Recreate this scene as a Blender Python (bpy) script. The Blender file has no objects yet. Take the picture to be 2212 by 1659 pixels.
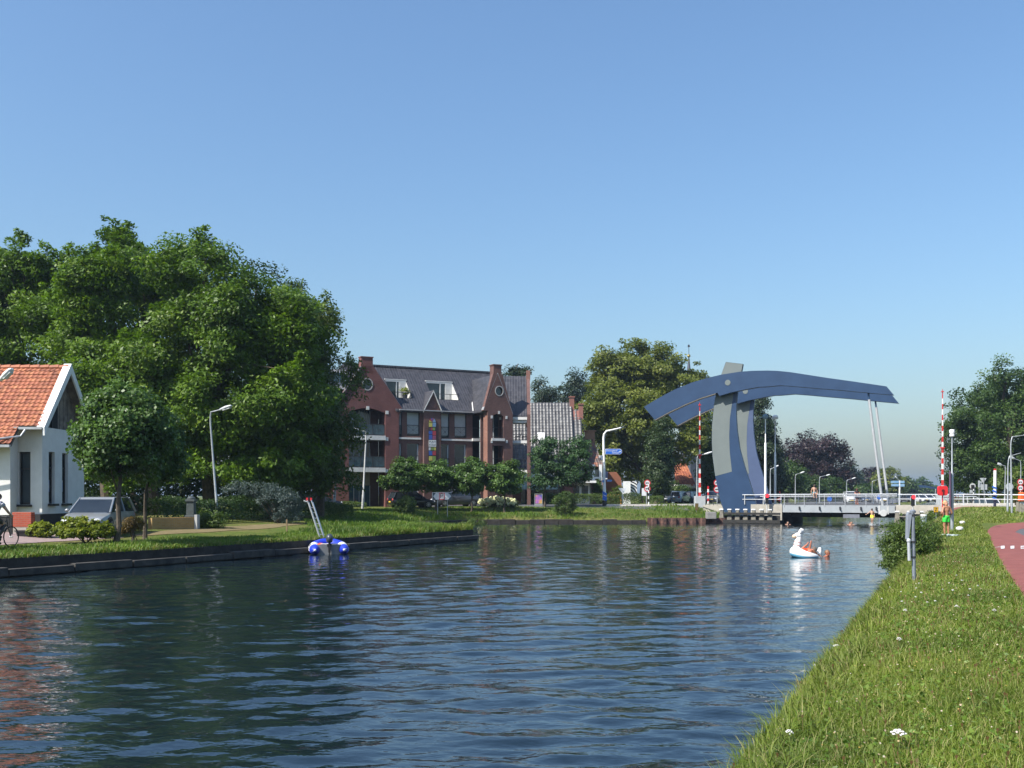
import bpy, bmesh, math, random
import numpy as np
from mathutils import Vector, Matrix
from mathutils.geometry import tessellate_polygon
R = math.radians
sc = bpy.context.scene
COL = sc.collection
H = 2.4                       # eye height above the water
KS = 1.851716
HZ = 1070.0
FPX = 2150.0
def D(px, py, Y): return Vector(((px-1106)/FPX*Y, Y, H-(py-HZ)/FPX*Y))
def S(px, py, Y): return D(px/KS, py/KS, Y)
def GD(px, py, z):
    return D(px, py, FPX*(H-z)/(py-HZ))
def ray_plane(px, py, p0, nr):
    d = Vector(((px-1106)/FPX, 1.0, -(py-HZ)/FPX)); c = Vector((0, 0, H))
    return c + d*((Vector(p0)-c).dot(nr)/d.dot(nr))
CA = R(24)
dv = Vector((math.sin(CA), math.cos(CA), 0))      # along the canal
nv = Vector((math.cos(CA), -math.sin(CA), 0))     # across it
UP = Vector((0, 0, 1))
def C(s, t, z=0.0): return nv*s + dv*t + UP*z
SUN_AZ, SUN_EL = R(54), R(47)
SUNV = Vector((-math.sin(SUN_AZ)*math.cos(SUN_EL), -math.cos(SUN_AZ)*math.cos(SUN_EL), math.sin(SUN_EL)))

# ---------------------------------------------------------------- materials
MATS = {}
def _new(name):
    m = bpy.data.materials.new(name); m.use_nodes = True
    nt = m.node_tree; b = nt.nodes['Principled BSDF']
    MATS[name] = m
    return m, nt, b
def _noise(nt, scale, detail=4, rough=.6, vec=None):
    n = nt.nodes.new('ShaderNodeTexNoise'); n.inputs['Scale'].default_value = scale
    n.inputs['Detail'].default_value = detail; n.inputs['Roughness'].default_value = rough
    if vec is None:
        g = nt.nodes.new('ShaderNodeNewGeometry'); vec = g.outputs['Position']
    nt.links.new(vec, n.inputs['Vector'])
    return n
def _ramp(nt, src, stops):
    r = nt.nodes.new('ShaderNodeValToRGB'); e = r.color_ramp.elements
    while len(e) < len(stops): e.new(0.5)
    for k, (p, c) in enumerate(stops):
        e[k].position = p; e[k].color = (c[0], c[1], c[2], 1)
    nt.links.new(src, r.inputs['Fac'])
    return r
def _mix(nt, fac, a, b, mode='MIX'):
    x = nt.nodes.new('ShaderNodeMix'); x.data_type = 'RGBA'; x.blend_type = mode
    for sock, v in ((x.inputs[0], fac), (x.inputs[6], a), (x.inputs[7], b)):
        if hasattr(v, 'links'): nt.links.new(v, sock)
        elif isinstance(v, (int, float)): sock.default_value = v
        else: sock.default_value = (v[0], v[1], v[2], 1)
    return x.outputs[2]
def _bump(nt, b, h, strength=.3, dist=.02):
    n = nt.nodes.new('ShaderNodeBump'); n.inputs['Strength'].default_value = strength
    n.inputs['Distance'].default_value = dist
    nt.links.new(h, n.inputs['Height']); nt.links.new(n.outputs['Normal'], b.inputs['Normal'])
def M(name, col, rough=.6, metal=0, col2=None, scale=4, bump=0, bscale=30, spec=.5, coat=0, lo=.35, hi=.65):
    if name in MATS: return MATS[name]
    m, nt, b = _new(name)
    b.inputs['Roughness'].default_value = rough; b.inputs['Metallic'].default_value = metal
    b.inputs['Specular IOR Level'].default_value = spec
    b.inputs['Coat Weight'].default_value = coat
    if col2 is None: col2 = tuple(c*.82 for c in col)
    n = _noise(nt, scale)
    r = _ramp(nt, n.outputs['Fac'], [(lo, col), (hi, col2)])
    nt.links.new(r.outputs['Color'], b.inputs['Base Color'])
    if bump:
        n2 = _noise(nt, bscale); _bump(nt, b, n2.outputs['Fac'], bump)
    return m
def M_emit(name, col, strength):
    m, nt, b = _new(name)
    b.inputs['Base Color'].default_value = (*col, 1)
    b.inputs['Emission Color'].default_value = (*col, 1)
    b.inputs['Emission Strength'].default_value = strength
    return m
def M_leaf(name, c1, c2, c3=None, transl=.35, rough=.5, patch=.35):
    m, nt, b = _new(name)
    a = nt.nodes.new('ShaderNodeAttribute'); a.attribute_name = 'var'
    st = [(0.0, c1), (1.0, c2)] if c3 is None else [(0.0, c1), (.72, c2), (1.0, c3)]
    r = _ramp(nt, a.outputs['Fac'], st)
    n = _noise(nt, patch, 3)
    r2 = _ramp(nt, n.outputs['Fac'], [(.35, (.72, .74, .7)), (.65, (1.2, 1.15, 1.1))])
    col = _mix(nt, 1.0, r.outputs['Color'], r2.outputs['Color'], 'MULTIPLY')
    nt.links.new(col, b.inputs['Base Color'])
    b.inputs['Roughness'].default_value = rough
    b.inputs['Specular IOR Level'].default_value = .35
    t = nt.nodes.new('ShaderNodeBsdfTranslucent')
    cy = _mix(nt, 1.0, col, (1.25, 1.35, .55), 'MULTIPLY')
    nt.links.new(cy, t.inputs['Color'])
    mx = nt.nodes.new('ShaderNodeMixShader'); mx.inputs[0].default_value = transl
    nt.links.new(b.outputs[0], mx.inputs[1]); nt.links.new(t.outputs[0], mx.inputs[2])
    nt.links.new(mx.outputs[0], nt.nodes['Material Output'].inputs['Surface'])
    return m
def M_brick(name, u, c1, c2, mortar, bw=.21, bh=.065, scale=1.0, bump=.25, rough=.85, stain=.2):
    """bricks laid in the wall direction u"""
    if name in MATS: return MATS[name]
    m, nt, b = _new(name)
    g = nt.nodes.new('ShaderNodeNewGeometry')
    dt = nt.nodes.new('ShaderNodeVectorMath'); dt.operation = 'DOT_PRODUCT'
    dt.inputs[1].default_value = (u[0], u[1], 0)
    nt.links.new(g.outputs['Position'], dt.inputs[0])
    sp = nt.nodes.new('ShaderNodeSeparateXYZ'); nt.links.new(g.outputs['Position'], sp.inputs[0])
    cb = nt.nodes.new('ShaderNodeCombineXYZ')
    nt.links.new(dt.outputs['Value'], cb.inputs[0]); nt.links.new(sp.outputs[2], cb.inputs[1])
    t = nt.nodes.new('ShaderNodeTexBrick')
    t.inputs['Color1'].default_value = (*c1, 1); t.inputs['Color2'].default_value = (*c2, 1)
    t.inputs['Mortar'].default_value = (*mortar, 1); t.inputs['Scale'].default_value = scale
    t.inputs['Mortar Size'].default_value = .008; t.inputs['Brick Width'].default_value = bw
    t.inputs['Row Height'].default_value = bh; t.inputs['Bias'].default_value = -.1
    nt.links.new(cb.outputs[0], t.inputs['Vector'])
    n = _noise(nt, .9, 5)
    rp = _ramp(nt, n.outputs['Fac'], [(.3, (1-stain,)*3), (.7, (1+stain*.6,)*3)])
    col = _mix(nt, 1.0, t.outputs['Color'], rp.outputs['Color'], 'MULTIPLY')
    nt.links.new(col, b.inputs['Base Color']); b.inputs['Roughness'].default_value = rough
    b.inputs['Specular IOR Level'].default_value = .25
    _bump(nt, b, t.outputs['Fac'], -bump, .01)
    return m
def M_glass(name, col=(.02, .03, .035), rough=.04):
    m, nt, b = _new(name)
    n = _noise(nt, .8, 2)
    r = _ramp(nt, n.outputs['Fac'], [(.3, col), (.7, tuple(c*1.9+.004 for c in col))])
    nt.links.new(r.outputs['Color'], b.inputs['Base Color'])
    b.inputs['Roughness'].default_value = rough; b.inputs['Specular IOR Level'].default_value = .7
    return m

# ---------------------------------------------------------------- mesh building
WM = {}
class MB:
    def __init__(s): s.v = []; s.f = []; s.m = []; s.cm = 0
    def mat(s, i): s.cm = i; return s
    def add(s, vs, fs):
        o = len(s.v); s.v += [tuple(v) for v in vs]
        s.f += [tuple(i+o for i in f) for f in fs]; s.m += [s.cm]*len(fs); return s
    def box(s, c, size, ax=None, taper=1.0):
        ax = ax or (Vector((1, 0, 0)), Vector((0, 1, 0)), UP); c = Vector(c)
        vs = []
        for k in (-.5, .5):
            tp = taper if k > 0 else 1.0
            for j in (-.5, .5):
                for i in (-.5, .5): vs.append(c+ax[0]*size[0]*i*tp+ax[1]*size[1]*j*tp+ax[2]*size[2]*k)
        return s.add(vs, [(0, 2, 3, 1), (4, 5, 7, 6), (0, 1, 5, 4), (2, 6, 7, 3), (0, 4, 6, 2), (1, 3, 7, 5)])
    def bar(s, a, b, w, h, up=UP):
        a = Vector(a); b = Vector(b); x = (b-a); L = x.length; x.normalize()
        y = up.cross(x)
        if y.length < 1e-4: y = Vector((1, 0, 0)).cross(x)
        y.normalize(); z = x.cross(y)
        return s.box((a+b)/2, (L, w, h), (x, y, z))
    def prism(s, poly, ext):
        poly = [Vector(p) for p in poly]; ext = Vector(ext); n = len(poly)
        tri = tessellate_polygon([poly])
        nr = sum(((poly[t[1]]-poly[t[0]]).cross(poly[t[2]]-poly[t[0]]) for t in tri), Vector())
        flip = nr.dot(ext) > 0
        vs = poly + [p+ext for p in poly]
        fs = []
        for t in tri:
            t = tuple(t); fs.append(t[::-1] if flip else t)
            q = tuple(i+n for i in t); fs.append(q if flip else q[::-1])
        for i in range(n):
            j = (i+1) % n; fs.append((i, j, j+n, i+n))
        return s.add(vs, fs)
    def tube(s, pts, r, n=8, cap=True):
        pts = [Vector(p) for p in pts]; k = len(pts)
        rs = [r]*k if isinstance(r, (int, float)) else list(r)
        vs = []; ref = None
        for i, p in enumerate(pts):
            t = (pts[min(i+1, k-1)]-pts[max(i-1, 0)])
            t.normalize()
            if ref is None or abs(ref.dot(t)) > .95:
                ref = Vector((0, 0, 1)) if abs(t.z) < .9 else Vector((1, 0, 0))
            x = ref.cross(t).normalized(); y = t.cross(x); ref = y
            for q in range(n):
                a = 2*math.pi*q/n; vs.append(p+(x*math.cos(a)+y*math.sin(a))*rs[i])
        fs = []
        for i in range(k-1):
            for q in range(n):
                w = (q+1) % n; fs.append((i*n+q, i*n+w, (i+1)*n+w, (i+1)*n+q))
        if cap:
            fs.append(tuple(range(n))[::-1]); fs.append(tuple((k-1)*n+q for q in range(n)))
        return s.add(vs, fs)
    def lathe(s, base, prof, n=16, ax=None):
        ax = ax or (Vector((1, 0, 0)), Vector((0, 1, 0)), UP); base = Vector(base); vs = []; k = len(prof)
        for r, z in prof:
            for q in range(n):
                a = 2*math.pi*q/n
                vs.append(base+ax[0]*r*math.cos(a)+ax[1]*r*math.sin(a)+ax[2]*z)
        fs = [(i*n+q, i*n+(q+1) % n, (i+1)*n+(q+1) % n, (i+1)*n+q) for i in range(k-1) for q in range(n)]
        fs.append(tuple(range(n))[::-1]); fs.append(tuple((k-1)*n+q for q in range(n)))
        return s.add(vs, fs)
    def ell(s, c, r, n=12, m=8, ax=None):
        r = (r, r, r) if isinstance(r, (int, float)) else r
        ax = ax or (Vector((1, 0, 0)), Vector((0, 1, 0)), UP); c = Vector(c)
        vs = [c-ax[2]*r[2]]
        for i in range(1, m):
            b = -math.pi/2+math.pi*i/m
            for q in range(n):
                a = 2*math.pi*q/n
                vs.append(c+ax[0]*r[0]*math.cos(b)*math.cos(a)+ax[1]*r[1]*math.cos(b)*math.sin(a)+ax[2]*r[2]*math.sin(b))
        vs.append(c+ax[2]*r[2]); L = len(vs)-1
        fs = [(0, 1+(q+1) % n, 1+q) for q in range(n)]
        for i in range(m-2):
            for q in range(n):
                w = (q+1) % n; fs.append((1+i*n+q, 1+i*n+w, 1+(i+1)*n+w, 1+(i+1)*n+q))
        fs += [(1+(m-2)*n+q, 1+(m-2)*n+(q+1) % n, L) for q in range(n)]
        return s.add(vs, fs)
    def quad(s, *p): return s.add(p, [tuple(range(len(p)))])
    def loft(s, rings, closed_ring=True, cap=True):
        n = len(rings[0]); vs = [p for r in rings for p in r]; fs = []
        for i in range(len(rings)-1):
            for q in range(n if closed_ring else n-1):
                w = (q+1) % n; fs.append((i*n+q, i*n+w, (i+1)*n+w, (i+1)*n+q))
        if cap:
            fs.append(tuple(range(n))[::-1]); fs.append(tuple((len(rings)-1)*n+q for q in range(n)))
        return s.add(vs, fs)
    def holed(s, outer, holes, T, depth):
        """wall sheet from 2D outlines; T(a,z,b) maps to the world, b = depth behind the front"""
        loops = [[Vector((a, z, 0)) for a, z in o] for o in [outer]+list(holes)]
        flat = [p for l in loops for p in l]; n = len(flat)
        tri = tessellate_polygon(loops)
        vs = [T(p.x, p.y, 0) for p in flat]+[T(p.x, p.y, depth) for p in flat]
        fs = [tuple(t) for t in tri]+[tuple(i+n for i in t)[::-1] for t in tri]
        o = 0
        for l in loops:
            k = len(l)
            for i in range(k):
                j = (i+1) % k; fs.append((o+i, o+j, o+j+n, o+i+n))
            o += k
        return s.add(vs, fs)
    def build(s, name, mats, parent=None, loc=None, rotz=0, smooth=False, local=False, bevel=0):
        me = bpy.data.meshes.new(name)
        mats = mats if isinstance(mats, (list, tuple)) else [mats]
        for m in mats: me.materials.append(m)
        if parent is not None: W = WM[parent.name]
        else: W = Matrix.Translation(loc or (0, 0, 0)) @ Matrix.Rotation(rotz, 4, 'Z')
        vs = s.v
        if not local:
            Wi = W.inverted(); vs = [tuple(Wi @ Vector(v)) for v in s.v]
        me.from_pydata(vs, [], s.f)
        me.polygons.foreach_set('material_index', s.m)
        bm = bmesh.new(); bm.from_mesh(me)
        bmesh.ops.recalc_face_normals(bm, faces=bm.faces); bm.to_mesh(me); bm.free()
        if smooth:
            me.polygons.foreach_set('use_smooth', [True]*len(me.polygons))
            try: me.set_sharp_from_angle(angle=R(40))
            except Exception: pass
        o = bpy.data.objects.new(name, me); COL.objects.link(o)
        if parent is not None: o.parent = parent
        else: o.matrix_local = W
        WM[o.name] = W
        if bevel:
            bv = o.modifiers.new('bevel', 'BEVEL'); bv.width = bevel; bv.segments = 2; bv.limit_method = 'ANGLE'
        return o
def tag(o, label=None, cat=None, group=None, kind=None):
    if label: o['label'] = label
    if cat: o['category'] = cat
    if group: o['group'] = group
    if kind: o['kind'] = kind
    return o
def thing(name, label, cat, loc=(0, 0, 0), rotz=0, group=None):
    o = bpy.data.objects.new(name, None); COL.objects.link(o)
    o.empty_display_size = .2
    W = Matrix.Translation(loc) @ Matrix.Rotation(rotz, 4, 'Z'); o.matrix_local = W; WM[o.name] = W
    return tag(o, label, cat, group)
def dup(root, loc, rotz=0, label=None, group=None, scale=None):
    kids = {}
    for o in bpy.data.objects:
        if o.parent is not None: kids.setdefault(o.parent.name, []).append(o)
    def cp(o, par):
        c = o.copy(); COL.objects.link(c); c.parent = par
        for k in kids.get(o.name, []): cp(k, c)
        return c
    r = cp(root, None)
    W = Matrix.Translation(loc) @ Matrix.Rotation(rotz, 4, 'Z'); r.matrix_local = W; WM[r.name] = W
    if scale: r.scale = (scale,)*3 if isinstance(scale, (int, float)) else scale
    if label: r['label'] = label
    if group: r['group'] = group
    return r
def np_mesh(name, V, F, mats, var=None, smooth=False, parent=None, loc=(0, 0, 0)):
    V = np.asarray(V, np.float32).reshape(-1, 3); F = np.asarray(F, np.int32)
    me = bpy.data.meshes.new(name); k = F.shape[1]
    me.vertices.add(len(V)); me.vertices.foreach_set('co', (V-np.array(loc, np.float32)).ravel())
    me.loops.add(F.size); me.loops.foreach_set('vertex_index', F.ravel())
    me.polygons.add(len(F)); me.polygons.foreach_set('loop_start', np.arange(len(F), dtype=np.int32)*k)
    me.update(calc_edges=True)
    for m in (mats if isinstance(mats, (list, tuple)) else [mats]): me.materials.append(m)
    if var is not None:
        a = me.attributes.new('var', 'FLOAT', 'FACE'); a.data.foreach_set('value', np.asarray(var, np.float32))
    if smooth: me.polygons.foreach_set('use_smooth', np.ones(len(F), bool))
    o = bpy.data.objects.new(name, me); COL.objects.link(o)
    if parent is not None: o.parent = parent; WM[o.name] = WM[parent.name]
    else: o.location = loc; WM[o.name] = Matrix.Translation(loc)
    return o
def text(body, size, mat, parent, pos, xdir, updir=UP, name='lettering', align='CENTER', extrude=.002):
    cu = bpy.data.curves.new(name, 'FONT'); cu.body = body; cu.size = size; cu.align_x = align; cu.align_y = 'CENTER'
    cu.extrude = extrude; cu.materials.append(mat)
    tmp = bpy.data.objects.new(name, cu); me = bpy.data.meshes.new_from_object(tmp)
    bpy.data.objects.remove(tmp); me.name = name
    if not me.materials: me.materials.append(mat)
    o = bpy.data.objects.new(name, me); COL.objects.link(o)
    x = Vector(xdir).normalized(); y = Vector(updir).normalized(); z = x.cross(y)
    Wt = Matrix(((x.x, y.x, z.x, pos[0]), (x.y, y.y, z.y, pos[1]), (x.z, y.z, z.z, pos[2]), (0, 0, 0, 1)))
    o.parent = parent; o.matrix_local = WM[parent.name].inverted() @ Wt
    return o

# ---------------------------------------------------------------- camera, light
cam = bpy.data.cameras.new('camera'); co = bpy.data.objects.new('camera', cam); COL.objects.link(co)
cam.sensor_width = 36; cam.lens = 36*FPX/2212; cam.shift_y = (HZ-829.5)/2212
co.location = (0, 0, H); co.rotation_euler = (R(90), 0, 0); cam.clip_end = 6000; cam.clip_start = .05
sc.camera = co
w = bpy.data.worlds.new('World'); sc.world = w; w.use_nodes = True
nt = w.node_tree; bg = nt.nodes['Background']
sky = nt.nodes.new('ShaderNodeTexSky'); sky.sky_type = 'NISHITA'; sky.sun_disc = False
sky.sun_elevation = SUN_EL; sky.sun_rotation = math.atan2(SUNV.x, SUNV.y)
sky.air_density = 1.5; sky.dust_density = 1.9; sky.ozone_density = 8.5; sky.altitude = 0
tint = nt.nodes.new('ShaderNodeMix'); tint.data_type = 'RGBA'; tint.blend_type = 'MULTIPLY'; tint.inputs[0].default_value = 1
tint.inputs[7].default_value = (.97, .975, .975, 1)
nt.links.new(sky.outputs[0], tint.inputs[6]); nt.links.new(tint.outputs[2], bg.inputs['Color']); bg.inputs['Strength'].default_value = .115
sl = bpy.data.lights.new('sun', 'SUN'); sl.energy = 5.0; sl.angle = R(.53); sl.color = (1, .95, .87)
so = bpy.data.objects.new('sun', sl); COL.objects.link(so)
so.rotation_euler = SUNV.to_track_quat('Z', 'Y').to_euler(); so.location = (-40, -30, 60)
sc.view_settings.view_transform = 'Standard'; sc.view_settings.look = 'None'
sc.view_settings.exposure = .68; sc.view_settings.gamma = 1
sc.render.engine = 'CYCLES'
sc.cycles.use_denoising = True
try:
    sc.cycles.denoiser = 'OPENIMAGEDENOISE'; sc.cycles.denoising_input_passes = 'RGB_ALBEDO_NORMAL'
except Exception: pass
sc.cycles.max_bounces = 6; sc.cycles.diffuse_bounces = 3; sc.cycles.glossy_bounces = 3
sc.cycles.transmission_bounces = 4; sc.cycles.caustics_reflective = False; sc.cycles.caustics_refractive = False
sc.cycles.sample_clamp_indirect = 4
RNG = np.random.default_rng(7)
# ================================================================ terrain, water, roads
def xy(v): return (v.x, v.y)
SH = []   # shoreline of the water, counter-clockwise or not does not matter
QUAY = [(-40.0, -19.0), (-27.5, 5.5), (-15.07, 29.3), (-12.87, 33.1), (-8.57, 41.3), (-5.3, 48.0), (-2.17, 54.3)]
INLET = [(-2.5, 56.3), (-6.0, 62.0), (-7.2, 70.0), (-6.3, 79.0), (-4.6, 83.8)]
MIDB = [(-3.4, 84.6), (4.0, 84.9), (11.5, 85.3), (18.3, 86.0)]
LB = [xy(C(-16.4, 87)), xy(C(-13.7, 88)), xy(C(-13.7, 98)), xy(C(-11.5, 118)), xy(C(-9.5, 150)), xy(C(-9.5, 900))]
RB = [xy(C(6, 900)), xy(C(6, 150)), xy(C(1, 112)), xy(C(-4.3, 98)), xy(C(-4.3, 86.2)), xy(C(-2.2, 84.5)), xy(C(-1.6, 76)),
      xy(C(-1.7, 50)), xy(C(-1.62, 30)), xy(C(-1.7, 12)), xy(C(-1.7, -40))]
SH = QUAY+INLET+MIDB+LB+RB
_P = np.array(SH, float); _Q = np.roll(_P, -1, axis=0)
def sdist(x, y):
    """signed distance to the shore, positive on land"""
    x = np.asarray(x, float); y = np.asarray(y, float)
    d2 = np.full(x.shape, 1e18); ins = np.zeros(x.shape, bool)
    for (ax, ay), (bx, by) in zip(_P, _Q):
        ex, ey = bx-ax, by-ay; L = ex*ex+ey*ey
        t = np.clip(((x-ax)*ex+(y-ay)*ey)/L, 0, 1)
        d2 = np.minimum(d2, (x-ax-t*ex)**2+(y-ay-t*ey)**2)
        c = ((ay > y) != (by > y))
        with np.errstate(divide='ignore', invalid='ignore'):
            xi = ax+(y-ay)*ex/(by-ay if by != ay else 1e-9)
        ins ^= c & (x < xi)
    return np.where(ins, -1, 1)*np.sqrt(d2)
def sstep(a, b, x):
    t = np.clip((x-a)/(b-a), 0, 1); return t*t*(3-2*t)
def height(x, y):
    x = np.asarray(x, float); y = np.asarray(y, float)
    d = sdist(x, y); s = x*nv.x+y*nv.y; t = x*dv.x+y*dv.y
    right = s > np.where(t < 80, -10, -9)
    # right bank: soft grassy shoulder, level, then a ramp to the bridge road
    rb = np.interp(d, [-1.2, -.35, 0, .45, 1.0, 1.8, 3], [-1.0, -.35, .02, .45, .66, .78, .82])
    rb = rb+(1.50-.82)*sstep(48, 77, t)*sstep(.0, 3.0, d)
    # left bank behind the quay wall
    lb = np.interp(d, [.05, .40, 1.5, 4, 9, 14], [-1.0, .50, .60, .72, 1.0, 1.1])
    mid = sstep(54, 72, y)
    mb = np.interp(d, [.05, .40, 1.2, 3.5, 6, 9], [-1.0, .42, .62, .95, 1.17, 1.22])
    far = sstep(88, 100, y)
    lb = lb*(1-mid)+mb*mid
    lb = lb+.28*far*sstep(0, 4, d)
    h = np.where(right, rb, lb)
    h = h-.4*sstep(108, 150, y)*sstep(0, 4, d)
    h = np.where(d < -1.0, -1.0, h)
    u = sstep(.8, 3, d)
    return h+u*.025*np.sin(x*1.3+1)*np.sin(y*1.1)
def hz1(x, y): return float(height(np.array([x]), np.array([y]))[0])
_YS = np.concatenate([np.arange(4, 120, .06), np.arange(120, 500, .5)])
def ground_pt(px, py, dy=0):
    """where the ray through a photo point meets the ground"""
    xx = (px-1106)/FPX*_YS; zz = H-(py-HZ)/FPX*_YS
    hit = np.nonzero(zz <= height(xx, _YS))[0]
    return D(px, py, float(_YS[hit[0]]) if len(hit) else 500.0)
def at_ground(px, Y, lift=0):
    X = (px-1106)/FPX*Y; return Vector((X, Y, hz1(X, Y)+lift))

def grid_axis(segs):
    out = []
    for a, b, st in segs: out += list(np.arange(a, b, st))
    out.append(segs[-1][1]); return np.array(out)
xs = grid_axis([(-1800, -200, 100), (-200, -60, 8), (-60, -34, 1), (-34, 40, .28), (40, 70, 1.0), (70, 260, 6), (260, 1800, 100)])
ys = grid_axis([(-120, -6, 6), (-6, 108, .28), (108, 140, 1.5), (140, 420, 8), (420, 2600, 100)])
gx, gy = np.meshgrid(xs, ys); gz = height(gx, gy)
V = np.stack([gx, gy, gz], -1).reshape(-1, 3); nx = len(xs); ny = len(ys)
ii = np.arange((ny-1)*nx).reshape(ny-1, nx)[:, :-1].ravel()
F = np.stack([ii, ii+1, ii+1+nx, ii+nx], -1)
m, nt, b = _new('ground_soil')
n1 = _noise(nt, .35, 6); n2 = _noise(nt, 7, 5)
r1 = _ramp(nt, n1.outputs['Fac'], [(.38, (.075, .115, .022)), (.52, (.12, .135, .035)), (.68, (.17, .145, .065))])
r2 = _ramp(nt, n2.outputs['Fac'], [(.3, (.55, .55, .55)), (.7, (1.25, 1.25, 1.2))])
c = _mix(nt, 1.0, r1.outputs['Color'], r2.outputs['Color'], 'MULTIPLY')
nt.links.new(c, b.inputs['Base Color']); b.inputs['Roughness'].default_value = .95; b.inputs['Specular IOR Level'].default_value = .1
_bump(nt, b, n2.outputs['Fac'], .8, .08)
tag(np_mesh('ground', V, F, m, smooth=True), kind='structure')

# ---- water
m, nt, b = _new('canal_water')
b.inputs['Base Color'].default_value = (.006, .013, .018, 1); b.inputs['Roughness'].default_value = .03
b.inputs['IOR'].default_value = 1.7; b.inputs['Specular IOR Level'].default_value = .5
g = nt.nodes.new('ShaderNodeNewGeometry')
mp = nt.nodes.new('ShaderNodeMapping'); mp.inputs['Scale'].default_value = (.55, 1.0, 1.0); mp.inputs['Rotation'].default_value = (0, 0, R(12))
nt.links.new(g.outputs['Position'], mp.inputs['Vector'])
na = _noise(nt, 3.4, 3, .55, mp.outputs['Vector']); nb = _noise(nt, 11, 2, .5, mp.outputs['Vector'])
ad = nt.nodes.new('ShaderNodeMath'); ad.operation = 'MULTIPLY_ADD'; ad.inputs[1].default_value = .35
nt.links.new(nb.outputs['Fac'], ad.inputs[0]); nt.links.new(na.outputs['Fac'], ad.inputs[2])
_bump(nt, b, ad.outputs[0], .28, .05)
WATER = m
def waves(x, y):
    r = np.random.default_rng(3); z = np.zeros(x.shape)
    for k in range(80):
        lam = .21*(1.9/.21)**(r.random()**1.1)
        th = R(90+8)+r.normal(0, .48)
        k2 = 2*math.pi/lam; amp = .00215*lam**.95*(1+.5*r.random())
        ph = r.random()*6.28
        wob = .35*np.sin(.31*x+.17*y+ph)+.25*np.sin(.13*x-.23*y+2*ph)
        z += amp*np.sin(k2*(math.cos(th)*x+math.sin(th)*y)+ph+wob*1.6)*(.75+.5*np.sin(.21*x+.3*y+ph*3))
    patch = .72+.3*np.sin(.09*x+.05*y+1)*np.sin(.07*y-.03*x)+.16*np.sin(.34*x-.2*y)*np.sin(.27*y+.1*x+2)
    return z*patch
wx = np.arange(-36, 40.01, .12)
wy = [5.5]
while wy[-1] < 92: wy.append(wy[-1]+max(.045, .0052*wy[-1]))
wy = np.array(wy)
gx, gy = np.meshgrid(wx, wy)
fade = sstep(-36, -33, gx)*sstep(40, 37, gx)*sstep(5.5, 7, gy)*sstep(92, 88, gy)*.999
gz = waves(gx, gy)*fade
V = np.stack([gx, gy, gz], -1).reshape(-1, 3); nx = len(wx)
ii = np.arange((len(wy)-1)*nx).reshape(-1, nx)[:, :-1].ravel()
F = np.stack([ii, ii+1, ii+1+nx, ii+nx], -1)
yE = wy[-1]; xE = wx[-1]; n0 = len(V)
ex = np.array([(-200, -100, 0), (600, -100, 0), (600, 5.5, 0), (-200, 5.5, 0), (-200, yE, 0), (600, yE, 0), (600, 1000, 0), (-200, 1000, 0),
               (-36, 5.5, 0), (-36, yE, 0), (xE, 5.5, 0), (xE, yE, 0)], float)
fe = np.array([(0, 1, 2, 3), (4, 5, 6, 7), (3, 8, 9, 4), (10, 2, 5, 11)])+n0
o = np_mesh('water', np.concatenate([V, ex]), np.concatenate([F, fe]), WATER, smooth=True)
tag(o, kind='structure')

# ---- sheets laid on the ground
def sheet(name, poly, mat, lift=.012, step=.7, kind='structure', label=None):
    """a road or paving sheet draped over the ground inside a 2D polygon"""
    bm = bmesh.new(); vs = [bm.verts.new((p[0], p[1], 0)) for p in poly]
    bm.faces.new(vs); bmesh.ops.triangulate(bm, faces=bm.faces)
    for _ in range(7):
        long = [e for e in bm.edges if e.calc_length() > step*1.6]
        if not long: break
        bmesh.ops.subdivide_edges(bm, edges=long, cuts=1); bmesh.ops.triangulate(bm, faces=bm.faces)
        if len(bm.verts) > 30000: break
    co_ = np.array([v.co[:] for v in bm.verts]); zz = height(co_[:, 0], co_[:, 1])+lift
    for v, z in zip(bm.verts, zz): v.co.z = z
    bmesh.ops.recalc_face_normals(bm, faces=bm.faces)
    me = bpy.data.meshes.new(name); bm.to_mesh(me); bm.free()
    if me.polygons and sum(p.normal.z for p in me.polygons) < 0: me.flip_normals()
    me.materials.append(mat); o = bpy.data.objects.new(name, me); COL.objects.link(o)
    return tag(o, kind=kind)
ASPH = M('asphalt', (.11, .112, .118), .9, col2=(.085, .087, .092), scale=3, bump=.3, bscale=60, spec=.2)
REDASPH = M('red_asphalt', (.235, .082, .07), .9, col2=(.19, .066, .058), scale=2.5, bump=.3, bscale=70, spec=.2)
WHITEPAINT = M('road_paint', (.66, .66, .64), .7, col2=(.6, .6, .58), scale=6)
def gp2(px, py): p = ground_pt(px, py); return (p.x, p.y)
# red cycle path on the right bank, turning away before the bridge ramp
left = [xy(C(.95, -8)), xy(C(.95, 6)), xy(C(.95, 14)), xy(C(1.0, 26))]+[gp2(*p) for p in ((2131, 1150), (2139, 1141), (2154, 1135), (2180, 1131), (2212, 1129))]
LX = left[-1]
left += [(LX[0]+12, LX[1]-1.0)]
right = [(LX[0]+12, LX[1]-4.5), gp2(2206, 1143), gp2(2193, 1150)]+[xy(C(2.9, 30)), xy(C(2.75, 14)), xy(C(2.75, -8))]
sheet('cycle_path', left+right, REDASPH, .015)
rr = [xy(C(2.75, -8)), xy(C(2.75, 14)), xy(C(2.9, 30)), gp2(2193, 1150), gp2(2206, 1143), (LX[0]+12, LX[1]-4.5), (LX[0]+14, LX[1]-24), xy(C(9.5, 10)), xy(C(9.5, -8))]
sheet('road', rr, ASPH, .010)
mk = MB()
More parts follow.
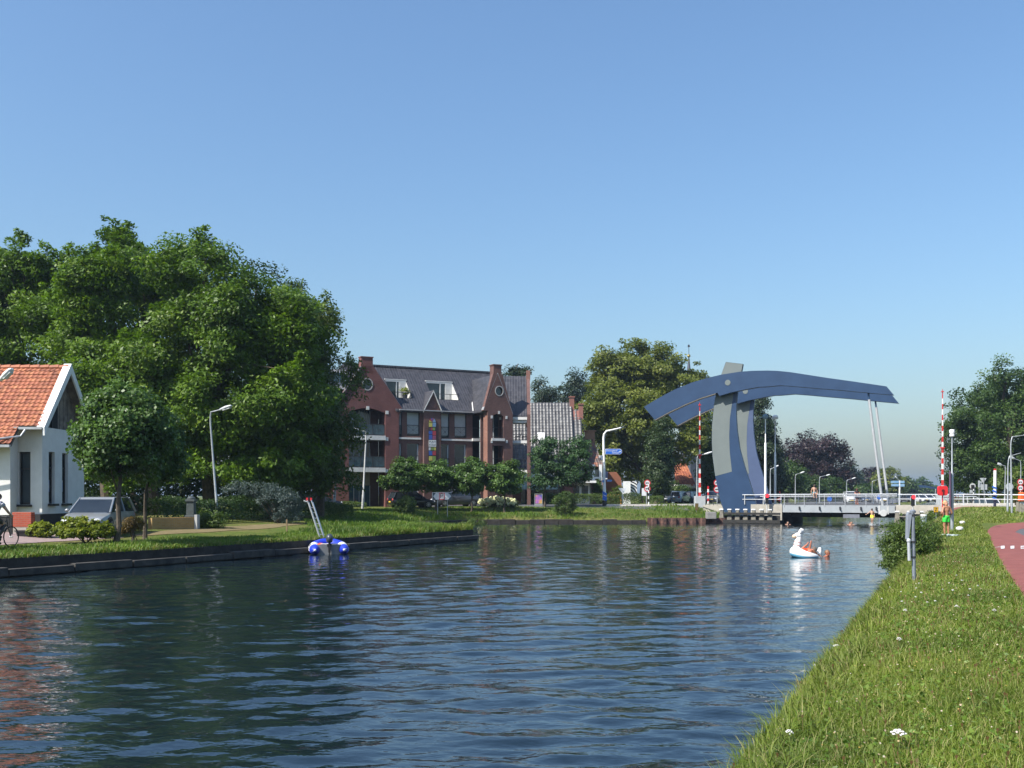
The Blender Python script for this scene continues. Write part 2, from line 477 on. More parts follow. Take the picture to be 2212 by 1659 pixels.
for px in (2166, 2187, 2209):
    a = ground_pt(px-4, 1187); b_ = ground_pt(px+4, 1186.4); c_ = ground_pt(px+4, 1180.5); d_ = ground_pt(px-4, 1181)
    mk.quad(*[p+UP*.024 for p in (a, b_, c_, d_)])
a = ground_pt(2149, 1184.2); b_ = ground_pt(2166, 1182.2)
mk.quad(a+UP*.024, b_+UP*.024, b_+UP*.024+dv*.12, a+UP*.024+dv*.12)
tag(mk.build('road_markings', WHITEPAINT), kind='structure')
# bridge road and the street on the far left bank
RZ = 1.55
sheet('bridge_road', [xy(C(-4.2, 88.3)), xy(C(40, 88.3)), xy(C(40, 95)), xy(C(-4.2, 95))], ASPH, .02)
sheet('bridge_cycle_path', [xy(C(-1.5, 82.6)), xy(C(12, 80.5)), xy(C(40, 80.5)), xy(C(40, 86)), xy(C(-1.5, 86))], REDASPH, .02)
sheet('street', [(-60, 108), (-34, 99), (-20, 96.5), (-8, 93.5), (4, 92.2), (18, 93.0), xy(C(-20, 89)), xy(C(-14.2, 88.6)), xy(C(-14.2, 95)), (24, 101), (4, 100), (-8, 100), (-34, 112), (-60, 118)], ASPH, .02)
sheet('road_along_canal', [xy(C(-17, 100)), xy(C(-26, 100)), xy(C(-26, 620)), xy(C(-12, 620)), xy(C(-12, 150))], ASPH, .02, step=4)
# brick street in front of the white house, trodden path along the quay
BRK = M('street_brick', (.29, .21, .195), .85, col2=(.23, .17, .16), scale=5, bump=.35, bscale=26)
pts = [gp2(*p) for p in ((-90, 1188), (0, 1178.5), (100, 1171.5), (200, 1166), (268, 1162.5), (250, 1160), (205, 1157), (98, 1153), (22, 1150.5), (-90, 1149))]
sheet('brick_street', pts, BRK, .018, .5)
SOIL = M('trodden_soil', (.2, .155, .085), .95, col2=(.15, .125, .06), scale=2.5, bump=.5, bscale=25, spec=.1)
pts = [gp2(*p) for p in ((278, 1160), (378, 1154), (500, 1146.5), (600, 1140), (665, 1132), (640, 1129), (560, 1134), (470, 1139), (378, 1145), (300, 1153))]
sheet('path', pts, SOIL, .018, .5)
pts = [gp2(*p) for p in ((735, 1121), (800, 1117), (872, 1113), (860, 1108), (790, 1111), (735, 1116))]
sheet('footpath', pts, SOIL, .018, .5)
PAV = M('pale_paving', (.36, .31, .27), .85, col2=(.3, .26, .22), scale=5, bump=.3)

# ---- quay walls
def strip_wall(mb, poly, d0, d1, z0, z1):
    P = [Vector((p[0], p[1], 0)) for p in poly]; rings = []
    for i, p in enumerate(P):
        a = (P[i]-P[i-1]).normalized() if i else (P[1]-P[0]).normalized()
        b = (P[i+1]-P[i]).normalized() if i < len(P)-1 else a
        na = Vector((-a.y, a.x, 0)); nb = Vector((-b.y, b.x, 0)); n = (na+nb).normalized()
        k = min(1.6, 1/max(.4, n.dot(na)))
        rings.append([p+n*d0*k+UP*z0, p+n*d1*k+UP*z0, p+n*d1*k+UP*z1, p+n*d0*k+UP*z1])
    mb.loft(rings)
def subdiv(poly, step):
    out = []
    for a, b in zip(poly[:-1], poly[1:]):
        n = max(1, int(math.dist(a, b)/step))
        out += [(a[0]+(b[0]-a[0])*k/n, a[1]+(b[1]-a[1])*k/n) for k in range(n)]
    return out+[poly[-1]]
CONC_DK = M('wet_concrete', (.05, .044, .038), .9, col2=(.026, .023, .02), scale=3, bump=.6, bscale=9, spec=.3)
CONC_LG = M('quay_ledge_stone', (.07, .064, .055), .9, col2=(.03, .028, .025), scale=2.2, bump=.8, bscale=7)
q = thing('quay_wall', 'long dark stepped quay wall with a stone ledge below the left grass verge', 'quay wall', (-12.87, 33.1, 0))
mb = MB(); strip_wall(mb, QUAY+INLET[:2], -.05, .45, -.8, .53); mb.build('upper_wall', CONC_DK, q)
mb = MB(); rr_ = random.Random(4)
sp = subdiv(QUAY, 1.9)
for a, b in zip(sp[:-1], sp[1:]):
    if a[1] < 8: continue
    L = math.dist(a, b); e = .025/L
    a2 = (a[0]+(b[0]-a[0])*e, a[1]+(b[1]-a[1])*e); b2 = (b[0]-(b[0]-a[0])*e, b[1]-(b[1]-a[1])*e)
    strip_wall(mb, [a2, b2], -.38-rr_.random()*.05, -.055, .03, .23+rr_.random()*.07)
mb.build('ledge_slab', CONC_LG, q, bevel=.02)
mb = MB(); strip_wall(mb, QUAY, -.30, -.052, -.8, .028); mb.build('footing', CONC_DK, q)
q = thing('stone_bank_edge', 'low dark stone edge along the far bank below the dry grass', 'quay wall', (4, 84.9, 0))
mb = MB(); sp = subdiv(INLET[2:]+MIDB[:3], 1.1)
for a, b in zip(sp[:-1], sp[1:]):
    strip_wall(mb, [a, (b[0]-(b[0]-a[0])*.02, b[1]-(b[1]-a[1])*.02)], -.12-rr_.random()*.1, .45, -.6, .27+rr_.random()*.1)
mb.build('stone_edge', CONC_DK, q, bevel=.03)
RUST = M('rusty_steel', (.15, .075, .055), .85, col2=(.055, .032, .028), scale=5, bump=.5, bscale=20)
q = thing('sheet_piling', 'rusty brown corrugated sheet piling between the stone edge and the bridge', 'sheet piling', (15, 85.6, 0))
mb = MB(); prof = []
A = Vector((11.6, 85.3, 0)); B = Vector((18.9, 86.0, 0)); u_ = (B-A).normalized(); w_ = Vector((u_.y, -u_.x, 0)); L = (B-A).length
x = 0
while x < L:
    for dx, o_ in ((0, 0), (.32, 0), (.42, .26), (.74, .26), (.84, 0)): prof.append(A+u_*(x+dx)+w_*o_)
    x += .86
mb.loft([[p+UP*-.8, p+UP*.46, p+UP*.46-w_*.05, p-w_*.05+UP*-.8] for p in prof], cap=True)
mb.build('steel_sheet', RUST, q)
mb = MB(); c0 = GD(1535, 1110, .95); c0 = D(1545, 1112, 85.3)
mb.box((c0.x-.35, c0.y+.1, .68), (.8, .8, .6)); tag(mb.build('concrete_block', M('grey_block', (.27, .26, .24), .9, col2=(.2, .19, .18), scale=3), bevel=.03),
    'grey concrete block half over the rusty sheet piling', 'concrete block')
# ================================================================ vegetation
ROB = M_leaf('robinia_leaf', (.055, .11, .006), (.105, .19, .011), (.185, .265, .022), .33)
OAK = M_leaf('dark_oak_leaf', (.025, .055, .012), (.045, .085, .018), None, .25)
EDGE = M_leaf('maple_leaf_green', (.05, .09, .014), (.095, .145, .025), (.17, .2, .05), .35)
PLANE = M_leaf('round_crown_leaf', (.05, .105, .018), (.09, .165, .034), (.15, .235, .07), .33, .42)
LIME = M_leaf('lime_leaf', (.085, .115, .016), (.145, .175, .026), (.22, .235, .045), .35)
POP = M_leaf('columnar_leaf', (.03, .055, .018), (.055, .09, .03), None, .25)
CON = M_leaf('conifer_leaf', (.018, .036, .016), (.035, .06, .024), None, .15)
BEECH = M_leaf('copper_beech_leaf', (.014, .009, .012), (.03, .016, .019), (.045, .025, .026), .12)
DKG = M_leaf('dense_green_leaf', (.03, .065, .014), (.06, .11, .022), (.1, .155, .035), .3)
GEN = M_leaf('hedge_leaf', (.04, .08, .015), (.075, .125, .022), (.13, .17, .04), .3)
YEL = M_leaf('yellow_green_leaf', (.10, .14, .012), (.2, .24, .02), (.33, .33, .04), .4)
WIL = M_leaf('willow_leaf', (.05, .09, .018), (.095, .15, .03), (.15, .2, .05), .35)
SILV = M_leaf('silver_spruce_leaf', (.04, .07, .066), (.075, .108, .1), (.15, .19, .178), .1)
WISP = M_leaf('feathery_leaf', (.028, .07, .022), (.05, .11, .035), (.085, .15, .05), .3)
BARK = M('bark', (.11, .085, .06), .95, col2=(.06, .048, .036), scale=6, bump=.8, bscale=14)
BARKL = M('pale_bark', (.22, .19, .13), .95, col2=(.15, .13, .09), scale=6, bump=.6, bscale=14)

def leaf_quads(P, dirs, nrm, ln, wd, rng, fold=.0):
    """diamond leaves: centre P, long axis dirs, normal nrm"""
    a = dirs/np.linalg.norm(dirs, axis=1, keepdims=True)
    b = np.cross(nrm, a); b /= np.linalg.norm(b, axis=1, keepdims=True)+1e-9
    ln = ln[:, None]*.5; wd = wd[:, None]*.5
    return np.stack([P-a*ln, P+b*wd+a*ln*.1, P+a*ln, P-b*wd+a*ln*.1], 1)
def crown(rng, lobes, nclump, nleaf, cr, leaf, aspect=.5, shell=.55, droop=0., flat=.7, up=.6, spikes=0, spike_h=2.0, zmin=None, sub=0):
    """leaves (n,4,3) and per-leaf value; lobes = (cx,cy,cz,rx,ry,rz)"""
    lob = np.array(lobes, float)
    if sub:
        ex = []
        for l in lob:
            for _ in range(sub):
                v = rng.normal(size=3); v[2] = v[2]*.8+.2; v /= np.linalg.norm(v); f = .2+.26*rng.random()
                ex.append(np.concatenate([l[:3]+v*l[3:]*(.78+.3*rng.random()), l[3:]*f*np.array([1, 1, .8+.5*rng.random()])]))
        lob[:, 3:] *= .84; lob = np.concatenate([lob, ex])
    wgt = (lob[:, 3]*lob[:, 4]+lob[:, 3]*lob[:, 5]+lob[:, 4]*lob[:, 5]); wgt /= wgt.sum()
    k = rng.choice(len(lob), nclump, p=wgt)
    u = rng.normal(size=(nclump, 3)); u /= np.linalg.norm(u, axis=1, keepdims=True)
    rad = shell+(1.03-shell)*rng.random(nclump)**.6
    cc = lob[k, :3]+u*lob[k, 3:]*rad[:, None]
    outw = u/lob[k, 3:]; outw /= np.linalg.norm(outw, axis=1, keepdims=True)
    csz = cr*(.55+.9*rng.random(nclump))
    if spikes:
        sc_, so_, ss_ = [], [], []
        for _ in range(spikes):
            j = rng.choice(len(lob), p=wgt); v = rng.normal(size=3); v[2] = abs(v[2])+.9; v /= np.linalg.norm(v)
            base = lob[j, :3]+v*lob[j, 3:]*.92; hh = spike_h*(.4+.8*rng.random())
            n = int(4+hh*2.2)
            for q in range(n):
                f = q/n; sc_.append(base+np.array([rng.normal()*.25, rng.normal()*.25, hh*f])); so_.append((v[0]*.4, v[1]*.4, .8)); ss_.append(cr*.75*(1.05-.75*f))
        cc = np.concatenate([cc, sc_]); outw = np.concatenate([outw, so_]); csz = np.concatenate([csz, ss_])
    if zmin is not None:
        kp = cc[:, 2] > zmin; cc, outw, csz = cc[kp], outw[kp], csz[kp]
    nc = len(cc)
    cv = rng.random(nc)
    N = (nleaf*(csz/cr)**1.6).astype(int)+3
    idx = np.repeat(np.arange(nc), N); n = len(idx)
    o = rng.normal(size=(n, 3)); o /= np.linalg.norm(o, axis=1, keepdims=True)
    o *= (rng.random(n)**.45)[:, None]
    o[:, 2] *= flat
    P = cc[idx]+o*csz[idx][:, None]
    P[:, 2] -= droop*csz[idx]*(np.hypot(o[:, 0], o[:, 1])**2)
    nr = outw[idx]*.7+rng.normal(size=(n, 3))*.55+np.array([0, 0, up])
    nr /= np.linalg.norm(nr, axis=1, keepdims=True)
    dr = rng.normal(size=(n, 3))+o*.8-np.array([0, 0, .35+droop])
    dr -= nr*(dr*nr).sum(1, keepdims=True)
    L = leaf*(.65+.7*rng.random(n))
    Q = leaf_quads(P, dr, nr, L, L*aspect, rng)
    var = np.clip(.5*cv[idx]+.5*rng.random(n)+rng.normal(size=n)*.08, 0, 1)
    return Q, var, cc
def mesh_leaves(name, Q, var, mat, parent=None, loc=(0, 0, 0)):
    n = len(Q); F = np.arange(n*4, dtype=np.int32).reshape(n, 4)
    return np_mesh(name, Q.reshape(-1, 3), F, mat, var, parent=parent, loc=loc)
def trunk_mb(rng, base, top, r0, cc, nb=9, limb=.3):
    """tapered bending trunk with limbs into the crown"""
    mb = MB(); base = np.array(base); top = np.array(top); h = top[2]-base[2]
    pts = []; rs = []
    for i in range(7):
        f = i/6; w = np.array([rng.normal(), rng.normal(), 0])*.02*h*(f > 0)
        pts.append(base*(1-f)+top*f+w); rs.append(r0*(1.25 if i == 0 else 1)*(1-.72*f))
    mb.tube([Vector(p) for p in pts], rs, 8)
    if len(cc):
        pick = cc[rng.choice(len(cc), min(nb, len(cc)), replace=False)]
        for c in pick:
            f = limb+(.85-limb)*rng.random(); s = base*(1-f)+top*f
            if c[2] < s[2]-.5: f = max(.15, (c[2]-base[2])/h-.2); s = base*(1-f)+top*f
            m_ = (s+c)/2+np.array([rng.normal()*.2, rng.normal()*.2, .12*h*rng.random()*.5])
            r = r0*(1-.7*f)*.5
            mb.tube([Vector(s), Vector(m_), Vector(c)], [r, r*.6, r*.2], 6, cap=False)
    return mb
def tree(name, label, base, lobes, mat, nclump, nleaf, cr, leaf, r0=.25, seed=1, group=None, bark=None, cat='tree', tip=.8, nb=9, limb=.3, **kw):
    rng = np.random.default_rng(seed); base = Vector(base)
    t = thing(name, label, cat, base, 0, group)
    lob = [(base.x+l[0], base.y+l[1], base.z+l[2], *l[3:]) for l in lobes]
    Q, var, cc = crown(rng, lob, nclump, nleaf, cr, leaf, **kw)
    mesh_leaves('crown', Q, var, mat, t, loc=base)
    zt = max(l[2] for l in lob)
    j = max(range(len(lob)), key=lambda i: lob[i][2])
    top = (base.x*.3+lob[j][0]*.7, base.y*.3+lob[j][1]*.7, base.z+(zt-base.z)*1.0+tip)
    trunk_mb(rng, tuple(base-UP*.15), top, r0, cc, nb, limb).build('trunk', bark or BARK, t, smooth=True)
    return t
def lobes_px(base, spec):
    """lobes given as (px, py, r_px_x, r_px_z, dY) in photo units at the tree's distance"""
    out = []
    for px, py, rx, rz, dy in spec:
        Y = base.y+dy; p = D(px, py, Y); k = Y/FPX
        out.append((p.x-base.x, p.y-base.y, p.z-base.z, rx*k, (rx*.5+rz*.5)*k*.9, rz*k))
    return out

# ---- the big light-green trees behind the white house
G1 = 'tall light green trees behind the white house'
def robinia(px, Y, spec, seed, label, n=190, spikes=16):
    b = at_ground(px, Y)
    return tree('robinia_tree', label, b, lobes_px(b, spec), ROB, n, 230, .95, .24, .32, seed, G1, aspect=.45, shell=.3, flat=.6, spikes=int(spikes*1.7), spike_h=1.3, up=.5, nb=16, sub=7)
robinia(60, 60, [(20, 690, 110, 120, 0), (0, 610, 70, 75, 0), (75, 620, 88, 76, 0), (150, 640, 80, 100, 1), (-70, 700, 120, 150, 2), (60, 800, 120, 120, -1)], 11, 'leftmost tall light green tree rising behind the orange tiled roof', 250, 20)
robinia(235, 57, [(235, 655, 85, 125, 0), (240, 590, 55, 52, 0), (200, 760, 110, 110, 0), (290, 850, 120, 120, -2), (300, 985, 90, 70, -2)], 12, 'tall light green tree with the topmost leafy spire, above the round-headed tree', 250, 18)
robinia(335, 63, [(335, 640, 85, 100, 0), (300, 600, 60, 70, 0), (385, 610, 60, 80, -1), (310, 740, 100, 110, 0), (360, 860, 110, 110, 0)], 13, 'light green tree between the spired tree and the tree above the leaning lamp', 170, 13)
robinia(455, 56, [(440, 640, 90, 110, 0), (430, 760, 110, 120, 0), (520, 720, 90, 110, 0), (480, 880, 130, 110, -1), (400, 930, 90, 90, 0), (490, 1000, 115, 62, -2)], 14, 'broad light green tree rising directly above the leaning lamp post', 290, 14)
robinia(590, 58, [(585, 690, 90, 100, 0), (600, 790, 100, 110, 0), (570, 900, 120, 100, -2), (640, 870, 80, 110, -1), (610, 1000, 95, 60, -2)], 15, 'rounded light green tree over the silvery spruce', 240, 9)
b = at_ground(560, 76)
tree('oak_tree', 'very dark tree top showing behind the light green trees', b, lobes_px(b, [(540, 640, 80, 85, 0), (620, 720, 70, 110, 0), (500, 700, 80, 100, 0), (560, 830, 140, 150, 0)]), OAK, 190, 130, .9, .22, .35, 21, shell=.45, aspect=.6)
b = at_ground(690, 62)
tree('maple_tree', 'tree with drooping olive branches beside the red brick gable, right end of the tree group', b,
     lobes_px(b, [(655, 740, 60, 110, 0), (682, 850, 66, 115, 0), (712, 955, 54, 86, -1), (650, 950, 85, 110, 0), (700, 1010, 60, 50, -2)]), EDGE, 330, 150, .75, .2, .25, 22, droop=.9, shell=.45, aspect=.55, nb=14, sub=6)
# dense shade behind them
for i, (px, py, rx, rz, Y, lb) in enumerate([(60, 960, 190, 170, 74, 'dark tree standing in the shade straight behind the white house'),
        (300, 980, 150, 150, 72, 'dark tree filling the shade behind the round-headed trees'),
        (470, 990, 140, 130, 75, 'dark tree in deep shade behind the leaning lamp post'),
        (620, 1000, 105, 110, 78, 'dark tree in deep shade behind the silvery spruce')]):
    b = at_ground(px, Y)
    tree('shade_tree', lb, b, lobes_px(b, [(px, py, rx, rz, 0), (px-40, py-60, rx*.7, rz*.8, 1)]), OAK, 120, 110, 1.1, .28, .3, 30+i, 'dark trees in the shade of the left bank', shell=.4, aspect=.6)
# ---- two round-headed trees by the white house
b = at_ground(249, 35.6)
t = tree('round_tree', 'round-headed tree with large leaves in front of the silver car', b, lobes_px(b, [(265, 940, 96, 98, 0), (225, 965, 55, 60, 0), (305, 930, 62, 75, 0), (262, 890, 70, 56, 0)]), PLANE, 420, 75, .34, .12, .11, 41,
     'round-headed street trees beside the white house', shell=.5, aspect=.85, up=.45, flat=.9, tip=0, nb=10, droop=.3, limb=.62)
b = at_ground(313, 38.6)
tree('round_tree', 'darker round-headed tree just behind the one in front of the silver car', b, lobes_px(b, [(322, 955, 66, 82, 0), (340, 1000, 55, 45, 0)]), PLANE, 260, 70, .36, .12, .09, 42,
     'round-headed street trees beside the white house', shell=.4, aspect=.85, up=.45, flat=.9, tip=0, nb=10, limb=.62)
# ---- clipped street trees in front of the brick apartments
pl0 = None
for i, (px, py, rx, rz, lb) in enumerate([(876, 1028, 42, 36, 'leftmost of the four small street trees before the brick apartments'),
        (942, 1030, 40, 33, 'small street tree in front of the entrance bay with the painted panel'),
        (1018, 1028, 38, 38, 'small street tree between the entrance bay and the dark gable'),
        (1090, 1031, 36, 36, 'small street tree in front of the dark brick gable, above the pale hydrangeas')]):
    b = at_ground(px, 88)
    tree('street_tree', lb, b, lobes_px(b, [(px, py, rx*1.12, rz, 0), (px-8, py+12, rx*1.1, rz*.6, 0), (px+8, py-10, rx*.6, rz*.7, 0)]), PLANE, 150, 80, .42, .17, .09, 50+i,
         'clipped street trees along the brick apartments', shell=.45, aspect=.8, up=.5, tip=-.3, nb=7)
for i, (px, py, lb) in enumerate([(1176, 1003, 'feathery green tree nearest the awning'), (1240, 1000, 'feathery green tree hiding the foot of the stepped grey roof')]):
    b = at_ground(px, 93)
    tree('feathery_tree', lb, b, lobes_px(b, [(px-10, py-20, 24, 36, 0), (px+8, py+5, 34, 42, 0), (px-4, py+30, 40, 26, 0), (px+14, py-34, 18, 24, 0)]), WISP, 120, 75, .5, .24, .1, 60+i,
         'feathery trees in front of the grey roof', shell=.4, aspect=.4, up=.5, tip=0)
# ---- the large lime and its neighbours
b = at_ground(1390, 128)
tree('lime_tree', 'huge yellowish green lime tree left of the blue drawbridge', b,
     lobes_px(b, [(1400, 792, 78, 72, 0), (1350, 815, 60, 60, 0), (1440, 800, 50, 55, 1), (1325, 830, 58, 60, 0), (1460, 840, 60, 75, 0), (1350, 900, 80, 90, -2), (1440, 930, 90, 100, -2), (1310, 960, 50, 80, 0), (1355, 1000, 80, 58, 0), (1495, 905, 38, 60, 0)]),
     LIME, 900, 120, 1.1, .34, .55, 71, sub=4, shell=.4, aspect=.6, up=.7, flat=.55, nb=16)
for i, (px, py, rx, rz, Y, mat, nm, lb) in enumerate([
        (1416, 1005, 24, 75, 112, POP, 'columnar_tree', 'slim dark columnar tree right beside the round traffic signs'),
        (1431, 985, 17, 85, 114, POP, 'columnar_tree', 'slim dark columnar tree under the tail of the bridge beam'),
        (1536, 985, 27, 90, 135, DKG, 'roadside_tree', 'dark tree behind the red and white barrier pole'),
        (1570, 960, 40, 110, 150, DKG, 'roadside_tree', 'dark tree straight behind the curved bridge tower'),
        (1540, 835, 38, 40, 190, CON, 'pine_tree', 'distant pine top peeping over the blue beam left of the grey tower top'),
        (1640, 930, 40, 95, 140, CON, 'conifer_tree', 'tall dark conifer with ragged branches right behind the two curved towers'),
        (1667, 1000, 30, 70, 143, CON, 'conifer_tree', 'lower dark conifer beside the white masts'),
        (1700, 1030, 40, 45, 170, DKG, 'roadside_tree', 'green tree at the foot of the copper beech, towards the masts'),
        (1105, 800, 36, 22, 135, CON, 'pine_tree', 'pine top showing over the ridge of the apartment roof'),
        (1178, 848, 34, 34, 150, CON, 'pine_tree', 'dark pine above the ridge of the grey glazed roof'),
        (1243, 838, 38, 42, 155, CON, 'pine_tree', 'taller dark pine between the grey roof and the lime tree'),
        (1215, 880, 60, 40, 160, CON, 'pine_tree', 'low broad dark pine close behind the grey roof chimneys')]):
    b = at_ground(px, Y)
    if nm == 'columnar_tree':
        lo = [(px, py, rx, rz, 0), (px+4, py+30, rx*1.05, rz*.6, 0)]
    elif nm == 'conifer_tree':
        lo = [(px, py-rz*.55, rx*.35, rz*.4, 0), (px, py-rz*.1, rx*.7, rz*.4, 0), (px, py+rz*.4, rx, rz*.6, 0)]
    else:
        lo = [(px, py, rx*.85, rz*.85, 0), (px-rx*.4, py+rz*.3, rx*.6, rz*.6, 0), (px+rx*.4, py+rz*.2, rx*.6, rz*.6, 0)]
        if py < 900: lo.append((px, (py+1080)/2, rx*.9, (1080-py)/2, 0))
    k = Y/2150
    tree(nm, lb, b, lobes_px(b, lo), mat, int(70+rx*rz*.03), 90, 1.0*max(.7, Y/150), .3*Y/130, .22, 80+i, nm.replace('_', ' ')+'s near the bridge' if nm != 'pine_tree' else 'distant pines',
         shell=.4, aspect=.5, bark=BARKL if nm == 'columnar_tree' else BARK, up=.5 if nm != 'conifer_tree' else .2, droop=.0 if nm != 'conifer_tree' else .8)
# ---- beyond the bridge
b = at_ground(1760, 215)
tree('copper_beech', 'large domed copper beech with dark purple leaves behind the bridge railing', b,
     lobes_px(b, [(1760, 985, 58, 55, 0), (1715, 1000, 42, 52, 0), (1805, 1005, 38, 50, 0), (1765, 1040, 78, 42, 0)]), BEECH, 260, 110, 1.6, .5, .6, 101, shell=.5, aspect=.6)
far = [(1745, 1052, 44, 30, 200, DKG, 'green tree straight in front of the copper beech'), (1798, 1055, 34, 26, 205, DKG, 'smaller green tree at the right skirt of the copper beech'),
       (1835, 1040, 14, 42, 290, CON, 'narrow dark spire tree just right of the copper beech'), (1853, 1046, 9, 34, 300, CON, 'thinnest spire tree right of the copper beech'),
       (1880, 1043, 26, 36, 330, BEECH, 'far purple beech left of the bridge hangers'), (1920, 1040, 38, 36, 300, LIME, 'far rounded green tree behind the bridge hangers'),
       (1955, 1052, 26, 24, 360, DKG, 'far green tree left of the distant drawbridge'), (1990, 1056, 22, 24, 470, DKG, 'hazy round tree just right of the distant drawbridge'),
       (2024, 1063, 26, 12, 620, DKG, 'hazy low trees at the far end of the canal'), (1868, 1062, 24, 18, 280, DKG, 'low bushy tree below the far purple beech'),
       (1685, 1055, 30, 28, 190, DKG, 'low green tree behind the white masts'), (1820, 1064, 30, 16, 260, DKG, 'low hedge-like tree below the spire trees')]
for i, (px, py, rx, rz, Y, mat, lb) in enumerate(far):
    b = at_ground(px, Y)
    tree('distant_tree', lb, b, lobes_px(b, [(px, py, rx*.8, rz*.9, 0), (px-rx*.4, py+rz*.3, rx*.55, rz*.6, 0), (px+rx*.45, py+rz*.25, rx*.55, rz*.6, 0)]), mat,
         90, 60, 1.1*Y/200, .45*Y/200, .3, 110+i, 'trees beyond the bridge', shell=.4, aspect=.6, nb=4)
# ---- right-hand trees
b = at_ground(2105, 128)
tree('roadside_oak', 'large dark green tree behind the right barrier pole', b,
     lobes_px(b, [(2098, 900, 48, 60, 0), (2075, 950, 50, 75, 0), (2120, 960, 60, 90, 0), (2085, 1015, 55, 55, 0), (2140, 870, 40, 50, 0)]), DKG, 400, 110, .95, .28, .4, 131, 'tall trees on the right bank', shell=.45, aspect=.6, nb=14, sub=6)
b = at_ground(2185, 120)
tree('roadside_oak', 'taller dark green tree cut by the right edge of the photo', b,
     lobes_px(b, [(2170, 830, 48, 60, 0), (2215, 850, 60, 70, 0), (2190, 930, 70, 100, 0), (2250, 930, 70, 120, 2), (2170, 1000, 50, 60, 1)]), DKG, 430, 110, .95, .28, .45, 132, 'tall trees on the right bank', shell=.45, aspect=.6, nb=14, sub=6)
b = at_ground(2240, 150)
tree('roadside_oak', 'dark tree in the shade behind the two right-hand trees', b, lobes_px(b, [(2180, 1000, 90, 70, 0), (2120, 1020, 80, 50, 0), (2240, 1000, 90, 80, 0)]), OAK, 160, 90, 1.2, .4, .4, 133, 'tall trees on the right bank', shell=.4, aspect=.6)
for i, (px, py, lb) in enumerate([(2160, 1048, 'small bright green tree left of the tall grey lamp posts'), (2196, 1040, 'small bright green tree behind the round truck ban signs')]):
    b = at_ground(px, 96)
    tree('young_tree', lb, b, lobes_px(b, [(px, py, 17, 26, 0), (px+4, py-18, 12, 16, 0)]), EDGE, 60, 60, .4, .2, .07, 140+i, 'young roadside trees on the right', shell=.3, aspect=.7, tip=-.2, bark=BARKL)

# ---- shrubs
def shrub(name, label, px, Y, spec, mat, nclump, nleaf, cr, leaf, seed, cat='shrub', group=None, **kw):
    b = at_ground(px, Y); rng = np.random.default_rng(seed)
    lob = [(b.x+l[0], b.y+l[1], b.z+l[2], *l[3:]) for l in lobes_px(b, spec)]
    kw.setdefault('shell', .4); kw.setdefault('aspect', .6)
    Q, var, cc = crown(rng, lob, nclump, nleaf, cr, leaf, **kw)
    t = thing(name, label, cat, b, 0, group)
    mesh_leaves('foliage', Q, var, mat, t, loc=b)
    mb = MB()
    for c in cc[rng.choice(len(cc), min(10, len(cc)), replace=False)]:
        s = Vector((b.x+rng.normal()*.1, b.y+rng.normal()*.1, b.z-.05)); c = Vector(c)
        mb.tube([s, (s+c)/2+Vector((rng.normal()*.06, rng.normal()*.06, .1)), c], [.02, .014, .006], 5, cap=False)
    mb.build('stem', BARK, t)
    return t
shrub('willow_shrub', 'green willow bush hanging over the water beside the grey pole', 1948, 29.5, [(1955, 1180, 50, 46, 0), (1930, 1200, 34, 34, 0), (1985, 1158, 36, 36, .6), (1955, 1148, 26, 20, 0), (1960, 1215, 45, 28, 0), (2005, 1160, 30, 30, 1.5)], WIL, 260, 65, .24, .095, 150, spikes=26, spike_h=.3, aspect=.28, up=.4, zmin=.02)
for i, (px, py, rx, rz, Y, lb) in enumerate([(876, 1092, 22, 20, 80, 'clipped round bush just left of the no-mooring sign'), (1023, 1092, 26, 21, 81, 'clipped round bush between the no-mooring sign and the hydrangeas'),
        (1220, 1088, 25, 25, 86.4, 'tallest clipped bush on the bank, before the white extension')]):
    bpx = at_ground(px, Y)
    pyb = HZ+(H-bpx.z)*FPX/Y
    py = pyb-rz*1.0
    shrub('clipped_bush', lb, px, Y, [(px, py, rx, rz, 0), (px-4, py+rz*.45, rx*.95, rz*.55, 0), (px+4, py-rz*.3, rx*.8, rz*.7, 0)], GEN, 150, 50, .25, .1, 160+i, 'bush', 'clipped round bushes on the far bank', shell=.6)
def hedge(name, label, pts, h, wd, mat, dens, leaf, seed, cat='hedge', round_=.25, group=None):
    """leafy hedge along a ground polyline"""
    rng = np.random.default_rng(seed); P = [Vector(p) for p in pts]
    Qs = []; vs = []
    for a, b in zip(P[:-1], P[1:]):
        L = (b-a).length; n = int(dens*L*(h*2+wd)); t = rng.random(n)
        side = rng.random(n); u = (b-a).normalized(); w_ = Vector((-u.y, u.x, 0))
        ang = rng.random(n)*math.pi
        yy = np.sign(np.cos(ang))*np.abs(np.cos(ang))**.5*wd/2; zz = np.abs(np.sin(ang))**.5*h
        rr = .82+.22*rng.random(n)+.07*np.sin(t*L*2.1+seed)*np.sin(ang*3)
        bx = a.x+(b.x-a.x)*t; by = a.y+(b.y-a.y)*t; bz = height(bx, by)
        C_ = np.stack([bx+w_.x*yy*rr, by+w_.y*yy*rr, bz+zz*rr*(.95+.07*np.sin(t*L*1.3))], -1)
        nr = np.stack([w_.x*yy, w_.y*yy, zz*.8], -1)+rng.normal(size=(n, 3))*.45
        nr /= np.linalg.norm(nr, axis=1, keepdims=True)
        dr = rng.normal(size=(n, 3)); L_ = leaf*(.6+.8*rng.random(n))
        Qs.append(leaf_quads(C_, dr-nr*(dr*nr).sum(1, keepdims=True), nr, L_, L_*.65, rng)); vs.append(rng.random(n))
    o = mesh_leaves(name, np.concatenate(Qs), np.concatenate(vs), mat, loc=P[0])
    return tag(o, label, cat, group)
def gpt(px, Y): return at_ground(px, Y)
hedge('hedge', 'long low clipped hedge behind the white kerb, left of the blue and white lamp post', [gpt(1140, 101), gpt(1240, 99), gpt(1385, 98.5)], 1.1, 1.0, GEN, 330, .1, 200)
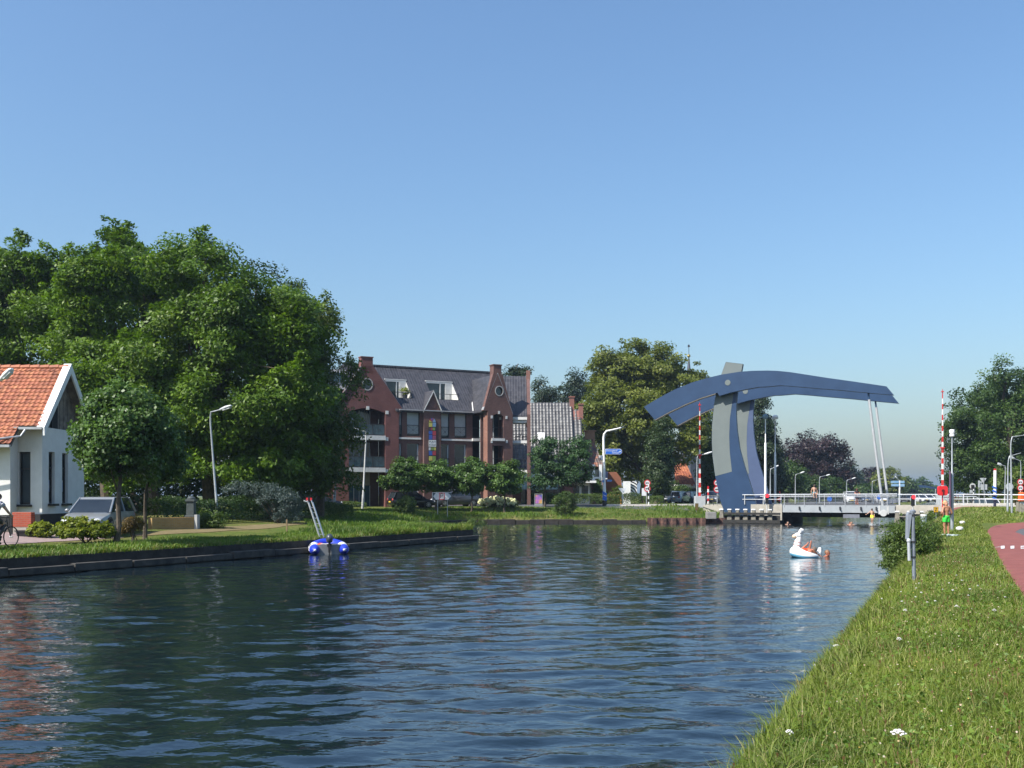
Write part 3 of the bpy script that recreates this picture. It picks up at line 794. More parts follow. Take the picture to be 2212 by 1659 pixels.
hedge('hedge', 'short low hedge under the black and white striped board', [gpt(1390, 103), gpt(1432, 103)], .85, 1.2, GEN, 300, .1, 201)
hedge('hedge', 'dark hedge mound behind the ladder on the left bank', [gpt(655, 63), gpt(735, 64), gpt(757, 64)], .95, 2.4, GEN, 330, .09, 202)
hedge('hedge', 'low clipped hedge below the red brick gable pillar', [gpt(716, 88), gpt(792, 88.5)], .62, 1.2, GEN, 300, .09, 203)
hedge('hedge', 'tall black-green hedge added to darken the gap behind the white house and round trees', [gpt(120, 66), gpt(330, 68), gpt(520, 72), gpt(690, 80)], 5.2, 2.6, OAK, 60, .26, 205)  # hedge put in to turn the bright gap under the crowns dark
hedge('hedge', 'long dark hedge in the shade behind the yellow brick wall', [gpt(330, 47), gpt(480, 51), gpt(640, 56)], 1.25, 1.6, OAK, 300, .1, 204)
shrub('garden_shrub', 'bright green bush beside the slate pillar on the left bank', 462, 46, [(455, 1122, 32, 20, 0), (440, 1128, 22, 16, 0)], GEN, 90, 45, .22, .09, 210)
t = shrub('silver_spruce', 'silvery blue spruce shrub spilling over the dark hedge', 600, 52.5, [(615, 1075, 32, 26, 0), (570, 1060, 40, 18, 0), (520, 1055, 36, 14, 0), (625, 1100, 26, 22, 0), (640, 1085, 16, 16, 0), (615, 1116, 30, 14, -.3), (580, 1085, 30, 20, 0)], SILV, 210, 45, .26, .12, 211, aspect=.22)
shrub('yellow_shrub', 'large yellow-green leafy shrub in front of the silver car', 185, 35.4, [(165, 1138, 42, 20, 0), (205, 1142, 32, 17, 0), (140, 1146, 22, 14, 0), (225, 1148, 20, 12, 0), (180, 1150, 55, 9, -.3)], YEL, 260, 45, .15, .1, 212, aspect=.75, group='yellow-green shrubs by the white house')
shrub('yellow_shrub', 'small yellow-green shrub beside the low red brick wall', 88, 37, [(86, 1142, 22, 13, 0), (100, 1147, 16, 10, 0), (84, 1150, 20, 7, 0)], YEL, 110, 42, .14, .1, 213, aspect=.75, group='yellow-green shrubs by the white house')
shrub('dry_shrub', 'dry reddish brown plants between the two round-headed trees', 290, 37, [(290, 1133, 22, 16, 0), (275, 1140, 14, 10, 0)], M_leaf('dry_leaf', (.1, .07, .02), (.2, .13, .04), (.3, .2, .08), .3), 60, 40, .16, .09, 214, aspect=.35)
HYD = M('hydrangea_bloom', (.72, .7, .42), .8, col2=(.62, .64, .36), scale=8)
t = shrub('hydrangea', 'hydrangea bush full of pale cream flower heads before the dark gable', 1080, 91.5, [(1055, 1087, 16, 9, 0), (1078, 1087, 20, 10, 0), (1100, 1088, 18, 9, 0)], GEN, 90, 40, .3, .13, 215)
rng = np.random.default_rng(5)
def blooms(t, spec, n, r, mat, Y):
    Qs = []
    mb = MB()
    for _ in range(n):
        px, py, rx, rz = spec[rng.integers(len(spec))]
        a = rng.random()*6.28; f = math.sqrt(rng.random())
        p = D(px+rx*math.cos(a)*f, py+rz*math.sin(a)*f, Y-.5-.35*rng.random()); mb.ell(p, r*(.7+.6*rng.random()), 6, 4)
    mb.build('flower_heads', mat, t, smooth=True)['kind'] = 'stuff'
blooms(t, [(1050, 1083, 16, 8), (1075, 1081, 20, 9), (1100, 1083, 16, 7)], 110, .13, HYD, 91.5)
t = shrub('hydrangea', 'small pale yellow hydrangea between the parked cars and the barrier cabinet', 1482, 118, [(1482, 1079, 9, 6, 0)], GEN, 40, 30, .3, .15, 216)
blooms(t, [(1482, 1077, 9, 5)], 26, .14, HYD, 118)
shrub('garden_shrub', 'rounded dark green bush in front of the orange-roofed house', 1468, 123, [(1468, 1060, 28, 20, 0), (1455, 1068, 20, 16, 0)], DKG, 90, 45, .5, .2, 217)
shrub('garden_shrub', 'brownish green bushes left of the orange-roofed house', 1440, 121, [(1438, 1066, 24, 18, 0)], EDGE, 70, 45, .5, .2, 218)
shrub('garden_shrub', 'loose green bush beside the white extension, behind the hedge', 1293, 103, [(1292, 1060, 14, 24, 0), (1300, 1072, 14, 16, 0)], DKG, 80, 40, .35, .15, 219)
shrub('garden_shrub', 'brown and green bush under the terracotta wall', 1345, 106, [(1340, 1068, 20, 16, 0)], EDGE, 60, 40, .35, .15, 220)
shrub('garden_shrub', 'yellow-green bush beside the orange bag on the right', 2196, 92, [(2194, 1077, 6, 7, 0)], YEL, 25, 30, .25, .12, 221)
shrub('garden_shrub', 'scrubby brownish bush at the foot of the right bridge abutment', 2012, 76, [(2015, 1112, 16, 9, 0), (2000, 1117, 14, 6, 0)], EDGE, 60, 40, .25, .1, 222)

# ---- grass
GRASS = M_leaf('grass_blade', (.105, .16, .016), (.175, .23, .03), (.3, .285, .11), .3, .55, patch=.8)
GRASSB = M_leaf('verge_grass_blade', (.07, .14, .01), (.115, .2, .018), (.2, .21, .06), .3, .55, patch=.5)
def blades(name, x, y, hgt, wid, rng, mat, lean=.45, seed_share=.0, zmin=None):
    """three-node bent blades at ground positions x, y"""
    n = len(x); z = height(x, y)-.01
    if zmin is not None: z = np.maximum(z, zmin)
    a = rng.random(n)*2*math.pi; L = hgt*(.5+.75*rng.random(n)); b = a+math.pi/2+rng.normal(size=n)*.5
    ln = lean*(.25+rng.random(n))
    dx, dy = np.cos(b)*ln*L, np.sin(b)*ln*L
    w = wid*(.6+.7*rng.random(n)); ux, uy = np.cos(a)*w/2, np.sin(a)*w/2
    base = np.stack([x, y, z], -1); mid = base+np.stack([dx*.32, dy*.32, L*.58], -1); tip = base+np.stack([dx, dy, L*(1-.22*ln)], -1)
    u = np.stack([ux, uy, np.zeros(n)], -1)
    V = np.stack([base-u, base+u, mid+u*.8, mid-u*.8, tip+u*.12, tip-u*.12], 1).reshape(-1, 3)
    o = np.arange(n)[:, None]*6
    F = np.stack([o+np.array([0, 1, 2, 3]), o+np.array([3, 2, 4, 5])], 1).reshape(-1, 4)
    pv = np.clip(.5+.35*np.sin(x*.9+1.3*np.sin(y*.5))*np.sin(y*.7)+rng.normal(size=n)*.25, 0, 1)
    if seed_share: pv = np.where(rng.random(n) < seed_share, 1.0, pv*.8)
    return tag(np_mesh(name, V, F, mat, np.repeat(pv, 2)), kind='stuff')
def scatter(n, s0, s1, t0, t1, rng, pw=1.0):
    t = t0+(t1-t0)*rng.random(n)**pw; s = s0+(s1-s0)*rng.random(n)
    return s*nv.x+t*dv.x, s*nv.y+t*dv.y
def keep_clumpy(x, y, rng, k=.55):
    v = .5+.5*np.sin(x*2.3+np.sin(y*1.7)*1.5)*np.sin(y*2.1+np.cos(x*1.1)*1.2)
    return rng.random(len(x)) < (1-k)+k*v
rng = np.random.default_rng(9)
X_, Y_, H_, W_ = [], [], [], []
for n, s0, s1, t0, t1, hh, ww in ((210000, -1.68, 1.0, 4.5, 11, .078, .0055), (140000, -1.68, 1.0, 11, 19, .085, .008), (85000, -1.68, 1.05, 19, 30, .095, .011), (55000, -1.68, 1.3, 30, 46, .105, .017),
        (40000, -1.9, 3, 45, 62, .14, .03), (30000, 1.5, 28, 46, 80, .13, .045), (14000, -1.8, 10, 60, 84, .15, .04)):
    x, y = scatter(n, s0, s1, t0, t1, rng); k = keep_clumpy(x, y, rng); x, y = x[k], y[k]
    d = sdist(x, y); s = x*nv.x+y*nv.y; t = x*dv.x+y*dv.y
    pl = np.array(left); 
    bound = np.interp(t, [0, 14, 26, 40, 46, 49, 52], [.93, .93, .98, 1.15, 1.7, 6, 30])
    ok = (d > -.02) & (s < bound) & (y > 1.5) & (t < 80.5+0*s)
    # keep the red path clear where it turns
    ok &= ~((t > 40) & (s > 1.2) & (y < LX[1]+.15) )
    x, y = x[ok], y[ok]
    X_.append(x); Y_.append(y); H_.append(np.full(len(x), hh)*(.75+.7*(rng.random(len(x)) < .12))*(1+.35*np.exp(-(d[ok]/.7)**2))); W_.append(np.full(len(x), ww))
blades('grass', np.concatenate(X_), np.concatenate(Y_), np.concatenate(H_), np.concatenate(W_), rng, GRASS, lean=.85, seed_share=.16)
# long arching tufts by the water, broad weed leaves and tiny clover heads
x, y = scatter(26000, -1.72, -.9, 4.5, 48, rng, 1.3); k = keep_clumpy(x, y, rng, .97) & (sdist(x, y) > -.03); x, y = x[k], y[k]
blades('long_grass', x, y, .19+.1*rng.random(len(x)), .006*(1+y/16), rng, GRASS, lean=1.25, seed_share=.16)
x, y = scatter(30000, -1.6, .97, 4.5, 34, rng, 1.2); k = keep_clumpy(x*1.7, y*1.7, rng, .95) & (sdist(x, y) > .05); x, y = x[k], y[k]; n = len(x)
P_w = np.stack([x, y, height(x, y)+.03+.05*rng.random(n)], -1); nr = rng.normal(size=(n, 3))*.5+np.array([0, 0, 1]); nr /= np.linalg.norm(nr, axis=1, keepdims=True); dr = rng.normal(size=(n, 3)); dr -= nr*(dr*nr).sum(1, keepdims=True); L_ = .018+.032*rng.random(n)**2
tag(mesh_leaves('weed_leaves', leaf_quads(P_w, dr, nr, L_*(1+y/40), L_*.6*(1+y/40), rng), rng.random(n), M_leaf('weed_leaf', (.06, .125, .013), (.11, .19, .022), (.17, .235, .05), .3)), kind='stuff')
x, y = scatter(1500, -1.55, .97, 4.5, 30, rng, 1.1); k = keep_clumpy(x*.8, y*.8, rng, 1.0) & (sdist(x, y) > .1); x, y = x[k], y[k]; n = len(x)
P_w = np.stack([x, y, height(x, y)+.07+.06*rng.random(n)], -1); nr = rng.normal(size=(n, 3))*.3+np.array([0, -.5, 1]); nr /= np.linalg.norm(nr, axis=1, keepdims=True); dr = rng.normal(size=(n, 3)); dr -= nr*(dr*nr).sum(1, keepdims=True); L_ = (.009+.008*rng.random(n))*(1+y/30)
tag(mesh_leaves('clover_heads', leaf_quads(P_w, dr, nr, L_, L_*.9, rng), rng.random(n)**.7, M_leaf('clover_head', (.36, .27, .05), (.36, .27, .2), (.45, .4, .34), .2)), kind='stuff')
# brown seed heads on thin stalks
x, y = scatter(1300, -1.6, .95, 4.5, 34, rng, 1.1); k = keep_clumpy(x, y, rng, .9) & (sdist(x, y) > .1); x, y = x[k], y[k]; n = len(x); zb = height(x, y); hh = .08+.09*rng.random(n)
lx, ly = rng.normal(size=n)*.05, rng.normal(size=n)*.05; tp = np.stack([x+lx, y+ly, zb+hh], -1); bs = np.stack([x, y, zb], -1); wv_ = np.array([.0016, 0, 0])*(1+y/14)[:, None]
V1 = np.stack([bs-wv_, bs+wv_, tp+wv_*.7, tp-wv_*.7], 1); r_ = (.004+.006*rng.random(n))[:, None]*(1+y/30)[:, None]; up_ = np.array([0, 0, 1.0])
V2 = np.stack([tp-up_*.005, tp+np.array([1, 0, 0])*r_+up_*.02, tp+up_*.03, tp-np.array([1, 0, 0])*r_+up_*.02], 1)
SEED = M_leaf('grass_seed_head', (.13, .075, .03), (.2, .13, .06), (.26, .2, .1), .3)
tag(np_mesh('seed_heads', np.concatenate([V1, V2]).reshape(-1, 3), np.arange(8*n).reshape(-1, 4), SEED, np.concatenate([np.full(n, .9), rng.random(n)])), kind='stuff')
def quay_pts(n, d0, d1, rng, poly, y0=-1e9):
    P = np.array(poly); seg = np.hypot(*(P[1:]-P[:-1]).T); k = rng.choice(len(seg), n, p=seg/seg.sum()); f = rng.random(n)
    a = P[k]; b = P[k+1]; u = (b-a)/seg[k][:, None]; nn = np.stack([-u[:, 1], u[:, 0]], -1)
    d = d0+(d1-d0)*rng.random(n)
    q = a+(b-a)*f[:, None]+nn*d[:, None]
    return q[:, 0], q[:, 1], d
X_, Y_, H_, W_ = [], [], [], []
x, y, d = quay_pts(90000, .42, 4.6, rng, [(-19, 21.6)]+QUAY[2:]); k = keep_clumpy(x, y, rng, .6) & (y > 20)
k &= ~((d > 3.2+.3*np.sin(y)) & (y < 38)) & ~((d > 3.0+.5*np.sin(y*.7)) & (y < 52)); x, y, d = x[k], y[k], d[k]
hh = np.where(y > 46, .26, .13)*(.7+.6*(.5+.5*np.sin(x*1.7)*np.sin(y*1.3)))
X_ += [x]; Y_ += [y]; H_ += [hh]; W_ += [np.full(len(x), .03)]
x, y, d = quay_pts(30000, -.05, .6, rng, [(-19, 21.6)]+QUAY[2:]+INLET[:1]); k = keep_clumpy(x, y, rng, .95) & (y > 20); x, y = x[k], y[k]
blades('overhanging_grass', x, y, np.where(y > 46, .36, .2)*(.5+.8*rng.random(len(x))), np.full(len(x), .03), rng, GRASSB, lean=1.0, seed_share=.35, zmin=.5)
# headland at the end of the quay
n = 45000; x = -14+14*rng.random(n); y = 45+37*rng.random(n); dd = sdist(x, y); k = (dd > .38) & (x > -12-.0*y) & (x > -5.2-(y-50)*.26-5) & keep_clumpy(x, y, rng, .5); x, y, dd = x[k], y[k], dd[k]
X_ += [x]; Y_ += [y]; H_ += [np.where(dd < 3, .3, .18)]; W_ += [np.full(len(x), .04)]
blades('grass', np.concatenate(X_), np.concatenate(Y_), np.concatenate(H_), np.concatenate(W_), rng, GRASSB, seed_share=.1)
n = 60000; x = -20+40*rng.random(n); y = 80+14*rng.random(n); dd = sdist(x, y); k = (dd > .38) & (dd < 8.2) & (x*nv.x+y*nv.y < -15) & keep_clumpy(x, y, rng, .6); x, y, dd = x[k], y[k], dd[k]
blades('grass', x, y, np.where((dd < 2.2) | (x > 13), .28, .12)*(.7+.6*(np.sin(x*.8)*np.sin(y*1.1+x) > .2)), np.full(len(x), .045), rng, GRASSB, seed_share=.12)
# ---- yarrow in the right-hand grass
YW = M('yarrow_white', (.74, .72, .68), .8, col2=(.62, .58, .56), scale=40)
GST = M('green_stem', (.11, .15, .04), .7)
fl = [(1544, 1625, .17), (1558, 1655, .16), (1620, 1580, .2), (1757, 1436, .2), (1807, 1408, .18), (1705, 1612, .1), (1940, 1619, .17), (1942, 1398, .1), (1962, 1243, .1), (1990, 1290, .12),
      (2040, 1205, .09), (2110, 1195, .09), (2066, 1250, .1), (2050, 1268, .1), (2078, 1262, .12), (2018, 1250, .09), (1905, 1302, .12), (1978, 1300, .1), (1985, 1268, .09), (2058, 1285, .13),
      (2095, 1283, .12), (2020, 1310, .11), (2003, 1313, .1), (2148, 1332, .09), (2066, 1322, .09), (1896, 1268, .09), (1912, 1262, .1), (1946, 1287, .1), (1922, 1275, .09), (2092, 1298, .09), (2171, 1302, .1),
      (1925, 1232, .1), (1948, 1310, .12), (1979, 1279, .09), (2036, 1283, .09), (2112, 1275, .1), (1955, 1330, .1), (1760, 1450, .1), (2080, 1235, .08), (2140, 1250, .08), (1930, 1255, .09), (2016, 1228, .08)]
for i, (px, py, sz) in enumerate(fl):
    g = ground_pt(px, py+10); sz *= .75 if g.y < 11 else .68; hgt = .16+.1*rng.random()
    Y = g.y; p = D(px, py, Y); p.z = max(p.z, g.z+.13); zb = hz1(p.x, p.y)
    t = thing('yarrow_flower', 'white yarrow flower standing in the grass of the right bank', 'flower', (p.x, p.y, zb), 0, 'yarrow flowers in the right bank grass')
    mb = MB(); mb.tube([(p.x, p.y, zb-.02), (p.x+.01, p.y, (zb+p.z)/2), p], [.004, .0035, .003], 5); mb.build('stem', GST, t)
    mb = MB(); R_ = sz*.5*(.75 if Y < 14 else .62)
    for k in range(16 if Y < 14 else 9):
        a = k*2.4; f = math.sqrt((k+.5)/16)*R_
        c = p+Vector((math.cos(a)*f, math.sin(a)*f, .025*(1-(f/R_)**2)+.006*rng.random()))
        mb.ell(c, (R_*.26, R_*.26, R_*.13), 7, 4)
    mb.build('flower_head', YW, t, smooth=True)
# ================================================================ drawbridge
BLUE = M('bridge_blue_paint', (.02, .05, .112), .45, col2=(.015, .04, .093), scale=.8, spec=.4)
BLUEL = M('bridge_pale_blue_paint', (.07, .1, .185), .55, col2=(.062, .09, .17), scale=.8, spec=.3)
GREYP = M('bridge_grey_paint', (.15, .175, .17), .6, col2=(.135, .158, .154), scale=.8, spec=.3)
TANP = M('bridge_soffit_paint', (.30, .27, .23), .7, col2=(.25, .22, .19), scale=2)
WHITE = M('white_paint', (.78, .78, .76), .5, col2=(.68, .68, .66), scale=3)
OFFW = M('off_white_paint', (.5, .5, .49), .55, col2=(.42, .42, .41), scale=3)
DKMET = M('dark_metal', (.035, .037, .042), .5, metal=.2)
GALV = M('galvanised_steel', (.42, .44, .45), .45, metal=.5, col2=(.33, .35, .36), scale=6)
RAILP = M('rail_paint', (.5, .52, .54), .45, col2=(.42, .44, .46), scale=3)
REDP = M('signal_red_paint', (.62, .035, .03), .45, col2=(.5, .03, .025), scale=4)
BLACK = M('black_paint', (.012, .012, .013), .5)
CONC = M('concrete', (.43, .4, .34), .9, col2=(.32, .295, .25), scale=1.6, bump=.3, bscale=14)
TIMB = M('weathered_timber', (.225, .205, .165), .95, col2=(.13, .12, .1), scale=5, bump=.7, bscale=18)
TIMB_SHADE = M('dark_timber_and_shade', (.035, .033, .03), .9, col2=(.02, .02, .018), scale=5, bump=.5)  # also paints in the shade below the deck and behind the fender
TB = 87.15                                # front plane of the near beam along the canal
br = thing('drawbridge', 'blue and grey steel drawbridge with a curved balance beam over the canal', 'drawbridge', C(-17.5, TB+4, 0))
def onp(sx, sy, t): return ray_plane(sx/KS, sy/KS, C(0, t), dv)
TOP = [(2575.9, 1627.7), (2608.8, 1607), (2662.5, 1576.5), (2706.5, 1554.5), (2767.5, 1530.1), (2828.5, 1511.8), (2884.7, 1498.4), (2960.4, 1486.6), (3011.6, 1483), (3072.7, 1482),
       (3110.6, 1483.4), (3161.3, 1488.5), (3211.9, 1496.3), (3313.2, 1512), (3414.4, 1526), (3546, 1545.4), (3575.2, 1579.9)]
BOT = [(3465, 1570.3), (3363.8, 1560.6), (3262.5, 1552.5), (3186.6, 1545.7), (3123.3, 1541.1), (3060, 1546.7), (3036, 1547.4), (2989.7, 1555.7), (2926.2, 1569.2), (2877.4, 1583.3),
       (2868.8, 1570.4), (2862.7, 1572.8), (2804, 1591), (2743, 1616), (2682, 1644.8), (2618.6, 1679)]
PYL = [(2864, 1576.5), (2855.6, 1618), (2847.7, 1705.5), (2847, 1765.8), (2850, 1826), (2860.7, 1904.5), (2880.3, 1998), (2898.4, 2055), (2910, 2090), (3046, 2090), (3029.5, 2034), (3007, 1955.8),
       (2976.8, 1862.3), (2958.7, 1796), (2948, 1720.6), (2944, 1660.3), (2945, 1612), (2951, 1550), (2966, 1485), (2971.3, 1455.6), (2903, 1447.6), (2884.7, 1498)]
PANEL = [(2864.5, 1576.5), (2856.1, 1618), (2848.2, 1705.5), (2847.5, 1765.8), (2850.5, 1826), (2861.2, 1904.5), (2927.6, 1886.4), (2919.5, 1811), (2917, 1744.7), (2919.5, 1675.4), (2928.5, 1612), (2936, 1560),
         (2950.5, 1548), (2965.5, 1485), (2970.8, 1456.1), (2903.4, 1448.1), (2885.2, 1498)]
DEPTH = .62
L2 = 8.0
for k in range(2):
    off = dv*(L2*k)
    mb = MB(); poly = [onp(x, y, TB)+off for x, y in TOP+BOT]
    mb.prism(poly, dv*DEPTH)
    bm_ = mb.build('balance_beam', BLUE, br)
    # pale soffit strip under tail, rust-stained towards the tip
    mb = MB(); low = [onp(x, y, TB)+off for x, y in BOT[11:]]
    ring = [[p+dv*.02-UP*.004, p+dv*(DEPTH-.02)-UP*.004, p+dv*(DEPTH-.02)-UP*.06, p+dv*.02-UP*.06] for p in low]
    mb.loft(ring); mb.build('soffit_strip', TANP, bm_)
    c = onp(2911, 1530.5, TB)+off
    mb = MB(); mb.lathe(c-dv*.03, [(.245, 0), (.245, .05)], 24, (nv, UP, dv)); mb.build('pivot_cap', GREYP, bm_)
    PT = TB+DEPTH+.05
    mb = MB(); mb.prism([onp(x, y, PT)+off for x, y in PYL], dv*.45)
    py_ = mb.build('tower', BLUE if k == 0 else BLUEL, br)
    mb = MB(); mb.prism([onp(x, y, PT)+off-dv*.012 for x, y in PANEL], dv*.01); mb.build('grey_panel', GREYP, py_)
# deck
sL, sR = -13.5, -4.45; zT = 1.57
mb = MB(); mb.box(C((sL+sR)/2, TB+4.3, zT-.31), (sR-sL, 8.3, .62), (nv, dv, UP)); dk = mb.build('deck', M('deck_white_paint', (.33, .355, .37), .6, col2=(.28, .3, .315), scale=1.2), br)
mb = MB(); mb.box(C((sL+sR)/2, TB+4.3, zT+.03), (sR-sL-.02, 7.7, .05), (nv, dv, UP)); mb.build('road_surface', ASPH, dk)
mb = MB()
for t in (1.3, 4.3, 7.3): mb.box(C((sL+sR)/2, TB+t, .75), (sR-sL, .35, .42), (nv, dv, UP))
for s in np.linspace(sL+.4, sR-.4, 6): mb.box(C(s, TB+4.3, .78), (.25, 7, .3), (nv, dv, UP))
mb.build('girder', TIMB_SHADE, dk)  # girders coloured near-black to hold the shade under the deck
mb = MB(); mb.box(C(-7.9, TB+.10, .66), (1.3, .06, .32), (nv, dv, UP)); mb.build('notice_plate', M('plate_grey', (.16, .17, .2), .7), dk)
for s in (-12.1, -10.45, -8.8, -7.15, -5.95):
    mb = MB(); mb.box(C(s, TB+.09, zT-.25), (.11, .1, .26), (nv, dv, UP)); mb.box(C(s+.05, TB+.03, zT-.36), (.04, .1, .16), (nv, dv, UP)); mb.build('rail_bracket', DKMET, dk)
# hangers
for k in range(2):
    off = dv*(L2*k)
    a = onp(3470, 1568, TB)+off+dv*.3; a2 = onp(3475.5, 1597, TB)+off+dv*.3; b_ = onp(3533.5, 2052, TB)+off+dv*.3
    b_.z = max(b_.z, .75)
    mb = MB(); mb.tube([a+UP*.3, a2], .075, 10); mb.build('hanger_joint', BLUE, br)
    mb = MB(); mb.tube([a2, b_], .105, 12); mb.build('hanger_rod', M('hanger_grey', (.4, .41, .42), .5), br, smooth=True)
    mb = MB(); mb.lathe(b_-dv*.25, [(.28, 0), (.28, .5)], 16, (nv, UP, dv)); mb.box(b_+UP*.25+nv*.33, (.16, .35, .7), (nv, dv, UP)); mb.box(b_+UP*.25-nv*.33, (.12, .35, .7), (nv, dv, UP))
    mb.build('hanger_foot', OFFW, br)
# railings on the deck
for k, t in enumerate((TB+.12, TB+8.35)):
    mb = MB()
    mb.tube([C(sL-1.9, t, 2.46), C(sR+.1, t, 2.5)], .045, 8); mb.tube([C(sL-1.9, t, 2.31), C(sR+.1, t, 2.34)], .035, 8)
    for s in np.arange(sL+.15, sR, 1.65): mb.tube([C(s, t, zT-.1), C(s, t, 2.46)], .022 if k == 0 else .03, 6)
    for zz in (1.78, 1.92, 2.06, 2.2): mb.tube([C(sL, t, zz), C(sR, t, zz+.02)], .006, 4)
    mb.build('railing', RAILP, br)
# abutments (fixed)
ab = thing('bridge_abutment', 'pale concrete abutment wall at the foot of the blue tower', 'abutment', C(-15.5, 90, 0))
def sbox(mb, s0, s1, t0, t1, z0, z1): return mb.box(C((s0+s1)/2, (t0+t1)/2, (z0+z1)/2), (abs(s1-s0), abs(t1-t0), abs(z1-z0)), (nv, dv, UP))
mb = MB(); sbox(mb, -16.3, -13.62, 88.2, 97.5, -.8, 1.5); sbox(mb, -13.62, -13.0, 88.8, 96, -.8, .5); mb.build('pier', TIMB_SHADE, ab)
mb = MB(); sbox(mb, -16.25, -13.6, 87.6, 88.19, .25, 1.62); sbox(mb, -20.6, -18.6, 88.3, 88.9, .3, 1.5)
mb.prism([C(-20.7, 88.2, 1.42), C(-18.55, 88.2, 1.5), C(-18.0, 88.2, .55), C(-18.9, 88.2, .75), C(-19.6, 88.2, 1.05)], dv*.09)
sbox(mb, -20.6, -13.6, 88.95, 97.3, 1.2, 1.56)
mb.build('concrete_wall', CONC, ab)
mb = MB()
for zz, r_ in ((2.44, .04), (2.05, .03)): mb.tube([C(-17.0, 87.75, zz), C(-13.65, 87.75, zz)], r_, 8)
for s in (-16.8, -15.2, -13.7): mb.tube([C(s, 87.75, 1.6), C(s, 87.75, 2.44)], .04, 8)
mb.build('railing', RAILP, ab)
mb = MB()
mb.tube([C(-20.5, 88.5, 2.35), C(-18.5, 88.5, 2.38)], .035, 6)
for s in (-20.4, -19.7, -19.0): mb.tube([C(s, 88.5, 1.5), C(s, 88.5, 2.36)], .025, 6)
for zz in np.linspace(1.65, 2.25, 6): mb.tube([C(-20.4, 88.5, zz), C(-19.0, 88.5, zz+.01)], .008, 4)
mb.build('short_railing', DKMET, ab)
ab = thing('bridge_abutment', 'concrete abutment with the long white railing on the right bank', 'abutment', C(-3.5, 88, 0))
mb = MB(); sbox(mb, -4.35, 2.6, 85.6, 86.2, .1, 1.62); sbox(mb, -4.35, -3.7, 86.2, 97, -.8, 1.5); sbox(mb, -4.35, 6, 86.25, 97, 1.2, 1.54); mb.build('concrete_wall', CONC, ab)
mb = MB(); sbox(mb, -4.45, -4.36, 86.1, 97, .3, 1.5); mb.build('steel_edge', DKMET, ab)
mb = MB()
pts = [C(-4.2, 85.9, 2.46), C(1.6, 85.9, 2.47), C(7.2, 84.4, 2.4)]
mb.tube(pts, .045, 8); mb.tube([p-UP*.36 for p in pts[:2]]+[pts[2]-UP*.36], .03, 8)
for p in [C(-4.1, 85.9, 0), C(-2.9, 85.9, 0), C(-1.0, 85.9, 0), C(.6, 85.9, 0)]: mb.tube([Vector((p.x, p.y, 1.6)), Vector((p.x, p.y, 2.46))], .05, 8)
mb.build('railing', RAILP, ab)
# timber fenders
def fender(label, s0, s1, t, n, white_sp, z_top=1.12):
    f = thing('timber_fender', label, 'fender', C((s0+s1)/2, t, 0))
    for k, s in enumerate(np.linspace(s0, s1, n)):
        mb = MB(); w_ = .15
        mb.loft([[C(s-.13*q-.1, t-.13*q-.1, z), C(s+.13*q+.1, t-.13*q-.1, z), C(s+.13*q+.1, t+.14+.1, z), C(s-.13*q-.1, t+.14+.1, z)] for z, q in ((-.8, .9), (.35, .8), (.9, .3), (z_top, .2))])
        p = mb.build('pile', TIMB, f, bevel=.02)
        mb = MB(); mb.box(C(s, t, z_top+.06), (.34, .36, .11), (nv, dv, UP)); mb.build('white_cap', WHITE, p, bevel=.02)
    mb = MB(); sbox(mb, s0+.2, s1+.9, t-.36, t-.2, .74, .93); mb.build('upper_beam', TIMB_SHADE, f)
    mb = MB(); sbox(mb, s0+.1, s1+.75, t+.5, t+.62, -.8, .68); mb.build('dark_backing', TIMB_SHADE, f)  # dark sheet added behind the piles to darken their gaps
    mb = MB(); sbox(mb, s0+.2, s1+.9, t-.42, t-.22, .02, .3); mb.build('lower_beam', TIMB_SHADE, f)
    return f
fender('timber fender with seven white-capped piles in front of the blue tower', -18.45, -14.35, 86.05, 7, 0)
fender('timber fender with white-capped piles under the right abutment', -4.2, -.6, 84.6, 5, 0, 1.05)
mb = MB(); mb.lathe(C(-2.0, 75, -.8), [(.2, 0), (.2, 1.72)], 12); p = thing('mooring_pile', 'grey blue mooring pile with a white cap standing in the water by the right bank', 'pile', C(-2.0, 75, 0))
mb.build('post', M('pile_grey', (.33, .38, .43), .6), p, smooth=True); mb = MB(); mb.lathe(C(-2.0, 75, .92), [(.22, 0), (.22, .16)], 12); mb.build('white_cap', WHITE, p)
# ship signals
LENS = M_emit('red_signal_lens', (.9, .02, .03), 1.6)
def signal(label, pos, post_h):
    s = thing('ship_signal', label, 'signal light', pos)
    mb = MB(); mb.tube([pos, pos+UP*post_h], .05, 8); mb.build('post', OFFW, s)
    b_ = pos+UP*post_h
    mb = MB(); mb.box(b_+UP*.42, (.26, .2, .84)); mb.build('housing', BLACK, s, bevel=.03)
    mb = MB(); mb.lathe(b_+UP*.68-Vector((0, .16, 0)), [(.15, 0), (.13, .06)], 16, (Vector((1, 0, 0)), UP, Vector((0, 1, 0)))); mb.build('red_lens', LENS, s)
    return s
p = D(1656.5, 1090, 85.6); signal('red ship signal lamp in front of the left end of the deck', Vector((p.x, p.y, .9)), .78)
p = D(1972, 1095, 77.8); signal('red ship signal lamp over the right fender', Vector((p.x, p.y, .9)), .68)
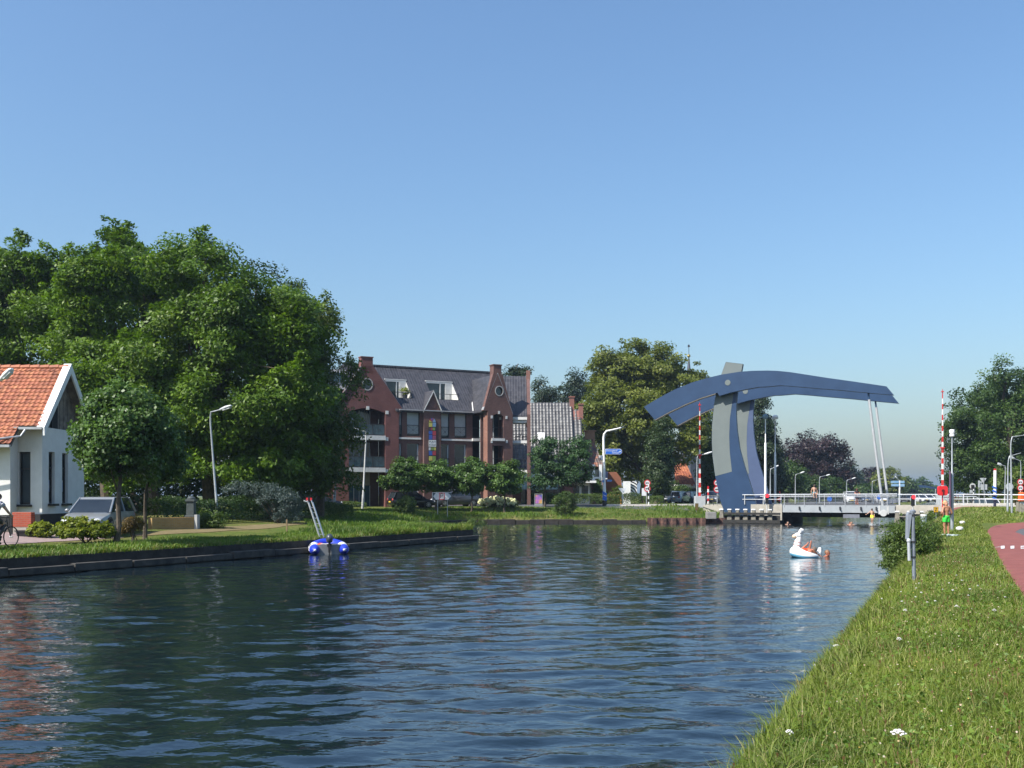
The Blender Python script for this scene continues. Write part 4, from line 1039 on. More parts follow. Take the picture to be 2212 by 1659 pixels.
# barrier poles standing open
def barrier(label, base, h, cab=True):
    b = thing('barrier', label, 'barrier', base)
    if cab:
        mb = MB(); mb.box(base+UP*.55, (.95, .7, 1.1)); mb.build('cabinet', M('cabinet_grey', (.45, .47, .48), .55, col2=(.38, .4, .41)), b, bevel=.03)
    n = 19; z0 = 1.0; L = h-z0
    for par, mt, nm in ((0, REDP, 'red_stripes'), (1, WHITE, 'white_stripes')):
        mb = MB()
        for k in range(n):
            if k % 2 == par:
                a, c = z0+L*k/n, z0+L*(k+1)/n; ra = .2-.13*(k/n); rb = .2-.13*((k+1)/n)
                mb.box(base+UP*(a+c)/2, (ra*1.0, ra*.7, c-a), taper=rb/ra)
        mb.build(nm, mt, b)
    mb = MB(); mb.box(base+UP*(h+.12), (.2, .2, .09)); mb.tube([base+UP*h, base+UP*(h+.35)], .03, 6); mb.box(base+UP*(h*.52), (.36, .2, .12)); mb.build('warning_lamps', REDP, b)
b_ = at_ground(1511.5, 92); barrier('raised red and white barrier pole with grey cabinet left of the blue tower', b_, 9.4)
b_ = at_ground(2036, 92.5); barrier('raised red and white barrier pole on the right bank, before the dark trees', b_, 10.6)
# masts
def mast(label, base, h, r0, head, col=WHITE, thin=.55):
    m_ = thing('mast', label, 'mast', base)
    mb = MB(); mb.tube([base, base+UP*h*thin*.55, base+UP*h*thin, base+UP*(h*thin+.05), base+UP*h], [r0, r0, r0*.8, r0*.45, r0*.35], 10); mb.build('pole', col, m_, smooth=True)
    t = base+UP*h; mb = MB()
    if head == 'globe': mb.ell(t+UP*.12, (.3, .3, .22), 14, 8); mb.lathe(t-UP*.06, [(.3, 0), (.32, .08)], 14); mb.build('globe', WHITE, m_, smooth=True)
    elif head == 'camera': mb.ell(t+UP*.1, (.26, .26, .24), 12, 8); mb.bar(t+UP*.05, t-Vector((.55, 0, -.05)), .08, .06); mb.build('camera', M('camera_grey', (.16, .25, .3), .5), m_, smooth=True)
    else: mb.lathe(t-UP*.1, [(.11, 0), (.11, .1), (.085, .12), (.12, .16), (.12, .28), (.09, .31)], 14); mb.build('cap', WHITE, m_, smooth=True)
    return m_
b_ = D(1653.5, 1096, 88.6); b_.z = 1.3; mast('white mast with a dark camera on its thin top, right of the curved towers', b_, 8.0, .11, 'camera', thin=.72)
b_ = D(1674.5, 1089, 97); b_.z = 1.5; mast('white mast with a white globe on top behind the railing', b_, 8.4, .11, 'globe', thin=.6)
b_ = at_ground(2056.5, 45.5); mast('grey pole with a round white cap standing behind the boy in green shorts', b_, 4.45, .075, 'cap', GALV, .6)
# edge-on sign panel on that pole
mb = MB(); mb.box(b_+Vector((-.1, -.02, 1.75)), (.06, .55, 2.0), (Vector((.905, -.425, 0)), Vector((.425, .905, 0)), UP)); tag(mb.build('canal_sign', M('sign_edge_blue', (.05, .06, .12), .5, col2=(.2, .05, .08), scale=.6)), 'dark sign panel seen edge-on, fixed to the white-capped grey pole', 'sign')
# distant drawbridge
db = thing('drawbridge', 'small hazy blue drawbridge far down the canal', 'drawbridge', D(1977, 1075, 420))
Yf = 420
def fl(pts): return [D(a, b, Yf) for a, b in pts]
mb = MB(); mb.prism(fl([(1944, 1060), (1950, 1054), (1965, 1050), (1985, 1047.5), (2005, 1049.5), (2030, 1055), (2032, 1057), (2022, 1056), (2000, 1053.5), (1985, 1053), (1978, 1055), (1966, 1057), (1953, 1062)]), (0, .7, 0)); mb.build('balance_beam', BLUE, db)
mb = MB(); mb.prism(fl([(1968, 1050), (1971, 1038), (1978, 1039), (1976, 1050), (1975, 1066), (1980, 1084), (1964, 1084), (1963, 1066)]), (0, .8, 0)); mb.build('tower', BLUE, db)
mb = MB(); mb.tube([D(2021, 1056, Yf), D(2020, 1080, Yf)], .08, 6); mb.build('hanger_rod', OFFW, db)
mb = MB(); mb.box(D(2003, 1079, Yf), (9, 6, .7)); mb.build('deck', OFFW, db)
# ================================================================ brick apartment building
def M_tile(name, u, c1, c2, tw=.25, th=.33, rough=.6, bump=.7, spec=.4, zf=1.35):
    """roof tiles: columns along u, rows up the slope"""
    m, nt, b = _new(name); L = nt.links
    g = nt.nodes.new('ShaderNodeNewGeometry')
    dt = nt.nodes.new('ShaderNodeVectorMath'); dt.operation = 'DOT_PRODUCT'; dt.inputs[1].default_value = (u[0]/tw, u[1]/tw, 0)
    L.new(g.outputs['Position'], dt.inputs[0])
    sp = nt.nodes.new('ShaderNodeSeparateXYZ'); L.new(g.outputs['Position'], sp.inputs[0])
    def mth(op, a, b_=None):
        n = nt.nodes.new('ShaderNodeMath'); n.operation = op
        for k, v in enumerate((a, b_)):
            if v is None: continue
            if isinstance(v, (int, float)): n.inputs[k].default_value = v
            else: L.new(v, n.inputs[k])
        return n.outputs[0]
    x = dt.outputs['Value']; y = mth('MULTIPLY', sp.outputs[2], zf/th)
    fx = mth('FLOOR', x); fy = mth('FLOOR', y)
    cb = nt.nodes.new('ShaderNodeCombineXYZ'); L.new(fx, cb.inputs[0]); L.new(fy, cb.inputs[1])
    wn = nt.nodes.new('ShaderNodeTexWhiteNoise'); wn.noise_dimensions = '2D'; L.new(cb.outputs[0], wn.inputs['Vector'])
    n = _noise(nt, .7, 4)
    ad = mth('ADD', mth('MULTIPLY', wn.outputs['Value'], .6), mth('MULTIPLY', n.outputs['Fac'], .4))
    r = _ramp(nt, ad, [(.2, c1), (.8, c2)]); L.new(r.outputs['Color'], b.inputs['Base Color'])
    wx_ = mth('SINE', mth('MULTIPLY', x, 6.2832)); ry = mth('FRACT', y)
    hh = mth('SUBTRACT', mth('MULTIPLY', wx_, .35), mth('MULTIPLY', ry, 1.0))
    _bump(nt, b, hh, bump, .05)
    b.inputs['Roughness'].default_value = rough; b.inputs['Specular IOR Level'].default_value = spec
    return m
AU = Vector((math.cos(R(26)), math.sin(R(26)), 0)); AB = Vector((-AU.y, AU.x, 0)); AO = Vector((-13.2, 92.8, 0))
def T(a, z, b=0.0): return AO+AU*a+AB*b+UP*z
def fp(sx, sy, b=0.0):
    p = ray_plane(sx/KS, sy/KS, AO+AB*b, AB); return ((p-AO).dot(AU), p.z)
BR_RED = M_brick('red_facing_brick', AU, (.175, .062, .055), (.14, .05, .045), (.18, .12, .11))
BR_BRN = M_brick('brown_facing_brick', AU, (.15, .078, .066), (.115, .058, .05), (.15, .1, .09))
BR_SIDE = M_brick('sunlit_flank_brick', AB, (.26, .12, .085), (.21, .095, .07), (.22, .15, .12))  # lighter, warmer brick that carries the flank's sunlight in its colour
ROOFG = M_tile('dark_grey_roof_tile', AU, (.03, .03, .036), (.055, .054, .062), .27, .36, .55)
ROOFC = M_tile('dark_grey_cross_roof_tile', AB, (.03, .03, .036), (.055, .054, .062), .27, .36, .55)
GLASS = M_glass('window_glass'); GLASSB = M_glass('window_glass_bluish', (.03, .06, .075))
BLIND = M('window_blind', (.42, .43, .42), .8, col2=(.36, .37, .37), scale=2)
CREAM = M('cream_panel', (.34, .31, .26), .8, col2=(.28, .26, .22))
SLABW = M('white_slab_edge', (.66, .65, .62), .7, col2=(.55, .54, .52), scale=3)
FRAMEW = M('window_frame_white', (.5, .52, .53), .5)
DARKIN = M('dark_interior', (.012, .012, .014), .9)
apt = thing('apartment_building', 'brick apartment building with dark tiled roof, round gable windows and a painted panel', 'building', T(5, 1.2, 4))
GZ = 1.1
def rect(sx0, sx1, sy0, sy1, b=0.0):
    a0, z1 = fp(sx0, sy0, b); a1, z0 = fp(sx1, sy1, b); return a0, a1, z0, z1
def rpoly(r): a0, a1, z0, z1 = r; return [(a0, z0), (a1, z0), (a1, z1), (a0, z1)]
def tbox(mb, a0, a1, z0, z1, b0, b1): return mb.box(T((a0+a1)/2, (z0+z1)/2, (b0+b1)/2), (abs(a1-a0), abs(b1-b0), abs(z1-z0)), (AU, AB, UP))
# gable A
bA = -.15
P_ = lambda x, y, b=bA: fp(x, y, b)
aL = P_(1339, 1900)[0]; aR = P_(1595, 1900)[0]; iL = P_(1395.5, 1900)[0]; iR = P_(1541, 1900)[0]
arch = []
zs = P_(1541, 1652)[1]; zt_ = P_(1471, 1632)[1]
for k in range(9):
    f = k/8; arch.append((iL+(iR-iL)*f, zs+(zt_-zs)*math.sin(math.pi*f)))
outer = [(aL, GZ), (iL, GZ)]+arch+[(iR, GZ), (aR, GZ), (aR, P_(1595, 1668)[1]), P_(1609, 1633), P_(1492.5, 1464), P_(1444, 1464), P_(1326, 1640), (aL, P_(1339, 1672)[1])]
cA, zA = P_(1470, 1537); rA = .44
hole = [(cA+rA*math.cos(q*math.pi/12), zA+1.12*rA*math.sin(q*math.pi/12)) for q in range(24)]
mb = MB(); mb.holed(outer, [hole], lambda a, z, b: T(a, z, bA+b), .42); wA = mb.build('gable_wall', BR_RED, apt)
mb = MB(); mb.holed([(cA+(rA+.09)*math.cos(q*math.pi/12), zA+1.12*(rA+.09)*math.sin(q*math.pi/12)) for q in range(24)], [hole], lambda a, z, b: T(a, z, bA-.03+b), .3)
rw = mb.build('round_window', M('round_frame_grey', (.4, .39, .37), .7), apt)
mb = MB(); mb.prism([T(a, z, bA+.2) for a, z in hole], AB*.02); mb.build('pane', GLASS, rw)
ch = P_(1445, 1429)[0], P_(1491.7, 1429)[0]
mb = MB(); tbox(mb, ch[0], ch[1], P_(1470, 1466)[1]-.6, P_(1470, 1430)[1], bA, bA+.75); tbox(mb, ch[0]-.05, ch[1]+.05, P_(1470, 1430)[1], P_(1470, 1426)[1], bA-.05, bA+.8); mb.build('chimney', BR_RED, apt)
# coping along the verge
mb = MB(); mb.bar(T(*P_(1443, 1466), bA-.05), T(*P_(1326, 1640), bA-.05), .12, .09); mb.bar(T(*P_(1493.5, 1466), bA+.3), T(*P_(1609.5, 1633), bA+.3), .5, .06); mb.build('coping', M('coping_grey', (.3, .3, .31), .7), apt)
# recessed balconies of gable A
zsl = [P_(1470, 1741)[1], P_(1470, 1870)[1]]
for z in zsl: mb = MB(); tbox(mb, iL-.02, iR+.02, z-.42, z, bA-.08, 1.8); mb.build('balcony_slab', SLABW, apt)
mb = MB(); tbox(mb, iL-.35, iL-.004, GZ, zt_+.1, bA+.43, 1.8); tbox(mb, iR+.004, iR+.35, GZ, zt_+.1, bA+.43, 1.8); tbox(mb, iL-.35, iR+.35, zt_, zt_+.2, bA+.43, 1.8); mb.build('recess_wall', BR_BRN, apt)
floors = [(GZ, zsl[1]-.42), (zsl[1], zsl[0]-.42), (zsl[0], zt_+.05)]
mb = MB(); tbox(mb, iL, iR, GZ, zt_, 1.82, 1.95); mb.build('recess_back', BR_BRN, apt)
for k, (z0, z1) in enumerate(floors):
    ztop = z0+2.25 if k == 0 else z1-.12
    if k == 0: mb = MB(); tbox(mb, iL, iR-.9, ztop, z1, 1.74, 1.8); mb.build('cream_panel', CREAM, apt)
    n = 5
    for q in range(n):
        a0 = iL+(iR-.9-iL)*q/n; a1 = iL+(iR-.9-iL)*(q+1)/n-.06
        mb = MB(); tbox(mb, a0, a1, z0+.03, ztop-.03, 1.70, 1.76); wd = mb.build('glass_door', GLASSB if (k == 0 or q % 2) else GLASS, apt)
        mb = MB(); tbox(mb, a1, a1+.07, z0+.03, ztop-.03, 1.66, 1.74); mb.build('frame', FRAMEW, wd)
def railing(a0, a1, z0, b, h=1.0, name='balcony_railing', fine=True, glass=False):
    mb = MB()
    for z in (z0+.08, z0+h): mb.bar(T(a0, z, b), T(a1, z, b), .05, .05)
    n = max(1, round((a1-a0)/1.05))
    for q in range(n+1):
        a = a0+(a1-a0)*q/n; mb.bar(T(a, z0+.02, b), T(a, z0+h, b), .05, .05, up=AU)
    if fine:
        for q in range(n):
            x0 = a0+(a1-a0)*q/n; x1 = a0+(a1-a0)*(q+1)/n; xm = (x0+x1)/2; zm = z0+h*.55
            for dx, dz in ((1, 1), (1, -1), (-1, 1), (-1, -1), (1, 0), (0, 1), (-1, 0), (0, -1)): mb.bar(T(xm, zm, b), T(xm+dx*(x1-x0)*.48, zm+dz*h*.42, b), .016, .016, up=AB)
    r_ = mb.build(name, DKMET, apt)
    if glass:
        mb = MB(); tbox(mb, a0+.03, a1-.03, z0+.1, z0+h-.04, b+.03, b+.045); mb.build('glass_panel', GLASSB, r_)
    return r_
for z in zsl: railing(iL+.02, iR-.02, z, bA+.12, 1.05, glass=True)
for x, y in ((1471, 1632), (1548, 1650), (1547, 1756), (1546, 1884), (1389, 1883)):
    mb = MB(); a, z = P_(x, y); tbox(mb, a-.14, a+.14, z-.16, z+.16, bA-.04, bA+.3); mb.build('stone_block', SLABW, apt)
# wall B
zE = fp(1740, 1644)[1]
aB0 = aR; aB1 = fp(1937, 1800)[0]
wins = [rect(1597.5, 1608, 1647, 1746), rect(1627.6, 1678.5, 1647, 1745), rect(1764.5, 1797, 1651, 1752), rect(1818, 1865.8, 1652, 1753),
        rect(1597.5, 1606, 1774, 1868), rect(1627.6, 1676, 1774, 1866), rect(1764.5, 1796.2, 1777, 1876), rect(1818, 1864.6, 1777, 1876),
        rect(1628, 1676, 1925, 2012), rect(1766, 1800, 1925, 2012), rect(1815, 1866, 1925, 2012)]
logg = [rect(1890, 1933, 1660, 1754), rect(1890, 1933, 1766, 1876), rect(1890, 1933, 1910, 2015)]
mb = MB(); mb.holed([(aB0, GZ), (aB1, GZ), (aB1, zE), (aB0, zE)], [rpoly(r) for r in wins+logg], T, .38); mb.build('front_wall', BR_BRN, apt)
for i, r in enumerate(wins):
    a0, a1, z0, z1 = r; top = i < 4
    mb = MB(); mb.holed(rpoly((a0+.005, a1-.005, z0+.005, z1-.005)), [rpoly((a0+.07, a1-.13 if not top else a1-.07, z0+.06, z1-.07))], lambda a, z, b: T(a, z, .15+b), .1)
    wf = mb.build('window', FRAMEW if not top else DKMET, apt)
    mb = MB(); tbox(mb, a0+.06, a1-.06, z0+.05, z1-.06, .26, .28); mb.build('pane', GLASS, wf)
    if top: mb = MB(); tbox(mb, a0+.07, a1-.07, z0+(z1-z0)*.1, z1-.07, .17, .2); mb.build('blind', BLIND, wf)
    elif i < 8 and a1-a0 > 1:
        mb = MB(); tbox(mb, a0+(a1-a0)*.55, a1-.2, z0+.06, z1-.1, .285, .3); mb.build('curtain', M('curtain_grey', (.1, .11, .11), .9), wf)
    if i < 8:
        railing(a0+.02, a1-.02, z0+.02, .05, 1.02)
for r in logg:
    a0, a1, z0, z1 = r
    mb = MB(); tbox(mb, a0-.1, a1+.3, z0-.1, z1+.1, 1.6, 1.7); tbox(mb, a0-.1, a0-.02, z0, z1, .39, 1.6); tbox(mb, a0, a1+.3, z0-.1, z0-.01, .39, 1.6); mb.build('recess_back', DARKIN, apt)  # loggia surfaces coloured near-black in place of interior shade
    railing(a0+.02, a1-.02, z0+.02, .1, 1.0, fine=False)
# long white sills
for x0, x1, y in ((1595, 1683, 1751), (1764, 1890, 1757), (1764, 1890, 1882)):
    mb = MB(); a0, z = fp(x0, y); a1, _ = fp(x1, y); tbox(mb, a0, a1, z-.12, z+.05, -.1, .06); mb.build('white_sill', SLABW, apt)
mb = MB(); a0, z = fp(1887, 1758); tbox(mb, a0, aB1+.2, z-.16, z+.1, -.3, .06)
mb.build('white_sill', SLABW, apt)
# small gabled bay with the painted panel
bB = -.32
q = lambda x, y: fp(x, y, bB)
mb = MB(); o_ = [(q(1696, 1900)[0], GZ), (q(1762.5, 1900)[0], GZ), (q(1762.5, 1900)[0], q(1760, 1650)[1]), q(1733, 1572), (q(1696, 1900)[0], q(1697, 1648)[1])]
mb.prism([T(a, z, bB) for a, z in o_], AB*.315); bay = mb.build('gabled_bay', BR_BRN, apt)
ap = q(1733, 1569); eL = q(1692, 1650); eR = q(1767, 1651)
mb = MB()
for e in (eL, eR): mb.prism([T(*ap, bB-.12), T(*e, bB-.12), T(e[0], e[1]+.16, bB-.12), T(ap[0], ap[1]+.2, bB-.12)], AB*.1)
mb.build('white_bargeboard', SLABW, bay)
mb = MB()
for e in (eL, eR): mb.prism([T(ap[0], ap[1]+.2, bB-.1), T(e[0], e[1]+.16, bB-.1), T(e[0], e[1]+.06, bB-.1), T(ap[0], ap[1]+.08, bB-.1)], AB*3.2)
mb.build('bay_roof', ROOFC, bay)
mb = MB(); rr2 = .2; a, z = q(1733, 1620); mb.lathe(T(a, z, bB-.03), [(.3, 0), (.3, .06)], 20, (AU, UP, AB)); mb.build('brick_roundel', BR_BRN, bay)
PC = {'r': (.42, .03, .05), 'b': (.03, .10, .42), 'y': (.55, .5, .1), 'w': (.55, .58, .6), 'g': (.2, .3, .06), 'd': (.05, .03, .06), 'c': (.2, .35, .55), 'p': (.3, .06, .14)}
pm = {k: M('painted_pane_'+n, c, .35, col2=tuple(x*.6+.03 for x in c), scale=5, spec=.5) for (k, c), n in zip(PC.items(), ('red', 'blue', 'yellow', 'white', 'green', 'dark', 'sky', 'plum'))}
x0, x1 = 1714.5, 1743.5; xm = 1729.0
mb = MB()
keys = list(PC)
def pane(xa, xb, ya, yb, k, inset=.6):
    mb.mat(keys.index(k)); a0, z1 = q(xa+inset, ya+inset); a1, z0 = q(xb-inset, yb-inset); tbox(mb, a0, a1, z0, z1, bB-.065, bB-.04)
def wedge(c, r, t0, t1, k):
    mb.mat(keys.index(k)); a, z = q(*c); R_ = r/43.0
    pts = [(a, z)]+[(a+R_*math.cos(R(t)), z+1.25*R_*math.sin(R(t))) for t in np.linspace(t0, t1, 5)]
    mb.prism([T(u_, v_, bB-.065) for u_, v_ in pts], AB*.025)
for t0, t1, k in ((2, 58, 'c'), (62, 88, 'p'), (92, 118, 'b'), (122, 150, 'r'), (153, 178, 'y')): wedge((xm, 1689), 14, t0, t1, k)
for xa, xb, ya, yb, k in ((x0, xm, 1690, 1708, 'y'), (xm, x1, 1690, 1708, 'c'), (x0, 1722, 1710, 1722, 'd'), (1722, xm, 1710, 1722, 'r'), (xm, 1740, 1710, 1722, 'g'), (1740, x1, 1710, 1722, 'd'),
                          (x0, xm, 1723, 1737, 'b'), (xm, x1, 1723, 1742, 'r'), (x0, xm, 1738, 1759, 'b'), (xm, x1, 1742, 1759, 'p'), (x0, 1723, 1789, 1802, 'w'), (1723, 1735, 1789, 1802, 'g'), (1735, x1, 1789, 1802, 'y'),
                          (x0, xm, 1803, 1822, 'b'), (xm, x1, 1803, 1822, 'r'), (x0, xm, 1824, 1843, 'y'), (xm, x1, 1824, 1843, 'g')): pane(xa, xb, ya, yb, k)
mb.build('painted_panel', [pm[k] for k in keys], bay)
mb = MB(); a0, z1 = q(x0-.8, 1686); a1, z0 = q(x1+.8, 1845); tbox(mb, a0, a1, z0, z1, bB-.03, bB-.001); mb.build('panel_frame', BLACK, bay)
mb = MB(); a0, z1 = q(x0, 1760); a1, z0 = q(x1, 1787); tbox(mb, a0, a1, z0, z1, bB-.07, bB-.04); np_ = mb.build('name_plate', WHITE, bay)
for t_, yy in (('PUNT', 1768), ('KOLK', 1780)):
    a, z = q(xm, yy); text(t_, .27, BLACK, np_, T(a, z, bB-.074), AU)
# main roof with two sunken terraces
bR = 4.5
aRL, zR = fp(1372, 1458, bR); zR = fp(1668, 1474, bR)[1]; aRR = fp(1990, 1490, bR)[0]
b0 = -.3; z0 = zE-.08; sl_ = (zR-z0)/(bR-b0)
def rp(sx, sy):
    nrm = AU.cross((AB+UP*sl_).normalized()); p = ray_plane(sx/KS, sy/KS, T(0, z0, b0), nrm); d_ = p-AO; return d_.dot(AU), d_.dot(AB)
def RT(a, b, k): return T(a, z0+(b-b0)*sl_-k*1.0, b)
dorm = [[(1528.4, 1518.3), (1614.9, 1524.2), (1659, 1596), (1579, 1591)], [(1690.8, 1527.6), (1800, 1529.8), (1843.5, 1601.5), (1746.4, 1599.4)]]
hol = []; dr = []
for d_ in dorm:
    q_ = [rp(*p) for p in d_]; bt = (q_[0][1]+q_[1][1])/2; bb = (q_[2][1]+q_[3][1])/2; a0 = (q_[0][0]+q_[3][0])/2; a1 = (q_[1][0]+q_[2][0])/2
    hol.append([(a0, bb), (a1, bb), (a1, bt), (a0, bt)]); dr.append((a0, a1, bb, bt))
aRl2 = fp(1255, 1500, 0)[0]
mb = MB(); mb.holed([(aR-.3, b0), (aB1-1.0, b0), (aRR, bR), (aR-1.8, bR)], hol, RT, .14); mb.build('roof', ROOFG, apt)
mb = MB(); mb.prism([RT(aRl2, b0, 0), RT(aL+.2, b0, 0), RT(aL+3.2, bR, 0), RT(aRL, bR, 0)], UP*-.14)
mb.prism([T(aRL, zR, bR), T(aRR, zR, bR), T(aRR, z0, 2*bR-b0), T(aRl2, z0, 2*bR-b0)], UP*-.14); mb.build('roof', ROOFG, apt)
# gable A's own roof running back
mb = MB(); apx = P_(1468, 1466)
for e in (P_(1326, 1640), P_(1609, 1633)):
    mb.prism([T(apx[0], apx[1], bA+.4), T(apx[0], apx[1], bR), T(e[0], e[1], .6), T(e[0], e[1], bA+.4)], UP*-.12)
mb.build('gable_roof', ROOFC, apt)
mb = MB(); mb.bar(T(aRL, zR+.05, bR), T(aRR, zR+.05, bR), .3, .16); mb.build('ridge', ROOFG, apt)
for a0, a1, bb, bt in dr:
    zb = z0+(bb-b0)*sl_; zt2 = z0+(bt-b0)*sl_
    mb = MB(); mb.holed([(a0, zb), (a1, zb), (a1, zt2), (a0, zt2)], [[(a0+.08, zb+.1), (a0+(a1-a0)*.52, zb+.1), (a0+(a1-a0)*.52, zt2-.14), (a0+.08, zt2-.14)], [(a0+(a1-a0)*.56, zb+.1), (a1-.75, zb+.1), (a1-.75, zt2-.14), (a0+(a1-a0)*.56, zt2-.14)]], lambda a, z, b: T(a, z, bt-.1+b), .08)
    tr = mb.build('terrace_front', FRAMEW, apt)
    mb = MB(); tbox(mb, a0+.05, a1-.7, zb+.05, zt2-.1, bt-.01, bt+.03); mb.build('pane', GLASS, tr)
    mb = MB(); mb.prism([T(a1-.02, zb, bb+.1), T(a1-.02, zb, bt-.12), T(a1-.02, zt2-.1, bt-.12)], AU*.015); tbox(mb, a1-.7, a1-.03, zb, zt2-.12, bt-.15, bt-.11); mb.build('white_cheek', M('cheek_white', (.58, .58, .56), .7), apt)
    mb = MB(); mb.prism([T(a0+.02, zb, bb+.1), T(a0+.02, zb, bt-.12), T(a0+.02, zt2-.1, bt-.12)], -AU*.015); mb.build('side_cheek', DKMET, apt)
    mb = MB(); tbox(mb, a0, a1, zb-.1, zb-.02, bb, bt); mb.build('terrace_floor', CREAM, apt)
    railing(a0+.05, a1-.05, zb-.05, bb+.12, .62, fine=False)
    mb = MB(); tbox(mb, a0-.06, a1+.06, zt2+.03, zt2+.12, bt-.1, bt+.1); mb.build('lintel', SLABW, apt)
tp = thing('terrace_plant', 'green potted plant on the roof terrace beside the first gable', 'potted plant', T(dr[0][1]-.6, z0+(dr[0][2]-b0)*sl_, dr[0][2]+.5))
c_ = T(dr[0][1]-.6, z0+(dr[0][2]-b0)*sl_, dr[0][2]+.5)
mb = MB(); mb.lathe(c_-UP*.05, [(.2, 0), (.26, .45)], 12); mb.build('pot', DKMET, tp)
Q, var, cc = crown(np.random.default_rng(3), [(c_.x, c_.y, c_.z+.75, .55, .4, .4)], 26, 30, .18, .12, shell=.1); mesh_leaves('leaves', Q, var, YEL, tp, loc=c_)
mb = MB(); a, z = fp(1330, 1487, 1.5); tbox(mb, a-1.6, a+1.2, z-1.6, z+.2, 1.2, 2.6); sk = mb.build('roof_box', SLABW, apt)
mb = MB(); tbox(mb, a-1.4, a+1.0, z-1.0, z-.1, 1.15, 1.19); mb.build('pane', GLASSB, sk)
# gutters
mb = MB(); mb.bar(T(aR, zE-.02, -.38), T(aB1-1.0, zE-.02, -.38), .12, .1); mb.build('gutter', M('gutter_grey', (.36, .36, .37), .5), apt)
# gable C standing forward
bC = -2.6
c = lambda x, y: fp(x, y, bC)
cl = c(1951, 1900)[0]; cr_ = c(2051, 1900)[0]; apC = c(1991, 1496); eCl = c(1934, 1642); eCr = c(2052, 1658)
h1 = [(c(1970, 1900)[0], c(1990, 1752)[1]), (c(2014, 1900)[0], c(1990, 1752)[1])]
op1 = [h1[0], h1[1]]+[(h1[1][0]+(h1[0][0]-h1[1][0])*k/6, c(1990, 1665)[1]+.25*math.sin(math.pi*k/6)) for k in range(7)]
op2 = rpoly((h1[0][0], h1[1][0], c(1990, 1876)[1], c(1990, 1782)[1]))
rc = c(1997, 1564); hole = [(rc[0]+.38*math.cos(q_*math.pi/10), rc[1]+.42*math.sin(q_*math.pi/10)) for q_ in range(20)]
mb = MB(); mb.holed([(cl, GZ), (cr_, GZ), (cr_, eCr[1]), eCr, (apC[0]+.5, apC[1]), (apC[0]-.5, apC[1]), eCl, (cl, eCl[1])], [op1, op2, hole], lambda a, z, b: T(a, z, bC+b), .5); mb.build('gable_wall', BR_BRN, apt)
mb = MB(); mb.holed([(rc[0]+.46*math.cos(q_*math.pi/10), rc[1]+.5*math.sin(q_*math.pi/10)) for q_ in range(20)], [hole], lambda a, z, b: T(a, z, bC-.03+b), .3); rw = mb.build('round_window', M('round_frame_grey', (.4, .39, .37), .7), apt)
mb = MB(); mb.prism([T(a, z, bC+.22) for a, z in hole], AB*.02); mb.build('pane', GLASS, rw)
mb = MB(); tbox(mb, cl-.03, cl+.4, GZ, eCl[1]-.1, bC+.51, bC+.95); tbox(mb, cl-.03, cl-.003, GZ, eCl[1]-.1, bC+.004, bC+.51); mb.build('corner_pillar', BR_SIDE, apt)
mb = MB(); tbox(mb, apC[0]-.42, apC[0]+.42, apC[1]-.5, c(1990, 1461)[1], bC+.05, bC+.9); tbox(mb, apC[0]-.48, apC[0]+.48, c(1990, 1461)[1], c(1990, 1457)[1], bC, bC+.95); mb.build('chimney', BR_BRN, apt)
for z_ in (c(1990, 1753)[1], c(1990, 1877)[1]): mb = MB(); tbox(mb, h1[0][0]-.1, h1[1][0]+.1, z_-.26, z_-.01, bC-.12, bC+1.6); mb.build('balcony_slab', SLABW, apt)
for x, y in ((1967, 1668), (1996, 1650), (2026, 1670), (2027, 1766), (1967, 1766)):
    mb = MB(); a, z = c(x, y); tbox(mb, a-.1, a+.1, z-.14, z+.14, bC-.03, bC+.2); mb.build('stone_block', SLABW, apt)
for o2 in (op1, op2):
    zz0 = o2[0][1]; zz1 = max(p[1] for p in o2)
    mb = MB(); tbox(mb, h1[0][0]-.1, h1[1][0]+.1, zz0-.2, zz1+.2, bC+1.5, bC+1.6); wd = mb.build('glass_door', GLASS, apt)
    mb = MB(); tbox(mb, h1[0][0]+.05, h1[0][0]+.65, zz0, zz1, bC+1.44, bC+1.49); mb.build('blind', BLIND, wd)
    mb = MB(); tbox(mb, h1[1][0]-.45, h1[1][0]-.37, zz0, zz1, bC+1.4, bC+1.49); mb.build('frame', FRAMEW, wd)
    railing(h1[0][0]+.02, h1[1][0]-.02, zz0+.02, bC+.1, 1.0, fine=False)
mb = MB(); tbox(mb, cl+.01, cr_-.3, GZ, eCl[1]-.3, bC+1.65, bC+1.8); tbox(mb, cr_-.4, cr_-.004, GZ, eCr[1]-.1, bC+.52, bC+3); mb.build('recess_back', BR_BRN, apt)
mb = MB()
mb.prism([T(apC[0], apC[1]+.05, bC+.5), T(apC[0], apC[1]+.05, bR+.5), T(eCl[0], eCl[1], -.1), T(eCl[0], eCl[1], bC+.5)], UP*-.13)
mb.prism([T(apC[0], apC[1]+.05, bC+.5), T(apC[0], apC[1]+.05, bR+.5), T(eCr[0], eCr[1], bR+.5), T(eCr[0], eCr[1], bC+.5)], UP*-.13)
mb.build('gable_roof', ROOFC, apt)
mb = MB()
for e in (eCl, eCr): mb.bar(T(apC[0], apC[1]+.1, bC+.25), T(e[0], e[1]+.06, bC+.25), .5, .05)
mb.build('coping', M('coping_grey', (.3, .3, .31), .7), apt)
mb = MB(); mb.bar(T(apC[0]-.06, apC[1]+.12, bR-.4), T(eCl[0]-.05, eCl[1]+.12, -.25), .1, .05); mb.build('valley_lead', SLABW, apt)
